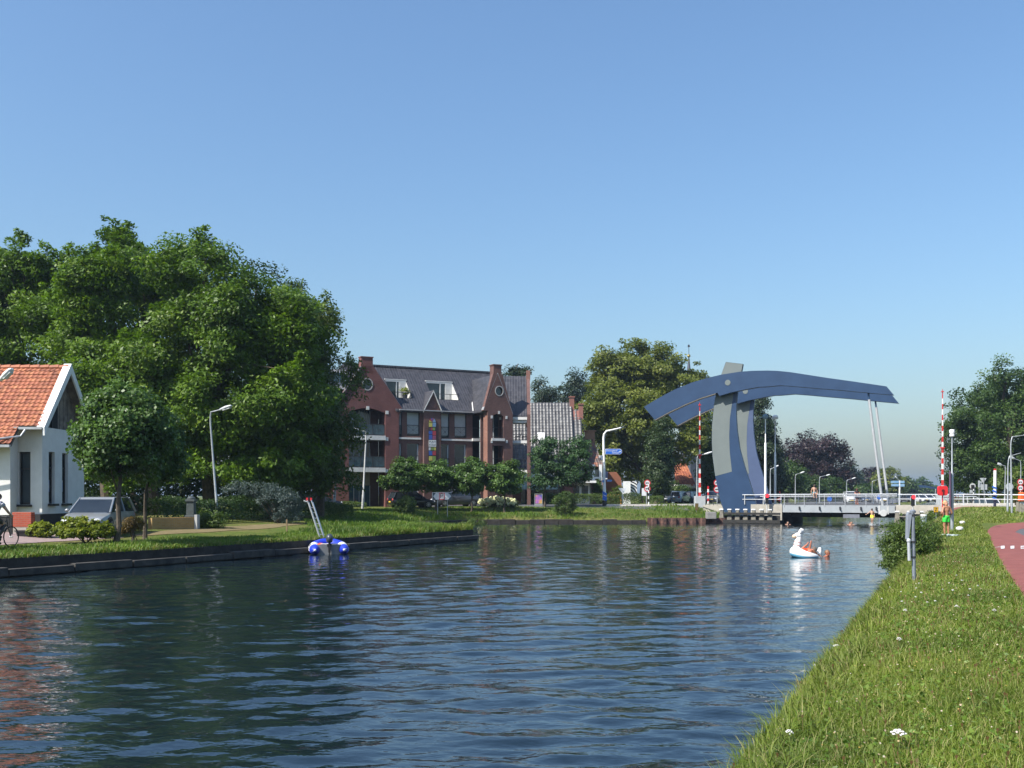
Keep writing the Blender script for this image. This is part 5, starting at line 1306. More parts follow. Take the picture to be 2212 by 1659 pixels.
# corner wing D: a roof over open balconies, facing the water squarely
def xat(sx, Y): return (sx/KS-1106)/FPX*Y
Yd, Yr2 = 97.0, 101.2
dX0, dX1 = xat(1996, Yd), xat(2122.5, Yd); pX0 = xat(2108.5, Yd); zDe = S(2080, 1662, Yd-.2).z; zDr = S(2060, 1504.5, Yr2).z
ROOFX = M_tile('dark_grey_wing_tile', (1, 0), (.03, .03, .036), (.055, .054, .062), .27, .36, .55)
mb = MB(); mb.prism([(dX0, Yd-.2, zDe), (pX0-.01, Yd-.2, zDe), (pX0-.01, Yr2, zDr), (dX0, Yr2, zDr)], UP*-.16); mb.prism([(dX0, Yr2, zDr), (pX0-.01, Yr2, zDr), (pX0-.01, Yr2+4, zDe), (dX0, Yr2+4, zDe)], UP*-.16); mb.build('wing_roof', ROOFX, apt)
mb = MB(); mb.prism([(pX0, Yd-.1, GZ), (pX0, Yd-.3, zDe+.1), (pX0, Yr2, zDr+.15), (pX0, Yr2+4, zDe), (pX0, Yr2+4, zDe-.6), (pX0, Yd+.9, zDe-.6), (pX0, Yd+.9, GZ)], Vector((1, 0, 0))*(dX1-pX0)); mb.build('end_pillar', BR_BRN, apt)
mb = MB(); cz = S(2116, 1484, Yr2).z; mb.box(((pX0+dX1)/2, Yr2-.1, (zDr-.4+cz)/2), (dX1-pX0+.06, .75, cz-zDr+.4)); mb.build('chimney', M_brick('wing_chimney_brick', (1, 0), (.24, .105, .08), (.19, .085, .065), (.2, .14, .12)), apt)
mb = MB(); mb.box(((dX0+pX0)/2, Yd-.16, zDe-.28), (pX0-dX0-.02, .12, .26)); mb.build('fascia', SLABW, apt)
bx0 = T(cr_, 0, bC).x+.02
for zz_, nm in ((S(2080, 1762, Yd).z, 'balcony_slab'), (S(2080, 1880, Yd).z, 'balcony_slab'), (zDe-.42, 'balcony_ceiling')):
    mb = MB(); mb.box(((bx0+pX0)/2, Yd+1.1, zz_-.14), (pX0-bx0-.02, 2.3, .27)); mb.build(nm, SLABW, apt)
zd1, zd0 = S(2080, 1762, Yd).z, S(2080, 1880, Yd).z
for zz_ in (zd1, zd0):
    mb = MB()
    for dz in (.1, .55, 1.0): mb.bar((bx0, Yd+.04, zz_+dz), (pX0, Yd+.04, zz_+dz), .045, .045)
    for k in range(5): x_ = bx0+.05+(pX0-bx0-.1)*k/4; mb.bar((x_, Yd+.04, zz_), (x_, Yd+.04, zz_+1.0), .04, .04, up=Vector((0, 1, 0)))
    mb.build('balcony_railing', DKMET, apt)
for i, f in enumerate((.35, .82)):
    c_ = Vector((bx0+(pX0-bx0)*f, Yd+.8, zd1))
    t = thing('balcony_chair', ['dark high-backed chair on the open upper balcony', 'low dark chair beside the brick pillar of the open balcony'][i], 'chair', c_, 0, 'chairs on the corner balcony')
    hb = 1.1 if i == 0 else .75
    mb = MB(); mb.box(c_+UP*.42, (.5, .5, .06)); mb.build('seat', BLACK, t)
    mb = MB(); mb.prism([c_+Vector((.22, -.25, .42)), c_+Vector((.42, -.25, hb)), c_+Vector((.46, -.25, hb)), c_+Vector((.27, -.25, .42))], Vector((0, .5, 0))); mb.build('backrest', BLACK, t)
    for sx in (-.22, .22):
        for sy in (-.22, .22): mb = MB(); mb.tube([c_+Vector((sx, sy, 0)), c_+Vector((sx, sy, .42))], .02, 5); mb.build('leg', BLACK, t)
# ground-floor side wall of the building
mb = MB(); tbox(mb, aRl2, aL-.01, GZ, zE, .3, .6); mb.build('front_wall', BR_RED, apt)

# ================================================================ other houses
def tile_geo(P0, U, V, tw, th, amp=.03, lip=.022, jit=0, seed=0):
    """real roof tiles over a parallelogram; returns vertices, faces, per-face value"""
    P0, U, V = Vector(P0), Vector(U), Vector(V); nu = max(1, round(U.length/tw)); nv_ = max(1, round(V.length/th))
    u = U/nu; v = V/nv_; N = U.cross(V).normalized()
    if N.z < 0: N = -N
    r = np.random.default_rng(seed); sx = 6
    xs_ = np.arange(nu*sx+1)/sx; wv = (np.cos(2*math.pi*xs_)*.5+.5)**1.5*amp
    Vs, Fs, Va = [], [], []; base = 0
    un, vn, Nn, p0 = (np.array(q_[:]) for q_ in (u, v, N, P0))
    tv = r.random((nv_, nu))
    for j in range(nv_):
        jt = np.repeat(r.normal(size=nu)*jit, sx); jt = np.append(jt, jt[-1])
        rows = []
        for f, h_ in ((-.12, lip), (-.1, lip+.006), (1.0, 0.0)):
            rows.append(p0+un*xs_[:, None]+vn*(j+f)+Nn*(wv+h_+jt)[:, None])
        k = len(xs_); Vs += rows
        o = base; base += 3*k
        i = np.arange(k-1)
        for a_ in (0, 1):
            Fs.append(np.stack([o+a_*k+i, o+a_*k+i+1, o+(a_+1)*k+i+1, o+(a_+1)*k+i], -1)); Va.append(np.repeat(tv[j], sx))
    return np.concatenate(Vs), np.concatenate(Fs), np.concatenate(Va)
def tile_roof(name, quads, mat, parent, tw=.22, th=.24, **kw):
    Vs, Fs, Va = [], [], []; n = 0
    for q_ in quads:
        v, f, a = tile_geo(*q_, tw, th, **kw); Vs.append(v); Fs.append(f+n); Va.append(a); n += len(v)
    V = np.concatenate(Vs); W = np.array(WM[parent.name].inverted()); V = V@W[:3, :3].T+W[:3, 3]
    return np_mesh(name, V, np.concatenate(Fs), mat, np.concatenate(Va), parent=parent)
def M_tilevar(name, c1, c2, c3, rough=.7, spec=.4):
    m, nt, b = _new(name)
    a = nt.nodes.new('ShaderNodeAttribute'); a.attribute_name = 'var'
    r = _ramp(nt, a.outputs['Fac'], [(0, c1), (.6, c2), (1, c3)])
    n = _noise(nt, 2.2, 5); r2 = _ramp(nt, n.outputs['Fac'], [(.3, (.6, .6, .62)), (.6, (1.1, 1.1, 1.1))])
    nt.links.new(_mix(nt, 1.0, r.outputs['Color'], r2.outputs['Color'], 'MULTIPLY'), b.inputs['Base Color'])
    b.inputs['Roughness'].default_value = rough; b.inputs['Specular IOR Level'].default_value = spec
    return m
ORTILE = M_tilevar('orange_roof_tile', (.27, .08, .04), (.36, .112, .052), (.44, .16, .07))
GLAZED = M_tilevar('glazed_grey_tile', (.07, .07, .072), (.095, .094, .095), (.125, .124, .122), .42, .4)
BROWNT = M_tilevar('mottled_brown_tile', (.075, .06, .058), (.12, .085, .075), (.26, .1, .055), .6)
X_ax = Vector((1, 0, 0))
BRX = M_brick('terrace_brick', (1, 0), (.26, .095, .075), (.21, .075, .06), (.24, .17, .14))
# stepped house with the glazed grey roof
gh = thing('grey_roof_house', 'house with a tall shiny grey glazed tile roof, two chimneys and a striped awning', 'house', D(1195, 1095, 108))
Ye, Yr = 106.0, 112.0
zr = S(2200, 1611, Yr).z; ze = S(2200, 1893, Ye).z
xL = xat(2090, Ye)-3; xR = xat(2296, Ye)
Vv = Vector((0, Yr-Ye, zr-ze))
tile_roof('roof', [((xL, Ye, ze), (xR-xL, 0, 0), Vv)], GLAZED, gh, .37, .42, amp=.055, lip=.03, jit=.004)
x2 = xat(2331, Ye+.5); z2 = S(2300, 1636, Yr-1).z; e2 = ze
tile_roof('side_roof', [((xR+.12, Ye+.4, e2), (x2-xR-.12, 0, 0), Vector((0, (Yr-Ye)*.88, z2-e2)))], GLAZED, gh, .37, .42, amp=.055, lip=.03)
mb = MB(); mb.prism([(xL, Ye+.2, GZ), (xL, Ye+.2, ze-.1), (xL, Yr, zr-.15), (xL, Yr+6, ze), (xL, Yr+6, GZ)], X_ax*(xR-xL-.05))
mb.prism([(xR+.1, Ye+.6, GZ), (xR+.1, Ye+.6, e2-.1), (xR+.1, Yr-.5, z2-.15), (xR+.1, Yr+5, e2), (xR+.1, Yr+5, GZ)], X_ax*(x2-xR-.15)); mb.build('brick_wall', BRX, gh)
mb = MB(); mb.prism([(xR-.02, Ye-.05, ze-.1), (xR-.02, Yr, zr+.1), (xR-.02, Yr, zr-.3), (xR-.02, Ye+.25, ze-.3)], X_ax*.12); mb.prism([(x2, Ye+.35, e2-.1), (x2, Yr-.7, z2+.1), (x2, Yr-.7, z2-.3), (x2, Ye+.6, e2-.3)], X_ax*.12); mb.build('verge', DKMET, gh)
for sx0, sx1, y0, y1, yy in ((2278, 2296, 1591, 1632, Yr), (2315, 2331.5, 1620, 1656, Yr-1)):
    mb = MB(); a = S(sx0, y0, yy); b_ = S(sx1, y1, yy); mb.box(((a.x+b_.x)/2, yy, (a.z+b_.z)/2-.3), (b_.x-a.x, .8, a.z-b_.z+.6)); mb.box(((a.x+b_.x)/2, yy, a.z+.06), (b_.x-a.x+.16, .96, .14)); mb.build('chimney', BRX, gh)
mb = MB(); p = S(2164, 1748, 108.5); mb.box(p, (.78, .2, 1.1), (X_ax, Vector((0, .8, -.6)), Vector((0, .6, .8)))); mb.build('roof_window', WHITE, gh)
mb = MB(); a = S(2030, 1899, 104.5); b_ = S(2300, 1906, 104.5); mb.box(((a.x+b_.x)/2, 104.6, (a.z+b_.z)/2), (b_.x-a.x, 1.2, .38)); mb.build('white_fascia', WHITE, gh)
mb = MB(); mb.box(((xL+xat(2300, 105))/2, 105.4, 2.7), (xat(2300, 105)-xL, .5, 3.2)); mb.build('shop_wall', BRX, gh)
for sx0, sx1 in ((2084, 2120), (2126, 2183), (2188, 2216), (2218, 2240)):
    a = S(sx0, 1948, 105.1); b_ = S(sx1, 2015, 105.1); mb = MB(); mb.box(((a.x+b_.x)/2, 105.1, (a.z+b_.z)/2), (b_.x-a.x, .08, a.z-b_.z)); mb.build('shop_window', GLASS, gh)
mb = MB(); a = S(2070, 1922, 104.8); b_ = S(2230, 1922, 104.8); n = 26
AW = [M('awning_cream', (.55, .6, .52), .9), M('awning_green', (.36, .47, .4), .9)]
for k in range(n):
    x0 = a.x+(b_.x-a.x)*k/n; x1 = a.x+(b_.x-a.x)*(k+1)/n; mb.mat(k % 2)
    mb.prism([(x0, 104.8, a.z), (x0, 103.3, a.z-.72), (x0, 103.25, a.z-.95), (x0, 103.3, a.z-.95), (x0, 103.34, a.z-.76), (x0, 104.8, a.z-.05)], X_ax*(x1-x0))
mb.build('awning', AW, gh)
# white extension
ex_ = thing('white_extension', 'low white extension with tall dark-framed windows behind the clipped bush', 'annex', D(1260, 1093, 102))
a = S(2289, 1925, 102); b_ = S(2372, 1925, 102)
mb = MB(); zt3 = S(2330, 1932, 102).z
w0, w1 = S(2293, 1943, 102), S(2317, 1995, 102); w2, w3 = S(2326, 1943, 102), S(2353, 1995, 102)
mb.holed([(a.x, GZ), (b_.x-.35, GZ), (b_.x-.35, zt3), (a.x, zt3)], [rpoly((w0.x, w1.x, w1.z, w0.z)), rpoly((w2.x, w3.x, w3.z, w2.z))], lambda x, z, d: Vector((x, 102+d, z)), .25); mb.build('wall', WHITE, ex_)
mb = MB(); mb.box(((a.x+b_.x)/2, 104.4, (GZ+zt3)/2), (b_.x-a.x-.3, 4.2, zt3-GZ)); mb.build('rear_wall', M('annex_inside', (.25, .24, .22), .9), ex_)
mb = MB(); mb.box(((a.x+b_.x)/2, 103.6, zt3+.12), (b_.x-a.x+.5, 5.2, .22)); mb.build('flat_roof', WHITE, ex_)
for p0, p1 in ((w0, w1), (w2, w3)):
    mb = MB(); mb.box(((p0.x+p1.x)/2, 102.2, (p0.z+p1.z)/2), (p1.x-p0.x, .04, p0.z-p1.z)); wn = mb.build('window', GLASSB, ex_)
    mb = MB(); cx_ = (p0.x+p1.x)/2; mb.box((cx_, 102.15, (p0.z+p1.z)/2), (.05, .06, p0.z-p1.z)); mb.box((cx_, 102.15, p0.z-.5), (p1.x-p0.x, .06, .05)); mb.box((cx_, 102.15, p0.z-1.0), (p1.x-p0.x, .06, .05)); mb.build('glazing_bars', BLACK, wn)
mb = MB(); mb.box((S(2276, 1980, 101.5).x, 101.8, 2.3), (.9, .5, 2.6)); mb.build('brick_pier', BRX, ex_)
# small brown tiled house
bh = thing('brown_roof_house', 'small house with a steep mottled brown tile roof, one chimney and a white porch', 'house', D(1283, 1092, 110))
Ye, Yr = 109, 113; zr = S(2360, 1747, Yr).z; ze = S(2360, 1866, Ye).z
A_, B_ = S(2336, 1866, Ye), S(2415, 1866, Ye)
tile_roof('roof', [((A_.x-2.2, Ye, ze), (B_.x-A_.x+2.2, 0, 0), Vector((-1.0, Yr-Ye, zr-ze)))], BROWNT, bh, .3, .36, amp=.05)
mb = MB(); mb.prism([(A_.x-2, Ye+.3, GZ), (B_.x-.2, Ye+.3, GZ), (B_.x-.2, Ye+.3, ze-.1), (B_.x-1.4, Yr, zr-.2), (A_.x-2, Yr, zr-.2)], (0, 5, 0)); mb.build('brick_wall', BRX, bh)
p = S(2359, 1737, Yr); mb = MB(); mb.box((p.x, Yr, p.z-.4), (1.1, .8, 1.4)); mb.box((p.x, Yr, p.z+.36), (1.4, 1.0, .14)); mb.build('chimney', M('tan_brick', (.3, .17, .1), .9), bh)
mb = MB()
for sx in (2374, 2402): q_ = S(sx, 1890, 106.5); mb.box((q_.x, 106.5, q_.z), (.3, .3, 1.7))
q_ = S(2388, 1912, 106.5); mb.box((q_.x, 106.6, q_.z), (2.2, .3, .25)); mb.build('white_porch', WHITE, bh)
mb = MB(); q_ = S(2388, 1897, 107); mb.box((q_.x, 107.2, q_.z), (2.0, .1, 1.0)); mb.build('window', GLASS, bh)
# terracotta wall
tw_ = thing('terracotta_house', 'plain terracotta coloured house side behind the blue signpost pole', 'house', D(1330, 1085, 118))
mb = MB(); mb.prism([S(2424, 1888, 118), S(2466, 1888, 118), S(2484, 1912, 118), S(2489, 1965, 118), S(2489, 2040, 118), S(2424, 2040, 118)], (0, 5, 0)); mb.build('wall', M('terracotta', (.27, .105, .06), .9, col2=(.23, .09, .05), scale=1.5), tw_)
# orange-roofed house with a darker one behind
oh = thing('orange_roof_house', 'house with a bright orange tile roof and white eaves beyond the columnar trees', 'house', D(1470, 1085, 140))
Ye, Yr = 137, 141
p0, p1, p2 = S(2699, 1938, Ye), S(2782, 1946, Ye), S(2701, 1855, Yr)
tile_roof('roof', [((p0.x, Ye, p0.z), (p1.x-p0.x, 0, 0), Vector((-.6, Yr-Ye, p2.z-p0.z)))], ORTILE, oh, .34, .36, amp=.05)
mb = MB(); mb.prism([(p0.x, Ye+.3, GZ), (p1.x-.5, Ye+.3, GZ), (p1.x-.5, Ye+.3, p0.z-.1), (p1.x-2.5, Yr, p2.z-.3), (p0.x, Yr, p2.z-.3)], (0, 4, 0)); mb.build('wall', WHITE, oh)
mb = MB(); mb.box(((p0.x+p1.x)/2+1, Ye-.1, p1.z-.1), (p1.x-p0.x-1.5, .3, .3)); mb.build('white_eaves', WHITE, oh)
mb = MB(); a = S(2683, 1845, Ye-1); b_ = S(2699, 1930, Ye-1); mb.box(((a.x+b_.x)/2, Ye-.5, (a.z+b_.z)/2), (b_.x-a.x, .9, a.z-b_.z)); ck = mb.build('chimney', WHITE, oh)
mb = MB(); mb.box(((a.x+b_.x)/2, Ye-.5, a.z+.3), (b_.x-a.x+.2, 1.1, .6)); mb.build('chimney_cap', BRX, ck)
mb = MB(); q_ = S(2770, 1985, Ye); mb.box((q_.x, Ye+.22, q_.z), (2.0, .1, 2.2)); mb.build('window', GLASS, oh)
ph = thing('purple_roof_house', 'house with a dark purplish roof and small skylight behind the orange roof', 'house', D(1465, 1075, 160))
mb = MB(); mb.prism([S(2695, 1818, 162), S(2742, 1818, 162), S(2760, 1900, 156), S(2690, 1900, 156)], (0, 3, -.5)); mb.build('roof', M('purple_tile', (.085, .06, .065), .7), ph)
mb = MB(); mb.box(S(2741, 1848, 158.2), (.9, .2, 1.4)); mb.build('skylight', GLASSB, ph)
mb = MB(); mb.box((S(2725, 1950, 160).x, 161, 3), (3.5, 4, 4)); mb.build('wall', BRX, ph)
# church spire top behind the lime
cs = thing('church_spire', 'thin church spire tip with a golden ball and weathercock above the trees', 'spire', D(1488, 1075, 260))
mb = MB(); p = D(1488, 790, 260); q_ = D(1488, 772, 260); base = Vector((p.x, p.y, 1.5))
mb.tube([base, Vector((p.x, p.y, p.z-12)), Vector((p.x, p.y, p.z-6)), q_], [2.4, 2.2, 1.1, .12], 8); mb.build('spire', M('spire_slate', (.06, .065, .085), .6), cs)
mb = MB(); mb.ell(q_+UP*.4, .45, 10, 6); mb.build('ball', M('gold', (.5, .38, .12), .3, metal=.8), cs)
mb = MB(); mb.tube([q_, D(1488, 748, 260)], .07, 5); mb.prism([D(1485.5, 750, 260), D(1491, 749, 260), D(1489, 744, 260), D(1486, 745, 260)], (0, .1, 0)); mb.build('weathercock', DKMET, cs)
# white gatepost and zebra board
gp = thing('striped_board', 'board with wavy black and white zebra stripes beside a white post', 'board', at_ground(1350, 104))
p = at_ground(1353.5, 104); mb = MB(); a = S(2507, 1925, 104); mb.box((a.x, 104, (a.z+GZ)/2), (.75, .3, a.z-GZ)); mb.build('white_post', WHITE, gp)
a0, a1 = S(2522, 1924, 104.3), S(2548, 1975, 104.3)
mb = MB(); mb.prism([(a0.x, 104.3, a0.z), (a0.x, 104.3, a1.z), (a1.x, 104.3, a1.z), (a1.x, 104.3, a1.z+.9), (a0.x+.85, 104.3, a0.z-.1)], (0, .08, 0)); bd = mb.build('board', BLACK, gp)
mb = MB(); ox, oz = a0.x-.3, a1.z-.3
for k in range(6):
    r0 = .55+.26*k; pts = [(ox+r0*math.cos(R(t)), oz+r0*math.sin(R(t))*1.05) for t in np.linspace(10, 80, 12)]; pts2 = [(ox+(r0+.13)*math.cos(R(t)), oz+(r0+.13)*math.sin(R(t))*1.05) for t in np.linspace(80, 10, 12)]
    pl = [(x, z) for x, z in pts+pts2]
    pl = [(min(max(x, a0.x), a1.x), min(max(z, a1.z), a0.z-.02)) for x, z in pl]
    for i in range(11):
        qd = [pl[i], pl[i+1], pl[22-i], pl[23-i]]
        if len(set(qd)) == 4: mb.prism([(x, 104.285, z) for x, z in qd], (0, .008, 0))
mb.build('white_stripes', WHITE, bd)
# ================================================================ white house on the left
wh = thing('white_house', 'white rendered cottage with an orange tiled roof and white gable boards', 'house', (-21, 43, 1.1))
RENDER = M('white_render', (.74, .73, .7), .9, col2=(.64, .63, .6), scale=1.1, bump=.12, bscale=30)
PLINTH = M('dark_plinth', (.02, .02, .022), .8)
XG, YF, YB_ = -19.52, 41.35, 45.4; ZP = 1.62
Yrd, Zrd, Yev, Zev = 43.2, 7.94, 40.8, 5.25; slope = (Zrd-Zev)/(Yrd-Yev)
def hz_(Y): return Zev+(Y-Yev)*slope
w0 = S(75, 1807, YF); w1 = S(122, 2018, YF)
mb = MB(); mb.holed([(-34, ZP), (XG, ZP), (XG, 5.45), (-34, 5.45)], [rpoly((w0.x, w1.x, w1.z, w0.z))], lambda x, z, d: Vector((x, YF+d, z)), .3); mb.build('front_wall', RENDER, wh)
def wy(sx): return 3981.2*XG/(sx-2048)
ga = [(194.8, 219), (248.6, 271.6)]
hs = []
for a, b_ in ga: hs.append((max(wy(a), YF+.34), wy(b_), 2.05, 4.24))
mb = MB(); mb.holed([(YF+.303, ZP), (YB_, ZP), (YB_, 5.25), (YF+.303, 5.25)], [rpoly(r) for r in hs], lambda y, z, d: Vector((XG-d, y, z)), .3)
mb.build('gable_end_wall', RENDER, wh)
mb = MB(); mb.box((-26.9, 41.68, ZP-.4), (14.6, .62, .8)); mb.box((-27.6, 41.06, ZP-.4), (14, .6, .8)); mb.box((XG-.2, 43.3, ZP-.4), (.34, 4.1, .8)); mb.box((-26.3, 43.6, 3), (12.6, 3.2, 4)); mb.build('plinth', PLINTH, wh)
# windows
mb = MB(); mb.box(((w0.x+w1.x)/2, YF+.2, (w0.z+w1.z)/2), (w1.x-w0.x, .04, w0.z-w1.z)); wn = mb.build('window', GLASS, wh)
mb = MB(); cxw = (w0.x+w1.x)/2; zmid = w1.z+(w0.z-w1.z)*.68
for xx in (w0.x+.03, w1.x-.03): mb.box((xx, YF+.16, (w0.z+w1.z)/2), (.06, .06, w0.z-w1.z))
for zz in (w0.z-.04, zmid, w1.z+.04): mb.box((cxw, YF+.15, zz), (w1.x-w0.x, .055, .07))
mb.build('frame', BLACK, wn)
mb = MB(); mb.box((cxw, YF-.04, w1.z-.05), (w1.x-w0.x+.12, .22, .09)); mb.build('sill', BLACK, wn)
mb = MB(); mb.box((cxw, YF+.26, w1.z+.7), (w1.x-w0.x-.1, .02, 1.3)); mb.build('curtain', M('net_curtain', (.2, .22, .25), .9), wn)
for y0, y1, z0, z1 in hs:
    mb = MB(); mb.box((XG-.2, (y0+y1)/2, (z0+z1)/2), (.04, y1-y0, z1-z0)); wn = mb.build('window', GLASS, wh)
    mb = MB()
    for yy in (y0+.03, y1-.03): mb.box((XG-.16, yy, (z0+z1)/2), (.06, .06, z1-z0))
    for zz in (z0+.04, z0+(z1-z0)*.7, z1-.04): mb.box((XG-.15, (y0+y1)/2, zz), (.055, y1-y0, .07))
    mb.build('frame', BLACK, wn)
    mb = MB(); mb.box((XG+.05, (y0+y1)/2, z0-.05), (.22, y1-y0+.15, .09)); mb.build('sill', BLACK, wn)
    mb = MB(); mb.box((XG-.175, (y0+y1)/2+.06, z0+.75), (.01, .16, .5)); mb.build('poster', M('window_poster', (.1, .18, .42), .5, col2=(.5, .52, .55), scale=5, lo=.45, hi=.55), wn)
# boarded gable triangle set back under the boards
WOODG = M('grey_brown_boards', (.22, .185, .15), .9, col2=(.11, .092, .078), scale=4, bump=.5)
mb = MB(); n = 22
for k in range(n):
    y0 = YF-.05+(YB_+.05-YF)*k/n; y1 = y0+(YB_+.1-YF)/n-.015; ym = (y0+y1)/2
    zt4 = min(hz_(ym), Zrd-(ym-Yrd)*slope)-.12
    if zt4 > 5.3: mb.box((XG-.12-.012*(k % 2), ym, (5.2+zt4)/2), (.06, y1-y0, zt4-5.2))
mb.build('gable_boards', WOODG, wh)
mb = MB(); mb.box((XG-.05, 42.55, 5.9), (.05, .55, 1.5)); mb.build('dark_hatch', DARKIN, wh)
# tiled roof
XV = -19.12; XW = -20.2; Ylow, Zlow = 40.12, hz_(40.12)
Vm = Vector((0, Yrd-Yev, Zrd-Zev)); Vl = Vector((0, Yev-Ylow, Zev-Zlow))
tile_roof('roof', [((-34, Yev, Zev), (34+XV-.08, 0, 0), Vm), ((-34, Ylow, Zlow), (34+XW, 0, 0), Vl), ((-34, 2*Yrd-Yev, Zev), (34+XV-.08, 0, 0), Vector((0, Yev-Yrd, Zrd-Zev)))], ORTILE, wh, .205, .222, amp=.035, lip=.03, jit=.005, seed=4)
mb = MB(); mb.prism([(-34, Yev+.02, Zev-.08), (XV-.1, Yev+.02, Zev-.08), (XV-.1, Yrd, Zrd-.08), (-34, Yrd, Zrd-.08)], UP*-.06)
mb.prism([(-34, Ylow+.02, Zlow-.08), (XW, Ylow+.02, Zlow-.08), (XW, Yev+.01, Zev-.085), (-34, Yev+.01, Zev-.085)], UP*-.06)
mb.prism([(-34, 2*Yrd-Yev, Zev-.08), (XV-.1, 2*Yrd-Yev, Zev-.08), (XV-.1, Yrd+.01, Zrd-.08), (-34, Yrd+.01, Zrd-.08)], UP*-.06); mb.build('roof_underside', WOODG, wh)
mb = MB()
for k in range(36):
    x = XV-.1-.42*k; mb.tube([(x, Yrd, Zrd+.02), (x-.43, Yrd, Zrd+.0)], [.125, .11], 8)
mb.build('ridge_tile', M('ridge_orange', (.42, .14, .06), .7, col2=(.3, .1, .05), scale=3), wh, smooth=True)
mb = MB()
for sgn in (-1, 1):
    e = Vector((XV, Yrd+sgn*(Yrd-Yev+.1), Zev-.1)); t_ = Vector((XV, Yrd, Zrd+.12))
    dn = Vector((0, 0, -.3))
    mb.prism([t_, e, e+dn+Vector((0, -sgn*.02, 0)), t_+dn*1.25], Vector((-.07, 0, 0)))
    mb.prism([t_+UP*.05, e+UP*.05, e+UP*.0+Vector((.0, 0, .0)), t_], Vector((-.32, 0, 0)))
mb.build('white_bargeboard', WHITE, wh)
mb = MB(); mb.bar((XW-.2, Yev-.06, Zev-.1), (XV-.1, Yev-.06, Zev-.1), .14, .1); mb.bar((-34, Ylow-.07, Zlow-.1), (XW, Ylow-.07, Zlow-.1), .14, .1); mb.tube([(XW+.32, Yev-.15, Zev-.18), (XW+.2, Yev-.3, Zev-.45), (XW-.9, Ylow-.35, Zlow+.1), (XW-2.2, Ylow-.3, Zlow-.25)], .05, 8); mb.build('gutter', M('zinc', (.4, .41, .42), .5, metal=.3), wh)
# projecting left part
XWf = -20.52
mb = MB(); mb.box(((XWf-34)/2, 41.02, (ZP+Zlow+.3)/2), (34+XWf, .64, Zlow+.35-ZP)); mb.build('projecting_wall', RENDER, wh)
mb = MB(); mb.prism([(XWf-.01, 40.72, Zlow), (XWf-.01, YF+.02, Zlow), (XWf-.01, YF+.02, hz_(YF)-.16), (XWf-.01, 40.72, hz_(40.72)-.16)], X_ax*-.3); mb.build('side_return', RENDER, wh)
# ---- things in front of it
bw = thing('brick_wall', 'short low wall of red bricks in front of the white house', 'garden wall', (-19, 38.8, 1))
a, b_ = S(48, 2049, 38.6), S(125, 2049, 38.6)
zg = hz1(a.x, 38.6)
mb = MB(); mb.box(((a.x+b_.x)/2, 38.75, (a.z+zg+.22)/2), (b_.x-a.x, .3, a.z-zg-.22)); mb.build('brickwork', M_brick('rough_red_brick', (1, 0), (.42, .085, .045), (.33, .06, .035), (.3, .16, .12), .22, .075, bump=.8), bw, bevel=.015)
mb = MB(); mb.box(((a.x+b_.x)/2, 38.75, zg+.08), (b_.x-a.x+.05, .32, .27)); mb.build('concrete_base', CONC, bw)
p = at_ground(64, 37); tr = MB(); tr.loft([[p+Vector((-.38, -.13, -.02)), p+Vector((.38, -.13, -.02)), p+Vector((.38, .13, -.02)), p+Vector((-.38, .13, -.02))], [p+Vector((-.44, -.17, .22)), p+Vector((.44, -.17, .22)), p+Vector((.44, .17, .22)), p+Vector((-.44, .17, .22))]])
tr.box(p+UP*.23, (.94, .4, .04)); tag(tr.build('planter_trough', M('black_plastic', (.02, .02, .021), .45)), 'black plastic planter trough beside the low red brick wall', 'planter')
mb = MB(); p = at_ground(24, 37.6); mb.box(p+UP*.32, (.09, .09, .7)); tag(mb.build('garden_post', BLACK), 'dark wooden garden post left of the low red brick wall', 'post')
ke = MB(); rr_ = random.Random(2); kp = [ground_pt(*q_) for q_ in ((-60, 1148.5), (22, 1150.5), (98, 1152.5), (160, 1155.5), (205, 1157), (250, 1160.5))]
for a, b_ in zip(kp[:-1], kp[1:]):
    n = max(1, int((b_-a).length/.55))
    for k in range(n):
        u0 = a+(b_-a)*(k+.03)/n; u1 = a+(b_-a)*(k+.97)/n; z_ = hz1(u0.x, u0.y)+.05
        ke.bar(Vector((u0.x, u0.y+.1, z_)), Vector((u1.x, u1.y+.1, z_)), .16, .2+.05*rr_.random())
tag(ke.build('kerb', M('kerb_stone', (.36, .32, .25), .9, col2=(.26, .23, .18), scale=3, bump=.4), bevel=.02), kind='structure')
yw = thing('yellow_brick_wall', 'low yellow brick wall ending under the slate-grey pillar', 'garden wall', D(360, 1145, 44))
a, b_ = S(600, 2077, 43.6), S(776, 2077, 45.2)
YB2 = M_brick('yellow_brick', (b_-a).normalized(), (.42, .27, .1), (.36, .22, .08), (.35, .28, .18))
mb = MB(); zg = min(hz1(a.x, a.y), hz1(b_.x, b_.y)); zt5 = 1.38
mb.bar(Vector((a.x, a.y, (zg+zt5)/2-.02)), Vector((b_.x, b_.y, (zg+zt5)/2-.02)), .35, zt5-zg+.1); mb.build('brickwork', YB2, yw)
mb = MB(); mb.box((b_.x+.14, b_.y, 1.15), (.12, .4, .75)); mb.build('white_end', OFFW, yw)
pc = Vector((b_.x-.14, b_.y+.05, zt5)); SLT = M('slate_green', (.05, .065, .065), .6, col2=(.035, .045, .047), scale=4)
pl_ = thing('slate_pillar', 'slate grey ornamental pillar with a domed cap on the yellow wall', 'pillar', pc)
mb = MB(); mb.box(pc+UP*.06, (.46, .46, .1)); mb.box(pc+UP*.42, (.36, .36, .64), taper=.92); mb.box(pc+UP*.78, (.44, .44, .1)); mb.build('shaft', SLT, pl_, bevel=.02)
mb = MB(); mb.lathe(pc+UP*.83, [(.19, 0), (.2, .05), (.14, .12), (.05, .17)], 12); mb.build('cap', SLT, pl_, smooth=True)
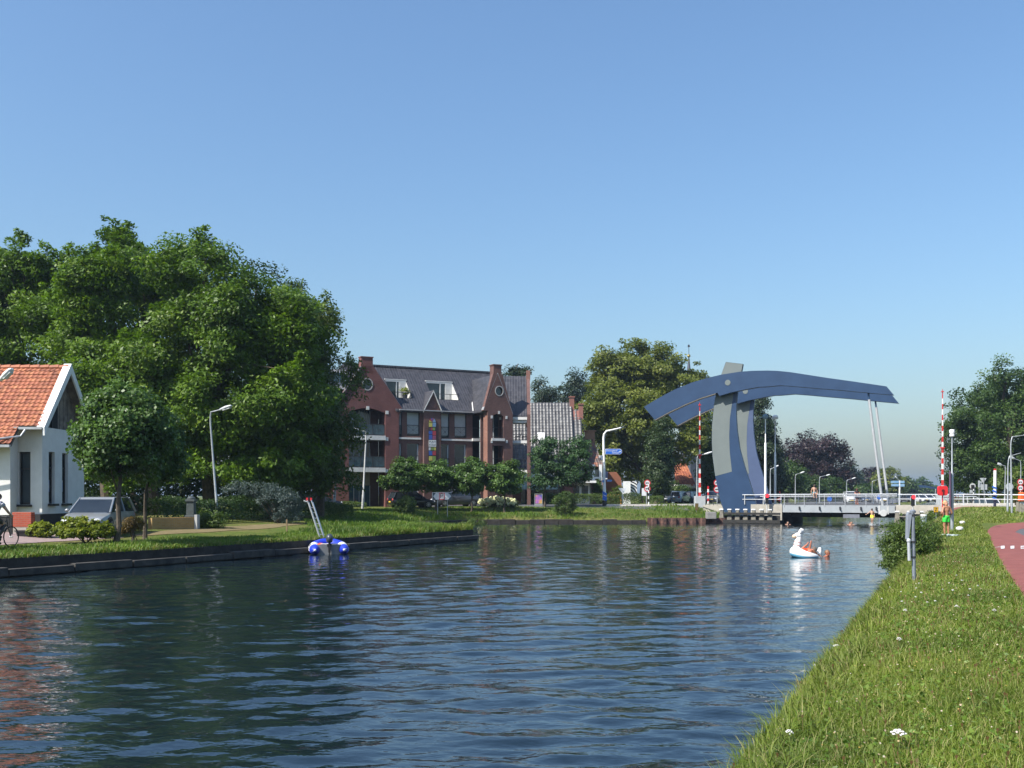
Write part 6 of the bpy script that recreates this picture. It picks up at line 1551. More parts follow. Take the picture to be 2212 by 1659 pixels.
mb = MB(); p = ground_pt(619.5, 1152); mb.box(p+UP*.3, (.06, .06, .66)); tag(mb.build('wooden_stake', M('stake_wood', (.24, .17, .09), .9)), 'thin wooden stake in the left grass verge near the boat', 'stake')

# ================================================================ cars
TYRE = M('tyre', (.015, .015, .016), .85); RIM = M('wheel_rim', (.45, .46, .48), .35, metal=.6)
CGL = M_glass('car_glass', (.012, .016, .02), .05)
HL = M('headlamp_lens', (.75, .77, .8), .15, spec=.8); TL = M('tail_lamp', (.4, .02, .02), .3); PLATE = M('number_plate_yellow', (.75, .5, .06), .5)
CHR = M('chrome', (.6, .6, .62), .2, metal=.9)
def paint(name, c): return M(name, c, .3, col2=tuple(x*.95 for x in c), coat=.6, metal=.25)
def car(label, loc, rotz, col, L=4.3, Wd=1.76, Hh=1.48, style='hatch', cat='car', group=None, name='parked_car', zoff=0):
    t = thing(name, label, cat, Vector(loc)+UP*zoff, rotz, group)
    h = L/2; w_ = Wd/2; zb = .2; belt = Hh*.62
    van = style == 'van'
    hood = belt*(.98 if van else .9)
    st = [(-h, zb+.18, belt*.80, w_*.86), (-h+.06, zb+.06, belt*.97, w_*.93), (-h+.4, zb, belt*1.0, w_), (-.3, zb, belt, w_), (h*.42, zb, belt*.99, w_), (h*.62, zb, hood, w_*.985), (h*.86, zb+.02, hood*.87, w_*.93), (h-.08, zb+.06, hood*.74, w_*.84), (h, zb+.14, hood*.62, w_*.74)]
    rings = [[Vector((x, s_*ww, z)) for s_, ww, z in ((-1, wd*.93, z0), (-1, wd, z0+(z1-z0)*.3), (-1, wd, z0+(z1-z0)*.72), (-1, wd*.94, z1-.03), (-1, wd*.72, z1), (1, wd*.72, z1), (1, wd*.94, z1-.03), (1, wd, z0+(z1-z0)*.72), (1, wd, z0+(z1-z0)*.3), (1, wd*.93, z0))] for x, z0, z1, wd in st]
    mb = MB(); mb.loft(rings); mb.build('body', col, t, local=True, smooth=True)
    # cabin: glass with a roof panel and pillars
    rb, fb = (-h+.1, h*.52); rt, ft = (-h+.42, h*.10)
    if van: rb, fb, rt, ft = -h+.05, h*.68, -h+.15, h*.38
    if style == 'suv': rt = -h+.3
    wb, wt = w_*.93, w_*.74; zt6 = Hh-.03
    lo = [Vector((rb, -wb, belt-.05)), Vector((fb, -wb*.95, belt-.06)), Vector((fb, wb*.95, belt-.06)), Vector((rb, wb, belt-.05))]
    up_ = [Vector((rt, -wt, zt6)), Vector((ft, -wt, zt6)), Vector((ft, wt, zt6)), Vector((rt, wt, zt6))]
    mb = MB(); mb.loft([lo, up_]); mb.build('window', CGL, t, local=True)
    mb = MB(); mb.loft([[Vector((rt-.08, -wt*1.02, zt6-.06)), Vector((ft+.1, -wt*1.02, zt6-.06)), Vector((ft+.1, wt*1.02, zt6-.06)), Vector((rt-.08, wt*1.02, zt6-.06))],
        [Vector((rt-.02, -wt*.96, zt6+.015)), Vector((ft+.02, -wt*.96, zt6+.015)), Vector((ft+.02, wt*.96, zt6+.015)), Vector((rt-.02, wt*.96, zt6+.015))],
        [Vector((rt+.2, -wt*.7, zt6+.035)), Vector((ft-.15, -wt*.7, zt6+.035)), Vector((ft-.15, wt*.7, zt6+.035)), Vector((rt+.2, wt*.7, zt6+.035))]])
    for s_ in (0, 3):
        sg = -1 if s_ == 0 else 1
        a_, b_ = lo[s_], up_[s_]; mb.tube([a_+Vector((.02, 0, 0)), b_], [.06, .05], 6)
        i2 = 1 if s_ == 0 else 2; mb.tube([lo[i2], up_[i2]], [.045, .04], 6)
        xm_ = (rb+fb)/2-.1; mb.tube([Vector((xm_, sg*wb*1.0, belt-.04)), Vector((xm_-.05, sg*wt*1.01, zt6-.02))], [.045, .035], 6)
    mb.build('roof', col, t, local=True, smooth=True)
    for sx in (-h*.62, h*.62):
        for sy in (-1, 1):
            c_ = Vector((sx, sy*(w_-.08), .32)); mb = MB(); ax = (Vector((1, 0, 0)), UP, Vector((0, sy, 0)))
            mb.lathe(c_-ax[2]*.1, [(.28, 0), (.32, .03), (.32, .19), (.29, .215), (.2, .215)], 20, ax); wl = mb.build('wheel', TYRE, t, local=True, smooth=True)
            mb = MB()
            for k in range(7):
                a_ = k*2*math.pi/7; d_ = ax[0]*math.cos(a_)+ax[1]*math.sin(a_); mb.bar(c_+ax[2]*.125, c_+ax[2]*.125+d_*.21, .05, .02, up=ax[2])
            mb.lathe(c_+ax[2]*.09, [(.19, 0), (.215, .03), (.2, .03), (.19, .005)], 20, ax); mb.build('rim', RIM, wl, local=True)
            mb = MB(); mb.lathe(c_+ax[2]*.02, [(.38, 0), (.38, .062)], 20, ax); mb.build('wheel_arch', BLACK, t, local=True)
    for sy in (-1, 1):
        mb = MB(); mb.ell((h-.17, sy*w_*.62, hood*.70), (.16, .2, .085), 10, 6); mb.build('headlight', HL, t, local=True, smooth=True)
        mb = MB(); mb.ell((-h+.05, sy*w_*.78, belt*.82), (.08, .13, .12), 8, 6); mb.build('tail_light', TL, t, local=True, smooth=True)
        mb = MB(); mb.ell((h*.36, sy*(w_+.08), belt+.04), (.07, .1, .07), 8, 6); mb.build('mirror', col, t, local=True, smooth=True)
    mb = MB(); mb.box((h-.02, -.27, hood*.57), (.08, .42, .1)); mb.box((h-.02, .27, hood*.57), (.08, .42, .1)); mb.box((h-.0, 0, zb+.18), (.06, 1.1, .1)); mb.build('grille', BLACK, t, local=True)
    mb = MB(); mb.ell((h+.0, 0, hood*.585), (.04, .09, .075), 8, 6); mb.build('badge', CHR, t, local=True)
    mb = MB(); mb.box((-h-.005, 0, belt*.62), (.02, .5, .11)); mb.box((h+.02, 0, zb+.3), (.02, .5, .11)); mb.build('number_plate', PLATE, t, local=True)
    return t
SILVER = paint('silver_car_paint', (.25, .265, .28)); BLK = paint('black_car_paint', (.014, .015, .018)); GRY = paint('graphite_car_paint', (.075, .08, .095)); NAVY = paint('navy_car_paint', (.02, .035, .07)); WHT = paint('white_car_paint', (.72, .72, .72)); REDC = paint('red_car_paint', (.4, .02, .025)); LBL = paint('pale_blue_car_paint', (.3, .36, .42))
G_ = lambda px, Y: at_ground(px, Y)
fr = D(174, 1100, 37.9); ctr = Vector((fr.x-.087*0-.19, fr.y+2.15, 0)); ctr.z = hz1(ctr.x, ctr.y)
car('silver estate car parked beside the white house behind the yellow-green shrub', ctr, R(-85), SILVER, 4.4, 1.76, 1.47)
car('black hatchback parked before the brick apartments, tail to the left', G_(889, 91), R(26), BLK, 4.2, 1.75, 1.5, group='cars parked by the apartments')
car('graphite sport utility car parked nose to nose behind the no-mooring sign', G_(984, 93.5), R(206), GRY, 4.6, 1.85, 1.66, 'suv', group='cars parked by the apartments')
car('dark car standing in deep tree shade left of the red brick gable', G_(685, 86), R(15), BLK, 4.3, 1.75, 1.46, group='cars parked by the apartments')
car('silver car waiting near the columnar trees, nose towards the water', G_(1441, 118), R(-115), SILVER, group='cars queueing left of the bridge')
car('pale blue car seen from behind between two other cars left of the barrier', G_(1467, 119), R(62), LBL, group='cars queueing left of the bridge')
car('dark blue car just left of the barrier cabinet', G_(1491, 121), R(60), NAVY, group='cars queueing left of the bridge')
car('silver car with bright headlamps between the barrier cabinet and the blue tower', G_(1538, 118), R(-105), SILVER, group='cars queueing left of the bridge')
p = C(-16.0, 92.5, 1.56); car('bright red van on the road behind the left railing', at_ground(1673, 150), R(-100), REDC, 4.4, 1.8, 1.9, 'van', name='red_van', cat='van')
fars = [(1836, 168, WHT, 'van', 'white van behind the boy standing at the railing', -100), (1868, 188, NAVY, 'hatch', 'dark blue car with headlamps on, straight behind the bridge deck', -100), (1893, 186, SILVER, 'suv', 'small silver car just left of the bridge hangers', -95), (1905, 178, WHT, 'hatch', 'white car partly hidden by the bridge hanger', -98), (1850, 205, SILVER, 'hatch', 'silver car between the white van and the dark blue car', -100),
        (1988, 190, WHT, 'hatch', 'white car behind the right railing, left one of two', -80), (2004, 196, WHT, 'hatch', 'white car behind the right railing, right one of two', -80), (1962, 200, GRY, 'hatch', 'grey car behind the right railing beside the red signal lamp', -85)]
for px, Y, col, stl, lb, rz in fars:
    X = (px-1106)/FPX*Y; car(lb, (X, Y, 1.06), R(rz), col, style=stl, Hh=2.0 if stl == 'van' else 1.5, group='distant cars beyond the bridge')
car('white van on the right bank behind the sign posts', G_(2134, 118), R(-92), WHT, 4.6, 1.85, 1.95, 'van', name='white_van', cat='van')

# ================================================================ lamp posts
LAMPM = M('lamp_head_grey', (.5, .52, .52), .4, col2=(.42, .44, .45))
def lamp(label, base, top, tip, r0=.07, col=GALV, head=.75, hcol=LAMPM, group='street lamps', knee=.12, name='street_lamp'):
    t = thing(name, label, 'street lamp', base, 0, group)
    base, top, tip = Vector(base), Vector(top), Vector(tip); a = (tip-top); d_ = (top-base).normalized()
    mb = MB(); L = (top-base).length
    pts = [base, base+d_*L*.18, base+d_*L*.19, top-d_*.55, top-d_*.18+a*.04, top+a*knee+UP*.05, top+a*(.5)+UP*.02, tip]
    mb.tube(pts, [r0*1.25, r0*1.25, r0, r0*.72, r0*.68, r0*.62, r0*.55, r0*.5], 10); mb.build('pole', col, t, smooth=True)
    if head:
        ad = a.normalized(); s_ = ad.cross(UP).normalized(); n_ = s_.cross(ad)
        mb = MB(); rings = []
        for f, w_, h_ in ((-.05, .05, .05), (.1, .09, .07), (.5, .13, .1), (.9, .12, .07), (1.0, .06, .03)):
            c_ = tip+ad*head*f; rings.append([c_+s_*w_*math.cos(q_)+n_*h_*math.sin(q_) for q_ in np.linspace(0, 2*math.pi, 12, endpoint=False)])
        mb.loft(rings); hd = mb.build('lamp_head', hcol, t, smooth=True)
        mb = MB(); mb.box(tip+ad*head*.55-n_*.07, (head*.6, .16, .06), (ad, s_, n_)); mb.build('lens', M('lamp_lens', (.6, .62, .62), .2), hd)
    return t
Yl = 50; b_ = D(471, 1099, Yl); b_.z = hz1(b_.x, b_.y)
lamp('grey street lamp leaning to the left before the dark trees', b_, D(453, 893, Yl), D(476, 885, Yl-.3), .06)
Yl = 87; b_ = D(783, 1103, Yl); b_.z = hz1(b_.x, b_.y); lamp('white street lamp in front of the red brick gable', b_, D(791.5, 934, Yl), D(776, 929, Yl-.2), .085, OFFW, .55)
Yl = 82; b_ = D(721, 1104, Yl); b_.z = hz1(b_.x, b_.y); lamp('street lamp half hidden in the drooping branches left of the brick gable', b_, D(733, 915, Yl), D(752, 909, Yl), .085, OFFW, .75)
Yl = 34; lamp('street lamp head reaching over the orange roof from the left edge', at_ground(-24, Yl), D(-24, 845, Yl), D(2, 820, Yl-.2), .06, GALV, .62, WHITE)
Yl = 112; b_ = D(1505.5, 1092, Yl); b_.z = hz1(b_.x, b_.y); lamp('grey street lamp right behind the left barrier pole', b_, D(1505.5, 986, Yl), D(1522, 981, Yl), .08, GALV, .9, WHITE)
for px, Y, y0, tx, lb in ((1718, 150, 1026, 1729, 'street lamp between the masts and the seated boy'), (1770, 165, 1031, 1785, 'street lamp in front of the copper beech, right of the seated boy'), (1829, 185, 1038, 1841, 'street lamp at the right skirt of the copper beech'),
        (1664, 128, 1014, 1672, 'street lamp with its head beside the first white mast'), (1884, 205, 1040, 1897, 'grey street lamp crossing the first bridge hanger'), (1942, 215, 1037, 1938, 'street lamp left of the distant drawbridge'), (1637, 150, 1012, 1632, 'street lamp peeping out beside the far blue tower')):
    b_ = D(px, 1085, Y); b_.z = hz1(b_.x, b_.y); lamp(lb, b_, D(px, y0, Y), D(tx, y0-4, Y), .08, GALV, .65, WHITE, group='street lamps beyond the bridge')
def gl(px, py): return ground_pt(px, py)
for b0_, tp, ti, lb, hd in (((2185.6, 1109), (2183, 946), (2213, 940), 'tallest grey lamp post at the right edge', .6), ((2176.4, 1105.6), (2177.5, 988), (2205, 978.5), 'grey lamp post with rising arm just left of the tallest one', 0), ((2204, 1091), (2205.5, 997), (2192, 991), 'lamp post carrying the round truck ban signs on the right', .45), ((2170, 1092), (2172, 1008), (2164, 1004.5), 'short grey lamp post partly behind the two tall ones', .4)):
    b_ = gl(*b0_); lamp(lb, b_, D(*tp, b_.y), D(*ti, b_.y), .05, GALV, hd, LAMPM, 'lamp posts on the right bank')

# ================================================================ signs
SBLUE = M('sign_blue', (.02, .13, .55), .4, col2=(.018, .11, .48)); SRED = M('sign_red', (.55, .02, .03), .4); SGREY = M('sign_back_grey', (.4, .42, .43), .5, col2=(.34, .36, .37)); SWH = M('sign_white', (.7, .72, .73), .45)
Yv = Vector((0, 1, 0))
# tall white and blue lamp post with direction sign
b_ = ground_pt(1306, 1093.5); Y = b_.y
t = lamp('white lamp post with blue bands and direction signs', b_, D(1303.5, 934, Y), D(1336, 925.5, Y), .15, WHITE, .3, group='street lamps', knee=.2)
mb = MB(); 
for y0, y1 in ((1062, 1068), (1070, 1079)):
    p0, p1 = D(1306, y1, Y), D(1306, y0, Y); mb.prism([p0+Vector((-.19, -.19, 0)), p0+Vector((.19, -.19, -.15)), p1+Vector((.19, -.19, -.15)), p1+Vector((-.19, -.19, .05))], Yv*.38)
mb.build('blue_band', SBLUE, t)
mb = MB(); p0 = D(1306, 1081, Y); mb.tube([b_, Vector((p0.x, p0.y, p0.z))], .215, 10); mb.build('black_foot', BLACK, t)
def plate(mb, px0, px1, py0, py1, Y, th=.04, pointed=0):
    a, c_ = D(px0, py0, Y), D(px1, py1, Y); zc = (a.z+c_.z)/2
    if pointed: pts = [(a.x, Y, a.z), (a.x, Y, c_.z), (c_.x-pointed, Y, c_.z), (c_.x, Y, zc+(c_.z-zc)*.5), (c_.x, Y, zc-(c_.z-zc)*.5), (c_.x-pointed, Y, a.z)]
    else: pts = [(a.x, Y, a.z), (a.x, Y, c_.z), (c_.x, Y, c_.z), (c_.x, Y, a.z)]
    return mb.prism(pts, (0, th, 0))
mb = MB(); plate(mb, 1307.5, 1343.5, 969.5, 981.5, Y-.25, .03, .15); sg = mb.build('direction_sign', SWH, t)
mb = MB(); plate(mb, 1308.3, 1342.7, 970.3, 980.7, Y-.262, .012, .14); mb.build('blue_face', SBLUE, sg)
p = D(1309.5, 973.4, Y-.266); text('Doorgaand', .23, SWH, sg, p, X_ax, name='lettering', align='LEFT'); p = D(1322, 978, Y-.266); text('verkeer', .23, SWH, sg, p, X_ax, name='lettering', align='LEFT')
mb = MB(); p = D(1340.3, 975.5, Y-.264); mb.box(p-X_ax*.08, (.2, .012, .045)); mb.prism([p+Vector((-.06, 0, .1)), p+Vector((-.06, 0, .05)), p+Vector((.0, 0, 0)), p+Vector((-.06, 0, -.05)), p+Vector((-.06, 0, -.1)), p+Vector((.06, 0, 0))], (0, .01, 0)); mb.build('arrow', SWH, sg)
mb = MB(); plate(mb, 1296.5, 1304.5, 984, 994, Y-.1, .25); mb.build('signal_box', M('box_grey_blue', (.2, .24, .32), .5), t, bevel=.04)
mb = MB(); plate(mb, 1294.5, 1297, 984, 989, Y-.12, .3); mb.build('signal_visor', WHITE, t)
mb = MB(); plate(mb, 1308, 1313, 1019, 1033, Y-.25, .05); mb.build('side_sign', M('sign_violet_grey', (.12, .13, .24), .5), t)
mb = MB(); plate(mb, 1311, 1322, 1036, 1040.5, Y-.25, .05, .1); plate(mb, 1300.5, 1305, 1037, 1042, Y-.25, .05); mb.build('cycle_sign', M('sign_mid_blue', (.1, .22, .5), .5), t)
# no-mooring board
p = ground_pt(956, 1116); Y = p.y
nm = thing('mooring_sign', 'white double-arrow board with a red-framed crossed letter on two posts', 'sign', p)
mb = MB()
for px in (945.5, 966.5): q_ = D(px, 1080, Y); mb.tube([(q_.x, Y, p.z-.1), (q_.x, Y, q_.z+.15)], .035, 8)
mb.build('post', GALV, nm)
mb = MB(); plate(mb, 934.2, 975.5, 1063.8, 1080, Y-.06, .04); brd = mb.build('backboard', M('board_slate', (.1, .12, .14), .5), nm)
a, c_ = D(934.2, 1063.8, Y), D(975.5, 1080, Y); zc = (a.z+c_.z)/2; hh_ = (a.z-c_.z)/2
mb = MB(); mb.prism([(a.x+.06, Y-.068, zc), (a.x+.3, Y-.068, c_.z+.02), (c_.x-.3, Y-.068, c_.z+.02), (c_.x-.03, Y-.068, zc), (c_.x-.3, Y-.068, a.z-.03), (a.x+.3, Y-.068, a.z-.03)], (0, .007, 0)); mb.build('white_arrow', SWH, brd)
mb = MB()
mb.box(((a.x+c_.x)/2, Y-.075, a.z-.0), (c_.x-a.x, .03, .04)); mb.box((a.x, Y-.075, zc), (.04, .03, a.z-c_.z)); mb.build('white_edge', WHITE, brd)
cx_ = (D(948.5, 1070, Y).x+D(961, 1070, Y).x)/2; w_ = hh_*.94
mb = MB(); mb.holed([(cx_-w_*.8, zc-w_), (cx_+w_*.8, zc-w_), (cx_+w_*.8, zc+w_), (cx_-w_*.8, zc+w_)], [[(cx_-w_*.62, zc-w_*.82), (cx_+w_*.62, zc-w_*.82), (cx_+w_*.62, zc+w_*.82), (cx_-w_*.62, zc+w_*.82)]], lambda x, z, d: Vector((x, Y-.08+d, z)), .01)
mb.bar((cx_-w_*.66, Y-.082, zc+w_*.86), (cx_+w_*.66, Y-.082, zc-w_*.86), .01, .05, up=Yv); mb.build('red_frame', SRED, brd)
text('P', w_*2.0, BLACK, brd, (cx_-.02, Y-.074, zc), X_ax, extrude=.003)
def roundsign(mb, c_, r, th=.03): return mb.lathe(c_, [(r, 0), (r, th)], 20, (X_ax, UP, Yv))
def truckban(parent, px, pys, Y, r):
    for py in pys:
        c_ = D(px, py, Y); mb = MB(); roundsign(mb, c_, r); s_ = mb.build('red_disc', SRED, parent)
        mb = MB(); roundsign(mb, c_-Yv*.008, r*.72, .008); mb.build('white_face', SWH, s_)
        mb = MB(); y_ = Y-.014; x, z = c_.x, c_.z
        mb.box((x+.05*r, y_, z+.02*r), (r*.75, .008, r*.22)); mb.box((x-r*.42, y_, z-.02*r), (r*.26, .008, r*.3)); mb.lathe((x-r*.32, y_-.004, z-r*.2), [(r*.11, 0), (r*.11, .008)], 10, (X_ax, UP, Yv)); mb.lathe((x+r*.25, y_-.004, z-r*.2), [(r*.11, 0), (r*.11, .008)], 10, (X_ax, UP, Yv)); mb.build('truck_symbol', BLACK, s_)
p = ground_pt(1396.5, 1092.8); Y = p.y
ts = thing('traffic_sign', 'two round red-ringed truck ban signs stacked on a pole beside a hedge', 'traffic sign', p)
mb = MB(); q_ = D(1396.5, 1040, Y); mb.tube([p, (p.x, Y, q_.z)], .04, 8); mb.build('pole', GALV, ts)
mb = MB()
for k in range(7):
    z0 = p.z+.1+k*.28
    mb.mat(k % 2); mb.tube([(p.x+.2, Y-.05, z0), (p.x+.2, Y-.05, z0+.28)], .06, 8)
mb.build('striped_post', [WHITE, BLACK], ts)
mb = MB(); plate(mb, 1386.5, 1397, 1054.5, 1071, Y+.05, .03); mb.build('white_board', SWH, ts)
truckban(ts, 1398.3, (1043.2, 1055.4), Y-.07, .31)
p = ground_pt(1345, 1093); Y = p.y
gw = thing('give_way_sign', 'back of a triangular sign on a thin pole in front of the low hedge', 'traffic sign', p)
mb = MB(); a, c_ = D(1335.5, 1054, Y), D(1355, 1067, Y); mb.prism([(a.x, Y, a.z), (c_.x, Y, a.z), ((a.x+c_.x)/2, Y, c_.z)], (0, .03, 0)); mb.build('plate', SWH, gw)
mb = MB(); mb.tube([p, (p.x, Y+.05, a.z)], .035, 8); mb.box((p.x, Y+.02, D(0, 1073, Y).z), (.16, .04, .4)); mb.build('pole', GALV, gw)
p = ground_pt(1163, 1092.5); Y = p.y
ab_ = thing('poster_board', 'standing poster board with a rainbow coloured picture near the hedge', 'poster board', p)
mb = MB(); a, c_ = D(1154.5, 1066.5, Y), D(1172, 1090, Y)
mb.holed([(a.x, p.z), (c_.x, p.z), (c_.x, a.z), (a.x, a.z)], [[(a.x+.06, p.z+.2), (c_.x-.06, p.z+.2), (c_.x-.06, a.z-.06), (a.x+.06, a.z-.06)]], lambda x, z, d: Vector((x, Y+d, z)), .06); mb.build('frame', GALV, ab_)
m, nt, b = _new('rainbow_poster'); n_ = _noise(nt, 1.1, 2); r_ = _ramp(nt, n_.outputs['Fac'], [(.3, (.1, .12, .4)), (.42, (.4, .15, .45)), (.5, (.55, .3, .1)), (.58, (.6, .55, .15)), (.66, (.2, .45, .5)), (.75, (.3, .2, .5))]); nt.links.new(r_.outputs[0], b.inputs['Base Color'])
mb = MB(); mb.box(((a.x+c_.x)/2, Y+.04, (p.z+.2+a.z-.06)/2), (c_.x-a.x-.1, .02, a.z-p.z-.3)); mb.build('picture', m, ab_)
p = at_ground(1322, 101); mb = MB(); mb.box(p+UP*.85, (2.3, .5, .3)); mb.box(p+UP*.45+Vector((-.9, 0, 0)), (.12, .4, .9)); mb.box(p+UP*.45+Vector((.9, 0, 0)), (.12, .4, .9)); tag(mb.build('garden_bench', M('orange_wood', (.5, .25, .06), .7, col2=(.42, .2, .05)), bevel=.03), 'orange wooden bench behind the long clipped hedge', 'bench')
# right bank signs
p = ground_pt(2127, 1091.5); Y = p.y
t = thing('give_way_sign', 'back of a triangular sign with a square board beside the white van', 'traffic sign', p)
mb = MB(); a, c_ = D(2116.3, 1032.5, Y), D(2131.5, 1044, Y); mb.prism([(a.x, Y, a.z), (c_.x, Y, a.z), ((a.x+c_.x)/2, Y, c_.z)], (0, .03, 0)); mb.build('plate', SGREY, t)
mb = MB(); plate(mb, 2118.5, 2132.5, 1046, 1058, Y+.02, .03); mb.build('square_board', SGREY, t)
mb = MB(); mb.tube([p, D(2124.5, 1032, Y-.05)], .035, 8); mb.build('pole', GALV, t)
p = ground_pt(2101.5, 1091); Y = p.y
t = thing('traffic_sign', 'back of a round sign with a small plate above the parked bicycles', 'traffic sign', p)
mb = MB(); roundsign(mb, D(2101.3, 1050.5, Y), .27); mb.build('round_plate', OFFW, t)
mb = MB(); plate(mb, 2095, 2107, 1058, 1064.5, Y, .03); mb.build('small_plate', SGREY, t)
mb = MB(); plate(mb, 2099, 2105, 1047.5, 1056, Y-.15, .12); mb.build('signal_box', BLACK, t)
mb = MB()
for k in range(8):
    mb.mat(k % 2); z0 = p.z+k*(D(0, 1055, Y).z-p.z)/8; mb.tube([(p.x+.02, Y-.1, z0), (p.x+.02, Y-.1, z0+(D(0, 1055, Y).z-p.z)/8)], .05, 8)
mb.build('pole', [BLACK, WHITE], t)
p = ground_pt(2115, 1091); Y = p.y
t = thing('sign_post', 'two grey boards seen from behind left of the triangular sign', 'traffic sign', p)
mb = MB(); mb.tube([p, D(2115, 1040, Y)], .035, 8); mb.build('pole', GALV, t)
mb = MB(); plate(mb, 2113, 2117, 1038, 1053, Y-.05, .03); plate(mb, 2117.3, 2121, 1040, 1053, Y+.1, .03); mb.build('board', SGREY, t)
p = ground_pt(2182, 1092); Y = p.y
t = thing('traffic_sign', 'grey back of a round sign between the two tall lamp posts', 'traffic sign', p)
mb = MB(); roundsign(mb, D(2181, 1051.5, Y), .33); plate(mb, 2176, 2184.5, 1045, 1061, Y-.02, .03); mb.build('round_plate', SGREY, t)
mb = MB(); mb.tube([p, D(2182.5, 1045, Y+.06)], .035, 8); mb.build('pole', GALV, t)
p = ground_pt(2204, 1091.5); Y = p.y-.15
ts = thing('traffic_sign', 'two round truck ban signs fixed on the right lamp post', 'traffic sign', (p.x, Y, p.z))
truckban(ts, 2204.6, (1041.2, 1054), Y-.02, .29)
p = ground_pt(2149, 1095); Y = p.y
t = thing('marker_post', 'white post with blue diagonal bands, black foot and red top', 'post', p)
mb = MB(); mb.tube([(p.x, Y, p.z+1.0), D(2149.5, 1016, Y)], .11, 10); mb.build('white_shaft', WHITE, t)
mb = MB(); mb.tube([D(2149.5, 1016, Y), D(2149.5, 1012.5, Y)], .1, 10); mb.build('red_top', SRED, t)
mb = MB(); mb.tube([p, (p.x, Y, p.z+1.02)], .1, 10); mb.build('black_foot', M('foot_navy', (.015, .02, .05), .6), t)
mb = MB()
for py in (1052, 1060, 1068, 1075): c_ = D(2149.3, py, Y-.1); mb.prism([c_+Vector((-.13, -.03, .06)), c_+Vector((.13, -.03, -.06)), c_+Vector((.13, -.03, -.17)), c_+Vector((-.13, -.03, -.05))], (0, .2, 0))
mb.build('blue_band', SBLUE, t)
p = D(2022.5, 1128, 70); p = ground_pt(2022, 1122); Y = p.y
t = thing('small_sign', 'small yellow square sign with a black letter Z near the water', 'sign', p)
mb = MB(); mb.tube([p, D(2022, 1100, Y+.03)], .02, 6); mb.build('post', GALV, t)
mb = MB(); plate(mb, 2016.8, 2027.2, 1095, 1107, Y-.02, .03); f_ = mb.build('face', BLACK, t, bevel=.01)
mb = MB(); plate(mb, 2017.5, 2026.5, 1095.8, 1106.2, Y-.03, .01); mb.build('yellow_face', M('sign_yellow', (.72, .4, .02), .5), f_); text('Z', .34, BLACK, f_, D(2022, 1101, Y-.036), X_ax, extrude=.003)
p = D(1505, 1106, 86.6); p = ground_pt(1504.5, 1108)
t = thing('small_sign', 'small brown sign on a thin post in the bank below the barrier cabinet', 'sign', p)
mb = MB(); mb.tube([p, p+UP*.9], .02, 6); mb.build('post', GALV, t); mb = MB(); q_ = D(1505, 1094.5, p.y); mb.box((q_.x, p.y-.03, q_.z), (.3, .03, .6)); mb.build('plate', M('sign_brown', (.12, .08, .02), .6), t)
p = at_ground(1943, 150); t = thing('direction_sign', 'far white post carrying four pale blue direction panels', 'sign', p); Y = 150
mb = MB(); mb.tube([p, D(1943.5, 1038, Y)], .12, 8); mb.build('post', WHITE, t)
mb = MB()
for a in ((1924.5, 1942, 1038.5, 1043.5), (1944.5, 1954, 1038.5, 1043.5), (1925.5, 1942, 1045.5, 1050.5), (1944.5, 1954, 1045.5, 1051)): plate(mb, *a, Y-.15, .05)
mb.build('blue_panel', M('panel_pale_blue', (.15, .33, .55), .5, col2=(.3, .45, .58), scale=.8), t)
for px, py, cc_, lb in ((1792, 1082, SBLUE, 'small round blue sign seen through the bridge railing'), (1899.5, 1078, SBLUE, 'small blue sign right of the bridge hangers')):
    p = at_ground(px, 120); t = thing('small_sign', lb, 'sign', p); mb = MB(); mb.tube([p, (p.x, 120, D(0, py-3, 120).z)], .04, 6); mb.build('post', GALV, t); mb = MB(); roundsign(mb, D(px, py-4, 119.9), .3); mb.build('face', cc_, t)
p = at_ground(1549, 104); t = thing('traffic_sign', 'red and white round signs half hidden behind the blue tower foot', 'traffic sign', p); Y = 104
mb = MB(); mb.tube([p, D(1550, 1035, Y)], .05, 8); mb.build('pole', GALV, t); truckban(t, 1549, (1043, 1057), Y-.1, .36)
p = at_ground(1530, 99); t = thing('marker_post', 'short red and white striped marker post behind the barrier cabinet', 'post', p); mb = MB()
for k in range(6): mb.mat(k % 2); mb.tube([p+UP*(.3*k), p+UP*(.3*k+.3)], .09, 8)
mb.build('shaft', [WHITE, SRED], t)
# white kerb along the far road
a, c_ = ground_pt(1308, 1093.5), ground_pt(1498, 1093); mb = MB()
for k in range(24):
    u0, u1 = a+(c_-a)*(k+.02)/24, a+(c_-a)*(k+.98)/24; z_ = hz1(u0.x, u0.y)+.06; mb.bar(Vector((u0.x, u0.y, z_)), Vector((u1.x, u1.y, z_)), .3, .2)
tag(mb.build('road_kerb', M('pale_kerb', (.62, .58, .52), .8, col2=(.52, .48, .43), scale=2), bevel=.02), kind='structure')
a, c_ = ground_pt(2062, 1092.5), ground_pt(2190, 1092); mb = MB()
for k in range(14):
    u0, u1 = a+(c_-a)*(k+.02)/14, a+(c_-a)*(k+.98)/14; z_ = hz1(u0.x, u0.y)+.08; mb.bar(Vector((u0.x, u0.y, z_)), Vector((u1.x, u1.y, z_)), .3, .26)
tag(mb.build('road_kerb', M('pale_kerb', (.62, .58, .52)), bevel=.02), kind='structure')
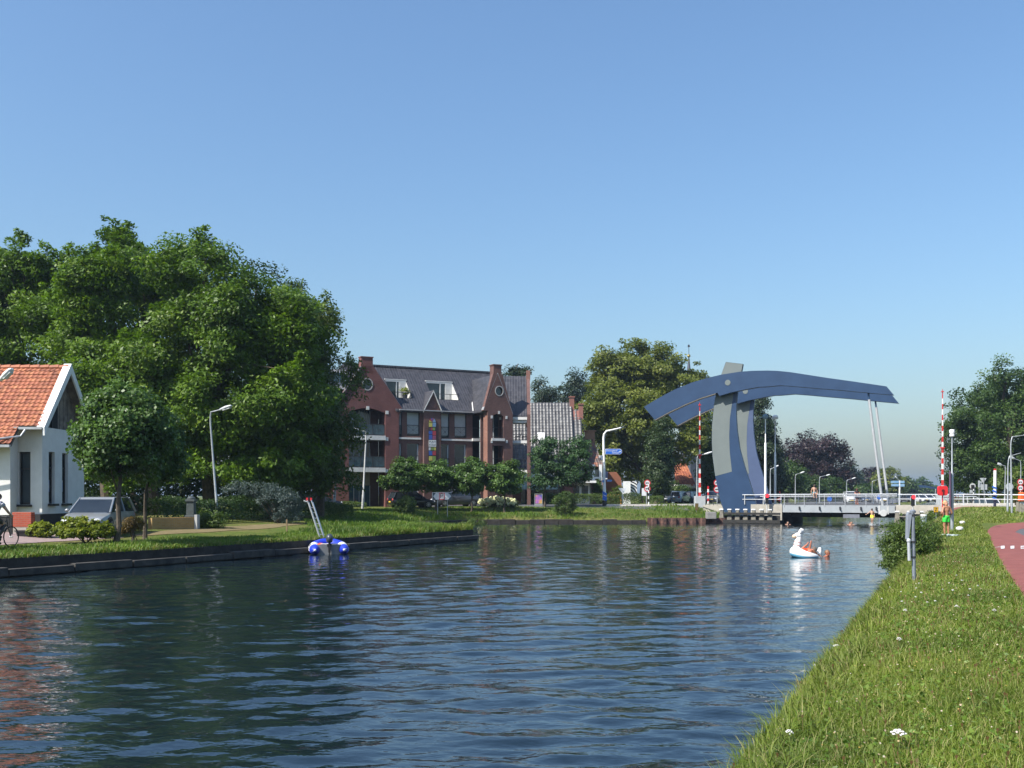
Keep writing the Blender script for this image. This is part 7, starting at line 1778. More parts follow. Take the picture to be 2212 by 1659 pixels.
# right bank furniture
for (px, py, w_), lb in (((2078.7, 1134, 12), 'white mushroom-shaped bollard farther from the boy'), ((2073, 1149, 15.5), 'white mushroom-shaped bollard nearer the water and the camera')):
    p = ground_pt(px, py); r = w_*.5*p.y/FPX
    t = thing('mooring_bollard', lb, 'bollard', p, 0, 'white mooring bollards'); mb = MB(); mb.lathe(p-UP*.05, [(r*.62, 0), (r*.55, .12), (r*.5, r*.9)], 16); mb.build('stem', M('bollard_stem', (.42, .4, .36), .8, col2=(.3, .28, .25)), t, smooth=True)
    mb = MB(); mb.lathe(p-UP*.05, [(r*.5, r*.85), (r*.9, r*.95), (r, r*1.25), (r*.92, r*1.55), (r*.6, r*1.75), (.01, r*1.8)], 18); mb.build('head', M('bollard_white', (.74, .73, .7), .6, col2=(.6, .58, .55), scale=6), t, smooth=True)
p = ground_pt(2035.5, 1117); Y = p.y
t = thing('lifebuoy_box', 'bright red lifebuoy case on a thin red pole', 'lifebuoy', p)
mb = MB(); mb.tube([p, D(2036, 1060, Y+.08)], .045, 8); mb.build('pole', SRED, t)
mb = MB(); a, c_ = D(2025.5, 1049.5, Y), D(2046.5, 1070.5, Y); cx2, cz2 = (a.x+c_.x)/2, (a.z+c_.z)/2; rr3 = (c_.x-a.x)/2; pts = []
for q_ in range(32):
    th = q_*math.pi/16; cc1, ss1 = math.cos(th), math.sin(th); pts.append((cx2+rr3*math.copysign(abs(cc1)**.45, cc1), Y-.1, cz2+rr3*math.copysign(abs(ss1)**.45, ss1)))
mb.prism(pts, (0, .2, 0)); cs_ = mb.build('case', M('lifebuoy_red', (.72, .025, .03), .45, col2=(.62, .02, .025)), t, bevel=.03)
mb = MB(); mb.lathe((cx2, Y-.115, cz2), [(rr3*.3, 0), (rr3*.3, .02)], 16, (X_ax, UP, Yv)); mb.box((cx2, Y-.14, cz2-rr3*.35), (.07, .04, rr3*1.3)); mb.build('dark_hole', M('dark_red_hole', (.1, .01, .012), .7), cs_)
gp_ = ground_pt(1975, 1258); Y = gp_.y
t = thing('grey_post', 'grey steel post with a clamped bracket arm in the near grass', 'post', gp_)
q_ = D(1971.5, 1106, Y); mb = MB(); mb.tube([gp_-UP*.1, (q_.x, Y, q_.z)], .038, 12); mb.lathe((q_.x, Y, q_.z-.02), [(.06, 0), (.065, .04), (.03, .07)], 12); mb.build('pole', M('post_steel', (.27, .3, .34), .45, metal=.4, col2=(.2, .22, .26), scale=5), t, smooth=True)
BRC = M('bracket_grey', (.3, .33, .38), .5, metal=.2)
mb = MB(); a, c_ = D(1960, 1112, Y-.05), D(1965.5, 1165, Y-.05); mb.prism([(a.x, a.y, a.z), (a.x-.012, a.y, c_.z), (a.x+.03, a.y, c_.z), (q_.x-.03, a.y, a.z+.02), (a.x+.02, a.y, a.z+.06)], (0, .09, 0)); mb.box((q_.x-.05, Y, a.z+.02), (.1, .1, .03)); mb.build('upper_bracket', BRC, t, bevel=.008)
mb = MB(); a = D(1963, 1168, Y-.05); mb.ell(a, (.045, .045, .05), 10, 8); mb.tube([a, D(1964.5, 1211, Y-.05)], [.032, .034], 10); mb.build('lower_tube', M('bracket_white', (.45, .47, .5), .4), t, smooth=True)
mb = MB()
for py in (1115, 1172, 1205): z_ = D(0, py, Y).z; mb.lathe((gp_.x+(q_.x-gp_.x)*.6, Y, z_), [(.055, 0), (.055, .035)], 12)
mb.build('clamp', DKMET, t)
for i, (px, py) in enumerate(((2199, 1106), (2206, 1108), (2211, 1108))):
    p = ground_pt(px, py); mb = MB(); mb.tube([p-UP*.1, p+UP*(.62-.06*i)], [.13, .11], 9)
    tag(mb.build('timber_stump', TIMB), ['first short weathered timber post beside the tallest lamp post', 'middle short weathered timber post at the right edge', 'rightmost short weathered timber post at the right edge'][i], 'post', 'short timber posts')
p = ground_pt(2206, 1091); mb = MB(); mb.box(p+UP*.75, (.55, .4, .85), taper=.8); ob = thing('orange_sack', 'bright orange sack hanging beside a pale cabinet on the right', 'sack', p); mb.build('sack', M('orange_fabric', (.75, .13, .02), .7, col2=(.62, .1, .02), bump=.4, bscale=6), ob, bevel=.1); mb = MB(); mb.box(p+Vector((.15, .1, .15)), (.5, .3, .35)); mb.build('cabinet', SGREY, ob)
# arched rail end beside the bicycles
mb = MB(); p = ground_pt(2112, 1092); Y = p.y
pts = [D(2060, 1073, Y), D(2100, 1072.5, Y), D(2108, 1073, Y), D(2113, 1076, Y), D(2116.5, 1083, Y), Vector((D(2117.5, 1091, Y).x, Y, p.z))]
mb.tube(pts, .04, 8)
for px in (2080, 2090): mb.tube([D(px, 1073, Y), Vector((D(px, 1090, Y).x, Y, p.z))], .03, 6)
tag(mb.build('tube_railing', RAILP, smooth=True), 'pale tubular railing with a curved end next to the parked bicycles', 'railing')

# ================================================================ dinghy and ladder
BX = Vector((math.sin(R(-13)), math.cos(R(-13)), 0)); BY = Vector((-BX.y, BX.x, 0))   # forward, to the left
st = D(711, 1193, 40.5); st.z = 0
dg = thing('inflatable_boat', 'blue and white inflatable dinghy with an outboard motor moored at the quay', 'boat', st)
DBL = M('dinghy_blue', (.02, .045, .5), .4, col2=(.018, .04, .43), spec=.5); DWH = M('dinghy_white', (.72, .72, .72), .45, col2=(.62, .62, .62)); DGR = M('dinghy_grey', (.2, .21, .22), .5)
def bp(f, l, z): return st+BX*f+BY*l+UP*z
tr_ = .22; zc = .2; wv_ = .58
def ctl(side): return [(-.45, side*wv_, zc), (-.28, side*wv_, zc), (0, side*wv_, zc), (.4, side*wv_, zc+.01), (.9, side*wv_*.98, zc+.05), (1.25, side*wv_*.8, zc+.1), (1.5, side*wv_*.45, zc+.15), (1.6, 0, zc+.18)]
for side, nm in ((1, 'tube'), (-1, 'tube')):
    P = [bp(*q_) for q_ in ctl(side)]
    mb = MB(); mb.tube(P[:3], [.06, .19, tr_], 18); tb = mb.build(nm, DBL, dg, smooth=True)
    mb = MB(); mb.tube(P[4:], [tr_, tr_, tr_, tr_*.98], 18); mb.build('bow_tube', DBL, dg, smooth=True)
    mb = MB(); mb.tube(P[2:5], tr_+.001, 18); mb.build('white_section', DWH, tb, smooth=True)
    mb = MB(); mb.ell(bp(-.47, side*wv_, zc), (.055, .055, .055), 10, 8); mb.build('tube_cap', DWH, tb, smooth=True)
    mb = MB()
    for dz in (-.04, .04): mb.tube([bp(q_[0], q_[1]+side*(tr_ if i else .06)*.98, q_[2]+dz) for i, q_ in enumerate([(-.44, side*wv_, zc)]+ctl(side)[2:5])], .016, 6)
    mb.build('rubbing_strake', DWH, tb)
text('SPEED', .2, M('letter_black', (.02, .02, .03), .5), dg, bp(.45, wv_+tr_*.8, zc+.16), -BX, (UP*.8+BY*-.35), extrude=.002)
mb = MB(); mb.box(bp(-.14, 0, .2), (.05, wv_*2-.2, .42), (BX, BY, UP)); mb.build('transom', DGR, dg)
mb = MB(); mb.box(bp(.5, 0, .06), (1.3, wv_*2-.3, .05), (BX, BY, UP)); mb.build('floor', DGR, dg)
mb = MB(); mb.box(bp(.55, 0, .36), (.24, wv_*2-.1, .03), (BX, BY, UP)); mb.build('seat', DWH, dg)
mb = MB(); mb.tube([bp(-.1, .35, .43), bp(-.08, -.35, .43)], .02, 6); mb.build('handle_bar', DWH, dg)
mo = thing('outboard_motor', 'dark grey outboard motor clamped on the dinghy stern', 'motor', bp(-.2, 0, .4))
mb = MB(); mb.ell(bp(-.27, 0, .66), (.2, .15, .19), 14, 10, (BX, BY, UP)); mb.lathe(bp(-.27, 0, .5), [(.12, 0), (.14, .08)], 12); mb.build('cowl', M('motor_grey', (.05, .06, .08), .35, col2=(.04, .05, .065)), mo, smooth=True)
mb = MB(); mb.box(bp(-.27, 0, .3), (.1, .09, .42), (BX, BY, UP)); mb.box(bp(-.2, 0, .38), (.12, .18, .1), (BX, BY, UP)); mb.tube([bp(-.2, 0, .5), bp(.15, .1, .55)], .022, 6); mb.box(bp(-.29, 0, -.1), (.1, .05, .5), (BX, BY, UP)); mb.build('shaft', BLACK, mo)
mb = MB(); mb.lathe(bp(.15, .33, .1), [(.16, 0), (.17, .3), (.05, .36)], 12); tag(mb.build('fuel_tank', M('orange_tank', (.75, .1, .03), .5), smooth=True), 'orange fuel tank inside the inflatable dinghy', 'tank')
lad = thing('ladder', 'leaning aluminium double ladder with red tips behind the dinghy', 'ladder', D(697, 1165, 42.6))
l0, l1 = D(694, 1172, 42.7), D(664, 1080, 43.0); ldir = (l1-l0).normalized(); ls = Vector((.93, .36, 0)); lw = .17
ALU = M('aluminium', (.55, .57, .58), .35, metal=.6, col2=(.45, .47, .48), scale=8)
for k in range(2):
    o_ = Vector((.05, -.1, 0))*k; mb = MB()
    for s_ in (0, 1): mb.bar(l0+ls*lw*s_+o_, l1+ls*lw*s_+o_-ldir*(.12*k), .06, .028)
    mb.build('rail', ALU, lad)
    for q_ in np.arange(.12, (l1-l0).length-.1, .25): mb = MB(); mb.tube([l0+ldir*q_+o_, l0+ldir*q_+ls*lw+o_], .014, 6); mb.build('rung', ALU, lad)
for s_ in (0, 1): mb = MB(); c_ = l1+ls*lw*s_; mb.box(c_+ldir*.04, (.08, .06, .12)); mb.build('red_tip', SRED, lad)
mb = MB(); c_ = l1-ldir*.08-ls*.06; mb.tube([c_, c_-ls*.12+UP*.04], .025, 6); mb.build('hook', WHITE, lad)
# ================================================================ people, bicycles, llama float
SKIN = M('skin_tanned', (.42, .2, .11), .5, col2=(.36, .165, .09), scale=9); SKINL = M('skin_light', (.5, .29, .2), .5, col2=(.44, .25, .17), scale=9); SKINR = M('skin_red_tanned', (.45, .17, .1), .5, col2=(.36, .13, .075), scale=9)
HBL = M('hair_blond', (.5, .36, .16), .7, col2=(.36, .25, .1), scale=30); HBR = M('hair_brown', (.07, .045, .03), .7); EYE = M('eye_dark', (.02, .015, .012), .3)
def v3(a): return Vector(a)
def solid(mb, name, mat, parent, vox, smooth=2):
    """join overlapping limbs into one continuous skin"""
    o = mb.build(name, mat, parent, local=True)
    r = o.modifiers.new('one_skin', 'REMESH'); r.mode = 'VOXEL'; r.voxel_size = vox; r.use_smooth_shade = True
    s_ = o.modifiers.new('soft', 'SMOOTH'); s_.iterations = smooth; s_.factor = .5
    dg_ = bpy.context.evaluated_depsgraph_get(); me = bpy.data.meshes.new_from_object(o.evaluated_get(dg_))
    old = o.data; o.modifiers.clear(); o.data = me; bpy.data.meshes.remove(old); me.name = name
    if not me.materials: me.materials.append(mat)
    return o
def base_pose():
    J = dict(head=(0, -.012, .925), neck=(0, .012, .845), chest=(0, .005, .745), waist=(0, 0, .625), pelvis=(0, .005, .53))
    for s, n in ((-1, 'R'), (1, 'L')):
        J['sh'+n] = (s*.108, .012, .81); J['el'+n] = (s*.15, .02, .64); J['wr'+n] = (s*.165, -.015, .495); J['hd'+n] = (s*.168, -.03, .44)
        J['hip'+n] = (s*.05, .005, .51); J['kn'+n] = (s*.055, -.01, .285); J['an'+n] = (s*.06, .015, .045); J['to'+n] = (s*.07, -.09, .02)
    return J
def person(label, loc, rotz, hgt, J, skin, hair, shorts=None, shoes=None, shirt=None, slen=.6, vox=None, headk=1.1, group=None, up=None, pants=None):
    """J: joints in units of the standing height; faces -Y"""
    t = thing('person', label, 'person', loc, rotz, group); k = hgt
    P = {n: v3(p)*k for n, p in J.items()}
    mb = MB()
    spine = (P['neck']-P['pelvis']).normalized(); side = (P['shL']-P['shR']).normalized(); fwd = spine.cross(side).normalized()
    side2 = fwd.cross(spine).normalized()*-1 if False else side
    ax = (side, fwd, spine)
    hs = (P['hipL']-P['hipR']).normalized(); pf = spine.cross(hs).normalized(); ap_ = (hs, pf, hs.cross(pf).normalized())
    mb.ell(P['pelvis'], (.088*k, .062*k, .07*k), 14, 10, ap_); mb.ell(P['waist'], (.076*k, .05*k, .085*k), 14, 10, ax)
    mb.ell(P['chest'], (.102*k, .062*k, .1*k), 14, 10, ax); mb.tube([P['chest'], P['waist'], P['pelvis']], [.07*k, .06*k, .066*k], 12)
    mb.tube([P['shR'], P['neck']-spine*.03*k, P['shL']], [.038*k, .045*k, .038*k], 10)
    hd = P['head']; hax = hd-P['neck']; hu = hax.normalized(); hs_ = (side-hu*side.dot(hu)).normalized(); hf = hs_.cross(hu).normalized()
    if hf.dot(fwd) < 0: hf = -hf
    if 'face' in J:
        hf = v3(J['face']); hf = (hf-hu*hf.dot(hu)).normalized(); hs_ = hu.cross(hf).normalized()
    q = headk*k
    mb.tube([P['neck']-spine*.03*k, P['neck'], hd], [.034*k, .03*k, .03*k], 10)
    mb.ell(hd+hu*.012*q, (.05*q, .062*q, .062*q), 14, 12, (hs_, hf, hu)); mb.ell(hd-hu*.03*q+hf*.014*q, (.04*q, .044*q, .042*q), 12, 10, (hs_, hf, hu))
    mb.tube([hd+hf*.055*q+hu*.01*q, hd+hf*.072*q-hu*.014*q], [.006*q, .012*q], 6)
    for s in (-1, 1): mb.ell(hd+hs_*s*.052*q-hu*.004*q-hf*.002*q, (.008*q, .016*q, .022*q), 8, 6, (hs_, hf, hu))
    for n in 'LR':
        mb.tube([P['sh'+n], (P['sh'+n]+P['el'+n])/2, P['el'+n]], [.037*k, .031*k, .024*k], 10)
        mb.tube([P['el'+n], P['el'+n]*.65+P['wr'+n]*.35, P['wr'+n]], [.024*k, .025*k, .0155*k], 10)
        d_ = (P['hd'+n]-P['wr'+n]).normalized(); c_ = P['wr'+n]+d_*.028*k; w_ = d_.cross(fwd if abs(d_.dot(fwd)) < .9 else side).normalized(); u_ = w_.cross(d_)
        mb.ell(c_, (.026*k, .012*k, .034*k), 10, 8, (w_, u_, d_))
        for i, ln in enumerate((.036, .042, .039, .030)):
            r0 = c_+d_*.022*k+w_*(i-1.5)*.0125*k; m_ = r0+d_*ln*.55*k+u_*.004*k; mb.tube([r0, m_, m_+d_*ln*.45*k-u_*.012*k], [.0068*k, .0062*k, .005*k], 6)
        r0 = c_-w_*.02*k-d_*.01*k; mb.tube([r0, r0-w_*.018*k+d_*.018*k, r0-w_*.02*k+d_*.04*k], [.008*k, .0072*k, .0058*k], 6)
        mb.tube([P['hip'+n], P['hip'+n]*.6+P['kn'+n]*.4, P['kn'+n]], [.055*k, .049*k, .035*k], 12)
        mb.tube([P['kn'+n], P['kn'+n]*.68+P['an'+n]*.32, P['an'+n]], [.034*k, .036*k, .02*k], 12)
        mb.tube([P['an'+n], P['an'+n]*.45+P['to'+n]*.55, P['to'+n]], [.022*k, .022*k, .014*k], 8)
        fd = (P['to'+n]-P['an'+n]).normalized(); mb.ell(P['an'+n]-fd*.012*k, (.02*k, .022*k, .024*k), 8, 6)
    body = solid(mb, 'body', skin, t, vox or hgt*.0075)
    mb = MB()
    mb.ell(hd+hu*.022*q-hf*.008*q, (.056*q, .066*q, .062*q), 16, 12, (hs_, hf, hu))
    keep = [i for i, f in enumerate(mb.f) if sum((v3(mb.v[j])-hd).dot(hu)*1.0-(v3(mb.v[j])-hd).dot(hf)*.75 for j in f)/len(f) > -.004*q]
    mb.f = [mb.f[i] for i in keep]; mb.m = [0]*len(mb.f); mb.build('hair', hair, t, local=True, smooth=True)
    mb = MB()
    for s in (-1, 1): mb.ell(hd+hs_*s*.022*q+hf*.055*q+hu*.008*q, (.008*q, .005*q, .005*q), 6, 4, (hs_, hf, hu))
    mb.build('eyes', EYE, t, local=True)
    mb = MB(); mb.ell(hd+hf*.054*q-hu*.036*q, (.018*q, .006*q, .005*q), 8, 4, (hs_, hf, hu)); mb.build('mouth', M('lips', (.3, .1, .09), .5), t, local=True)
    def wear(name, mat, f0, slack):
        mb = MB(); mb.ell(P['pelvis']+spine*.012*k, (.094*k*slack, .068*k*slack, .066*k), 16, 10, ap_)
        for n in 'LR':
            a, b_ = P['hip'+n], P['kn'+n]; e = a+(b_-a)*min(f0, 1)
            pts, rs = [a, (a+e)/2, e], [.062*k*slack, .06*k*slack, .058*k*slack]
            if f0 > 1: pts.append(P['an'+n]+(P['kn'+n]-P['an'+n])*.08); rs = [.06*k, .052*k, .044*k, .036*k]
            mb.tube(pts, rs, 14)
        solid(mb, name, mat, t, hgt*.009, 3)
    if shorts: wear('shorts', shorts, slen, 1.06)
    if pants: wear('trousers', pants, 1.5, 1.0)
    if shirt:
        mb = MB(); mb.ell(P['chest'], (.11*k, .07*k, .108*k), 14, 10, ax); mb.ell(P['waist'], (.084*k, .058*k, .1*k), 14, 10, ax); mb.tube([P['shR'], P['neck']-spine*.035*k, P['shL']], [.044*k, .05*k, .044*k], 10)
        for n in 'LR': mb.tube([P['sh'+n], P['sh'+n]*.6+P['el'+n]*.4], [.045*k, .042*k], 10)
        solid(mb, 'shirt', shirt, t, hgt*.009, 2)
    if shoes:
        for n in 'LR':
            mb = MB(); a, b_ = P['an'+n], P['to'+n]; fd = (b_-a).normalized()
            mb.tube([a-fd*.03*k-UP*.008*k, (a+b_)/2-UP*.006*k, b_+fd*.012*k], [.03*k, .031*k, .022*k], 10); solid(mb, 'shoe', shoes, t, hgt*.01, 1)
    return t
# 1 boy in green shorts, back to the camera, hands at the waist
GREEN = M('neon_green_cloth', (.04, .62, .06), .6, col2=(.03, .5, .05), scale=6, bump=.4, bscale=25)
g = ground_pt(2044, 1157.5); J = base_pose()
J.update(elL=(.19, .07, .66), wrL=(.115, -.05, .585), hdL=(.075, -.085, .58), elR=(-.175, .03, .645), wrR=(-.165, -.1, .6), hdR=(-.15, -.15, .6), head=(.0, -.03, .918), anL=(.055, .01, .045), anR=(-.06, .02, .045), knL=(.06, -.005, .285), knR=(-.06, .0, .285))
hb_ = (1157.5-1082)/FPX*g.y
person('tanned boy in bright green shorts standing with his back turned, hands at his waist', g, R(195), hb_, J, SKIN, HBL, GREEN, M('shoe_pale_green', (.5, .62, .5), .6), slen=.52, headk=1.2)
p = ground_pt(2065, 1159.5); Q = MB(); rr_ = random.Random(8)
for k in range(9): Q.ell(p+Vector((rr_.uniform(-.3, .35), rr_.uniform(-.12, .12), .05)), (rr_.uniform(.06, .13), rr_.uniform(.05, .1), rr_.uniform(.03, .06)), 9, 6)
o = MB(); tag(Q.build('clothes_heap', M('pale_cloth', (.36, .42, .42), .8, col2=(.22, .28, .29), scale=8, bump=.5), loc=p, smooth=True), 'crumpled pale clothes lying in the grass beside the boy', 'clothes')
# 2 boy sitting on the top rail
def sit_pose():
    J = base_pose(); dz = 0
    for s, n in ((-1, 'R'), (1, 'L')):
        J['kn'+n] = (s*.07, -.2, .5); J['an'+n] = (s*.06+(.03 if s > 0 else 0), -.2-(.02 if s > 0 else 0), .265); J['to'+n] = (s*.06, -.28, .225); J['el'+n] = (s*.165, .04, .655); J['wr'+n] = (s*.175, .01, .525); J['hd'+n] = (s*.175, -.01, .475)
    return J
pr = ray_plane(1759, 1067.5, C(0, TB+.12), dv); k = 1.45
person('boy in teal shorts sitting on the top rail of the bridge', Vector((pr.x, pr.y, pr.z-.45*k)), R(-6), k, sit_pose(), SKINL, HBR, M('teal_cloth', (.07, .24, .32), .7), slen=.55, headk=1.15, vox=.014)
# 3 boy standing behind the rail
J = base_pose(); J.update(elL=(.16, -.05, .68), wrL=(.13, -.16, .66), hdL=(.12, -.2, .66), elR=(-.16, -.05, .68), wrR=(-.13, -.16, .66), hdR=(-.12, -.2, .66))
pr = ray_plane(1851, 1088, C(0, TB+.45), dv); person('boy in navy shorts with near-black torso standing behind the bridge railing', Vector((pr.x, pr.y, 1.63)), R(10), 1.35, J, SKINR, HBR, M('navy_cloth', (.015, .03, .1), .7), shirt=M('near_black_torso', (.035, .025, .03), .8), headk=1.15, vox=.014)  # torso covered by one near-black layer
# 4 boy jumping into the water
J = base_pose(); J.update(elR=(-.2, .0, .72), wrR=(-.33, -.02, .63), hdR=(-.38, -.02, .6), elL=(.14, .05, .65), wrL=(.16, -.02, .5), hdL=(.165, -.03, .45), knL=(.05, -.12, .31), anL=(.045, -.05, .08), toL=(.045, -.1, .02), knR=(-.04, -.1, .3), anR=(-.035, -.05, .075), toR=(-.035, -.1, .02))
pr = D(1883.5, 1127.2, 80.6); person('boy in bright yellow shorts jumping feet first into the water', Vector((pr.x, pr.y, .10)), R(-12), 1.23, J, SKINL, HBR, M('yellow_cloth', (.8, .75, .03), .6, col2=(.68, .64, .03)), slen=.62, headk=1.12, vox=.012)
sp = MB(); rr_ = random.Random(3)
for k in range(46):
    a = rr_.random()*6.28; r = rr_.random()**.8*.3; sp.ell((pr.x+r*math.cos(a), pr.y+r*.6*math.sin(a), .0+rr_.random()**2*.2), rr_.uniform(.01, .03), 7, 5)
tag(sp.build('splash', M('water_spray', (.75, .76, .76), .3), smooth=True), kind='stuff')
# swimmers
def swimmer(label, px, Y, face, skin, hair, hk=.135, sh=True):
    p = D(px, 1120, Y); p.z = 0; t = thing('person', label, 'person', p, 0, 'swimmers in the canal'); k = 1.5
    f = Vector(face).normalized(); s_ = f.cross(UP).normalized(); mb = MB(); c_ = Vector((0, 0, .13))
    mb.ell(c_+UP*.02, (.08, .095, .1), 14, 10, (s_, f, UP)); mb.ell(c_-UP*.05+f*.025, (.062, .066, .06), 12, 8, (s_, f, UP)); mb.tube([c_+f*.085, c_+f*.112-UP*.025], [.009, .017], 6)
    for q_ in (-1, 1): mb.ell(c_+s_*q_*.08, (.012, .025, .032), 8, 6, (s_, f, UP))
    mb.tube([c_-UP*.05, Vector((0, 0, -.08))-f*.03], [.05, .055], 10); mb.tube([s_*.2-f*.05-UP*.03, Vector((0, 0, .0))-f*.04, -s_*.2-f*.05-UP*.03], [.055, .065, .055], 10); mb.ell(Vector((0, 0, -.16))-f*.06, (.17, .1, .16), 12, 8, (s_, f, UP))
    for q_ in (-1, 1): mb.tube([s_*q_*.2-f*.05-UP*.03, s_*q_*.28+f*.12-UP*.05, s_*q_*.16+f*.34-UP*.04], [.045, .036, .024], 8)
    solid(mb, 'body', skin, t, .012)
    mb = MB(); mb.ell(c_+UP*.035-f*.012, (.088, .102, .1), 16, 12, (s_, f, UP)); keep = [i for i, fc in enumerate(mb.f) if sum((v3(mb.v[j])-c_).z-(v3(mb.v[j])-c_).dot(f)*.8 for j in fc)/len(fc) > .0]
    mb.f = [mb.f[i] for i in keep]; mb.m = [0]*len(mb.f); mb.build('hair', hair, t, local=True, smooth=True)
    mb = MB()
    for q_ in (-1, 1): mb.ell(c_+s_*q_*.034+f*.088+UP*.012, (.013, .008, .008), 6, 4, (s_, f, UP))
    mb.build('eyes', EYE, t, local=True)
swimmer('fair-haired swimmer with tanned face just behind the llama float', 1787.5, 39.0, (.75, -.65, 0), SKINR, M('wet_fair_hair', (.24, .12, .06), .5))
swimmer('dark-haired swimmer under the bridge, left one of two', 1836, 81.3, (.4, -.9, 0), SKINR, HBR); swimmer('pale pink swimmer under the bridge, right one of two', 1839.5, 80.9, (-.5, -.8, 0), SKINL, M('wet_fair_hair', (.24, .12, .06), .5))
swimmer('swimmer low in the water near the left timber fender', 1702, 82.0, (-.2, -1, 0), SKINL, HBR)

# ---- llama float
LW = M('float_white_vinyl', (.8, .79, .77), .3, col2=(.74, .73, .71), scale=4, spec=.5); LB_ = M('float_sky_blue_vinyl', (.2, .55, .75), .35, col2=(.17, .48, .68)); LT = M('float_tan_vinyl', (.7, .5, .34), .4); LY = M('float_yellow_vinyl', (.8, .72, .2), .4)
Yw = 38.6
def lp(sx, sy, dy=0): return S(sx, sy, Yw+dy)
lc = D(1738, 1203, Yw); lc.z = 0
ll = thing('llama_float', 'white inflatable llama float with blue belly carrying a lying swimmer', 'pool float', lc)
a0, a1 = lp(3162, 2215), lp(3286, 2215)
cx3, L3 = (a0.x+a1.x)/2, (a1.x-a0.x)
mb = MB(); ring = []
for q_ in range(28):
    th = q_*2*math.pi/28; cw_ = -math.cos(th); rr4 = .15+.075*cw_; ring.append((Vector((cx3+(L3/2-.2)*math.cos(th), Yw+.36*math.sin(th), .08+.05*cw_+.08*max(0, cw_)**2)), rr4))
pts = [r_[0] for r_ in ring]; n = len(pts); rings = []
for i in range(n):
    tg = (pts[(i+1) % n]-pts[i-1]).normalized(); s_ = tg.cross(UP).normalized(); rings.append([pts[i]+(s_*math.cos(b_)+UP*math.sin(b_))*ring[i][1] for b_ in np.linspace(0, 2*math.pi, 16, endpoint=False)])
mb.loft(rings+[rings[0]], cap=False); bd = mb.build('body_ring', LW, ll, smooth=True)
mb = MB(); rings2 = []
for i in range(n):
    tg = (pts[(i+1) % n]-pts[i-1]).normalized(); s_ = tg.cross(UP).normalized(); rings2.append([pts[i]+(s_*math.cos(b_)+UP*math.sin(b_))*(ring[i][1]+.004) for b_ in np.linspace(R(-75), R(-12), 8)])
mb.loft(rings2[8:20]+[], closed_ring=False, cap=False); mb.loft(rings2[:0]+rings2[19:25], closed_ring=False, cap=False); mb.build('blue_belly', LB_, ll, smooth=True)
mb = MB(); mb.ell((cx3, Yw, .06), (L3*.36, .3, .1), 16, 8); mb.build('seat', LY, ll, smooth=True)
nk = [lp(3184, 2205), lp(3187, 2188), lp(3191, 2168), lp(3195, 2152), lp(3196, 2143)]
mb = MB(); mb.tube(nk, [.17, .145, .13, .115, .1], 14); mb.ell(lp(3192, 2142), (.15, .12, .115), 14, 10); mb.build('neck', LW, ll, smooth=True)
mb = MB(); mb.ell(lp(3180, 2145), (.12, .09, .085), 14, 10, (Vector((.96, 0, .28)), Yv, Vector((-.28, 0, .96)))); mb.build('muzzle', LT, ll, smooth=True)
for dy, e0, e1 in ((-.06, (3199, 2132), (3205, 2117)), (.06, (3205, 2134), (3211, 2119))):
    mb = MB(); a, b_ = lp(*e0, dy), lp(*e1, dy); mb.tube([a, a*.55+b_*.45, b_], [.06, .07, .04], 10); mb.ell(b_, .042, 8, 6); mb.build('ear', LW, ll, smooth=True)
mb = MB(); mb.ell(lp(3191, 2142.5, -.115), (.022, .01, .012), 8, 6); mb.build('eye', BLACK, ll)
mb = MB()
for y_ in (2169, 2181): c_ = lp(3190.5 if y_ < 2175 else 3188, y_); mb.lathe(c_-UP*.012, [(.135+(.012 if y_ > 2175 else 0), 0), (.14+(.012 if y_ > 2175 else 0), .012), (.135+(.012 if y_ > 2175 else 0), .024)], 16, (Vector((.97, 0, -.22)), Yv, Vector((.22, 0, .97))))
mb.build('bridle_ring', M('bridle_red', (.4, .12, .1), .6), ll)
mb = MB(); mb.tube([lp(3276, 2217), lp(3278, 2205), lp(3279, 2197)], [.085, .095, .07], 12); mb.ell(lp(3279, 2196), .07, 10, 8); mb.build('tail', LW, ll, smooth=True)
# person lying on it, head towards the tail, feet up
RED = M('red_orange_cloth', (.72, .07, .02), .6, col2=(.78, .2, .03), scale=7, lo=.45, hi=.6)
o_ = lp(3221, 2208, -.04)+UP*.05; k = 1.45
def rel(sx, sy, dy=0): p = (lp(sx, sy, dy)-o_)/k; return (p.x, p.y, p.z)
J = dict(pelvis=rel(3222, 2202, .0), waist=rel(3230, 2203, -.02), chest=rel(3240, 2204, -.04), neck=rel(3248, 2201, -.08), head=rel(3255, 2199, -.12), face=(.5, -.5, -.75),
         shL=rel(3244, 2205, -.2), elL=rel(3234, 2214, -.3), wrL=rel(3226, 2222, -.34), hdL=rel(3222, 2226, -.36), shR=rel(3250, 2203, .08), elR=rel(3266, 2213, .02), wrR=rel(3278, 2221, -.06), hdR=rel(3284, 2225, -.08),
         hipL=rel(3220, 2203, -.09), knL=rel(3203, 2200, -.1), anL=rel(3228, 2178, -.05), toL=rel(3235, 2168, -.05), hipR=rel(3221, 2202, .08), knR=rel(3237, 2199, .22), anR=rel(3243, 2172, .16), toR=rel(3245, 2162, .16))
person('swimmer in red-orange shorts lying face down on the llama float with feet up', o_, 0, k, J, SKINR, M('hair_grey_brown', (.12, .09, .07), .7), RED, slen=.75, headk=1.05, vox=.011)

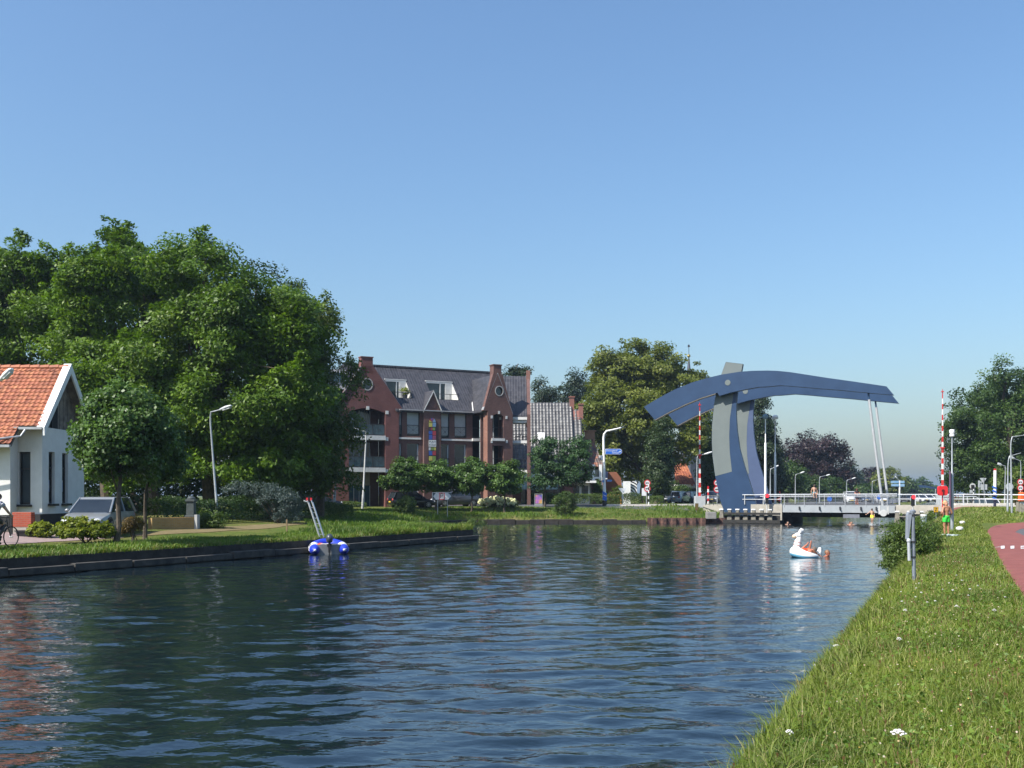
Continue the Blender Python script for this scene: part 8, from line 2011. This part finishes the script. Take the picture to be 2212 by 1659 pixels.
# ---- bicycles
BKM = M('bicycle_dark_paint', (.02, .022, .028), .4); 
def bicycle(label, loc, rotz, fm=None, group=None, panniers=False):
    t = thing('bicycle', label, 'bicycle', loc, rotz, group); r = .345
    for nm, x in (('rear', -.53), ('front', .53)):
        mb = MB(); c_ = Vector((x, 0, r)); pts = []
        rings = []
        for q_ in range(28):
            a = q_*2*math.pi/28; o1 = Vector((math.cos(a), 0, math.sin(a))); rings.append([c_+o1*(r-.018)+(o1*math.cos(b_)+Yv*math.sin(b_))*.02 for b_ in np.linspace(0, 2*math.pi, 7, endpoint=False)])
        mb.loft(rings+[rings[0]], cap=False); wl = mb.build('wheel', TYRE, t, local=True, smooth=True)
        mb = MB()
        for q_ in range(12):
            a = q_*math.pi/6; mb.tube([c_, c_+Vector((math.cos(a), 0, math.sin(a)))*(r-.03)], .002, 4)
        mb.tube([c_-Yv*.05, c_+Yv*.05], .022, 8); mb.build('spokes', GALV, wl, local=True)
    b1, st_, hd_, cr2 = Vector((-.53, 0, r)), Vector((-.2, 0, .8)), Vector((.33, 0, .86)), Vector((-.05, 0, .3))
    mb = MB()
    for a, b_ in ((b1, st_), (b1, cr2), (cr2, st_), (cr2, Vector((.37, 0, .7))), (st_-UP*.1, hd_)): mb.tube([a, b_], .017, 8)
    mb.tube([hd_+UP*.12, Vector((.37, 0, .7)), Vector((.45, 0, .5)), Vector((.53, 0, r))], .017, 8); mb.build('frame', fm or BKM, t, local=True, smooth=True)
    mb = MB(); mb.tube([Vector((.2, -.28, 1.02)), Vector((.3, -.25, 1.03)), Vector((.34, 0, 1.0)), Vector((.3, .25, 1.03)), Vector((.2, .28, 1.02))], .014, 8); mb.tube([hd_, Vector((.33, 0, 1.0))], .014, 6); mb.build('handlebar', BKM, t, local=True)
    mb = MB(); mb.ell((-.24, 0, .93), (.14, .085, .04), 12, 6); mb.tube([st_, (-.23, 0, .92)], .014, 6); mb.build('saddle', BLACK, t, local=True)
    mb = MB(); mb.lathe(cr2-Yv*.06, [(.09, 0), (.09, .015)], 16, (X_ax, UP, Yv)); mb.bar(cr2+Vector((0, .07, 0)), cr2+Vector((.12, .07, -.11)), .02, .015); mb.bar(cr2-Vector((0, .07, 0)), cr2+Vector((-.12, -.07, .11)), .02, .015); mb.box(cr2+Vector((.12, .12, -.11)), (.09, .09, .02)); mb.box(cr2+Vector((-.12, -.12, .11)), (.09, .09, .02)); mb.build('pedals', BKM, t, local=True)
    mb = MB(); mb.bar((-.85, 0, .72), (-.3, 0, .72), .14, .02); mb.tube([(-.53, .05, r), (-.7, .05, .72)], .008, 5); mb.tube([(-.53, -.05, r), (-.7, -.05, .72)], .008, 5); mb.build('luggage_rack', BKM, t, local=True)
    if panniers:
        mb = MB(); mb.box((-.62, .16, .5), (.36, .14, .36)); mb.box((-.62, -.16, .5), (.36, .14, .36)); mb.build('pannier', BLACK, t, local=True, bevel=.03)
    return t
# cyclist at the left edge
cg = ground_pt(24, 1184.5); hdg = R(76); f_ = Vector((math.cos(hdg), math.sin(hdg), 0)); cl_ = cg-f_*.53; cl_.z = hz1(cg.x, cg.y)+.03
bicycle('dark bicycle ridden along the left edge of the photo', cl_, hdg, panniers=True)
J = base_pose(); kk = 1.72
def bj(x, y, z): return (y*-1, -x, z) if False else (y, -x, z)
J = dict(pelvis=bj(-.25/kk, 0, .96/kk), waist=bj(-.22/kk, 0, 1.12/kk), chest=bj(-.15/kk, 0, 1.31/kk), neck=bj(-.09/kk, 0, 1.49/kk), head=bj(-.05/kk, 0, 1.62/kk))
for s, n in ((1, 'L'), (-1, 'R')):
    J['sh'+n] = bj(-.1/kk, s*.19/kk, 1.43/kk); J['el'+n] = bj(.02/kk, s*.29/kk, 1.2/kk); J['wr'+n] = bj(.18/kk, s*.28/kk, 1.06/kk); J['hd'+n] = bj(.24/kk, s*.27/kk, 1.04/kk)
    J['hip'+n] = bj(-.23/kk, s*.09/kk, .94/kk); q_ = .12 if s > 0 else -.12
    J['kn'+n] = bj(.12/kk, s*.11/kk, (.6 if s > 0 else .76)/kk); J['an'+n] = bj((q_-.07)/kk, s*.12/kk, (.3-q_*.9)/kk); J['to'+n] = bj((q_+.07)/kk, s*.12/kk, (.25-q_*.9)/kk)
m, nt, b = _new('striped_shirt'); g_ = nt.nodes.new('ShaderNodeNewGeometry'); wv4 = nt.nodes.new('ShaderNodeTexWave'); wv4.inputs['Scale'].default_value = 7; wv4.bands_direction = 'Z'; nt.links.new(g_.outputs['Position'], wv4.inputs['Vector']); r_ = _ramp(nt, wv4.outputs['Fac'], [(.45, (.03, .04, .09)), (.55, (.55, .56, .58))]); nt.links.new(r_.outputs[0], b.inputs['Base Color'])
person('cyclist in a striped shirt and black trousers cut by the left edge', cl_, hdg+R(90), kk, J, SKINL, HBR, shirt=m, pants=BLACK, shoes=BLACK, headk=1.0, vox=.014)
for i, (px, rz, c_, lb) in enumerate(((2064, 10, BKM, 'dark bicycle leaning at the left end of the row by the bridge road'), (2075, 40, REDC, 'reddish bicycle second in the row by the bridge road'), (2088, 65, NAVY, 'blue bicycle in the middle of the row'), (2096, 50, GRY, 'grey bicycle behind the round sign post'), (2106, 75, NAVY, 'dark blue bicycle near the curved end of the railing'))):
    p = ground_pt(px, 1092); p.y += .8; p.z = hz1(p.x, p.y); bicycle(lb, p, R(rz), c_, 'parked bicycles by the bridge road')
# ================================================================ air
m = bpy.data.materials.new('haze_air'); m.use_nodes = True; nt = m.node_tree
for n_ in list(nt.nodes):
    if n_.type == 'BSDF_PRINCIPLED': nt.nodes.remove(n_)
pv = nt.nodes.new('ShaderNodeVolumePrincipled'); pv.inputs['Color'].default_value = (.64, .8, 1.0, 1); pv.inputs['Density'].default_value = .00026; pv.inputs['Anisotropy'].default_value = .35
nt.links.new(pv.outputs[0], nt.nodes['Material Output'].inputs['Volume'])
mb = MB(); mb.box((0, 2500, 24), (6000, 5500, 54)); o = mb.build('haze', m); tag(o, kind='stuff')
sc.cycles.volume_bounces = 0; sc.cycles.volume_step_rate = 8; sc.cycles.volume_max_steps = 32
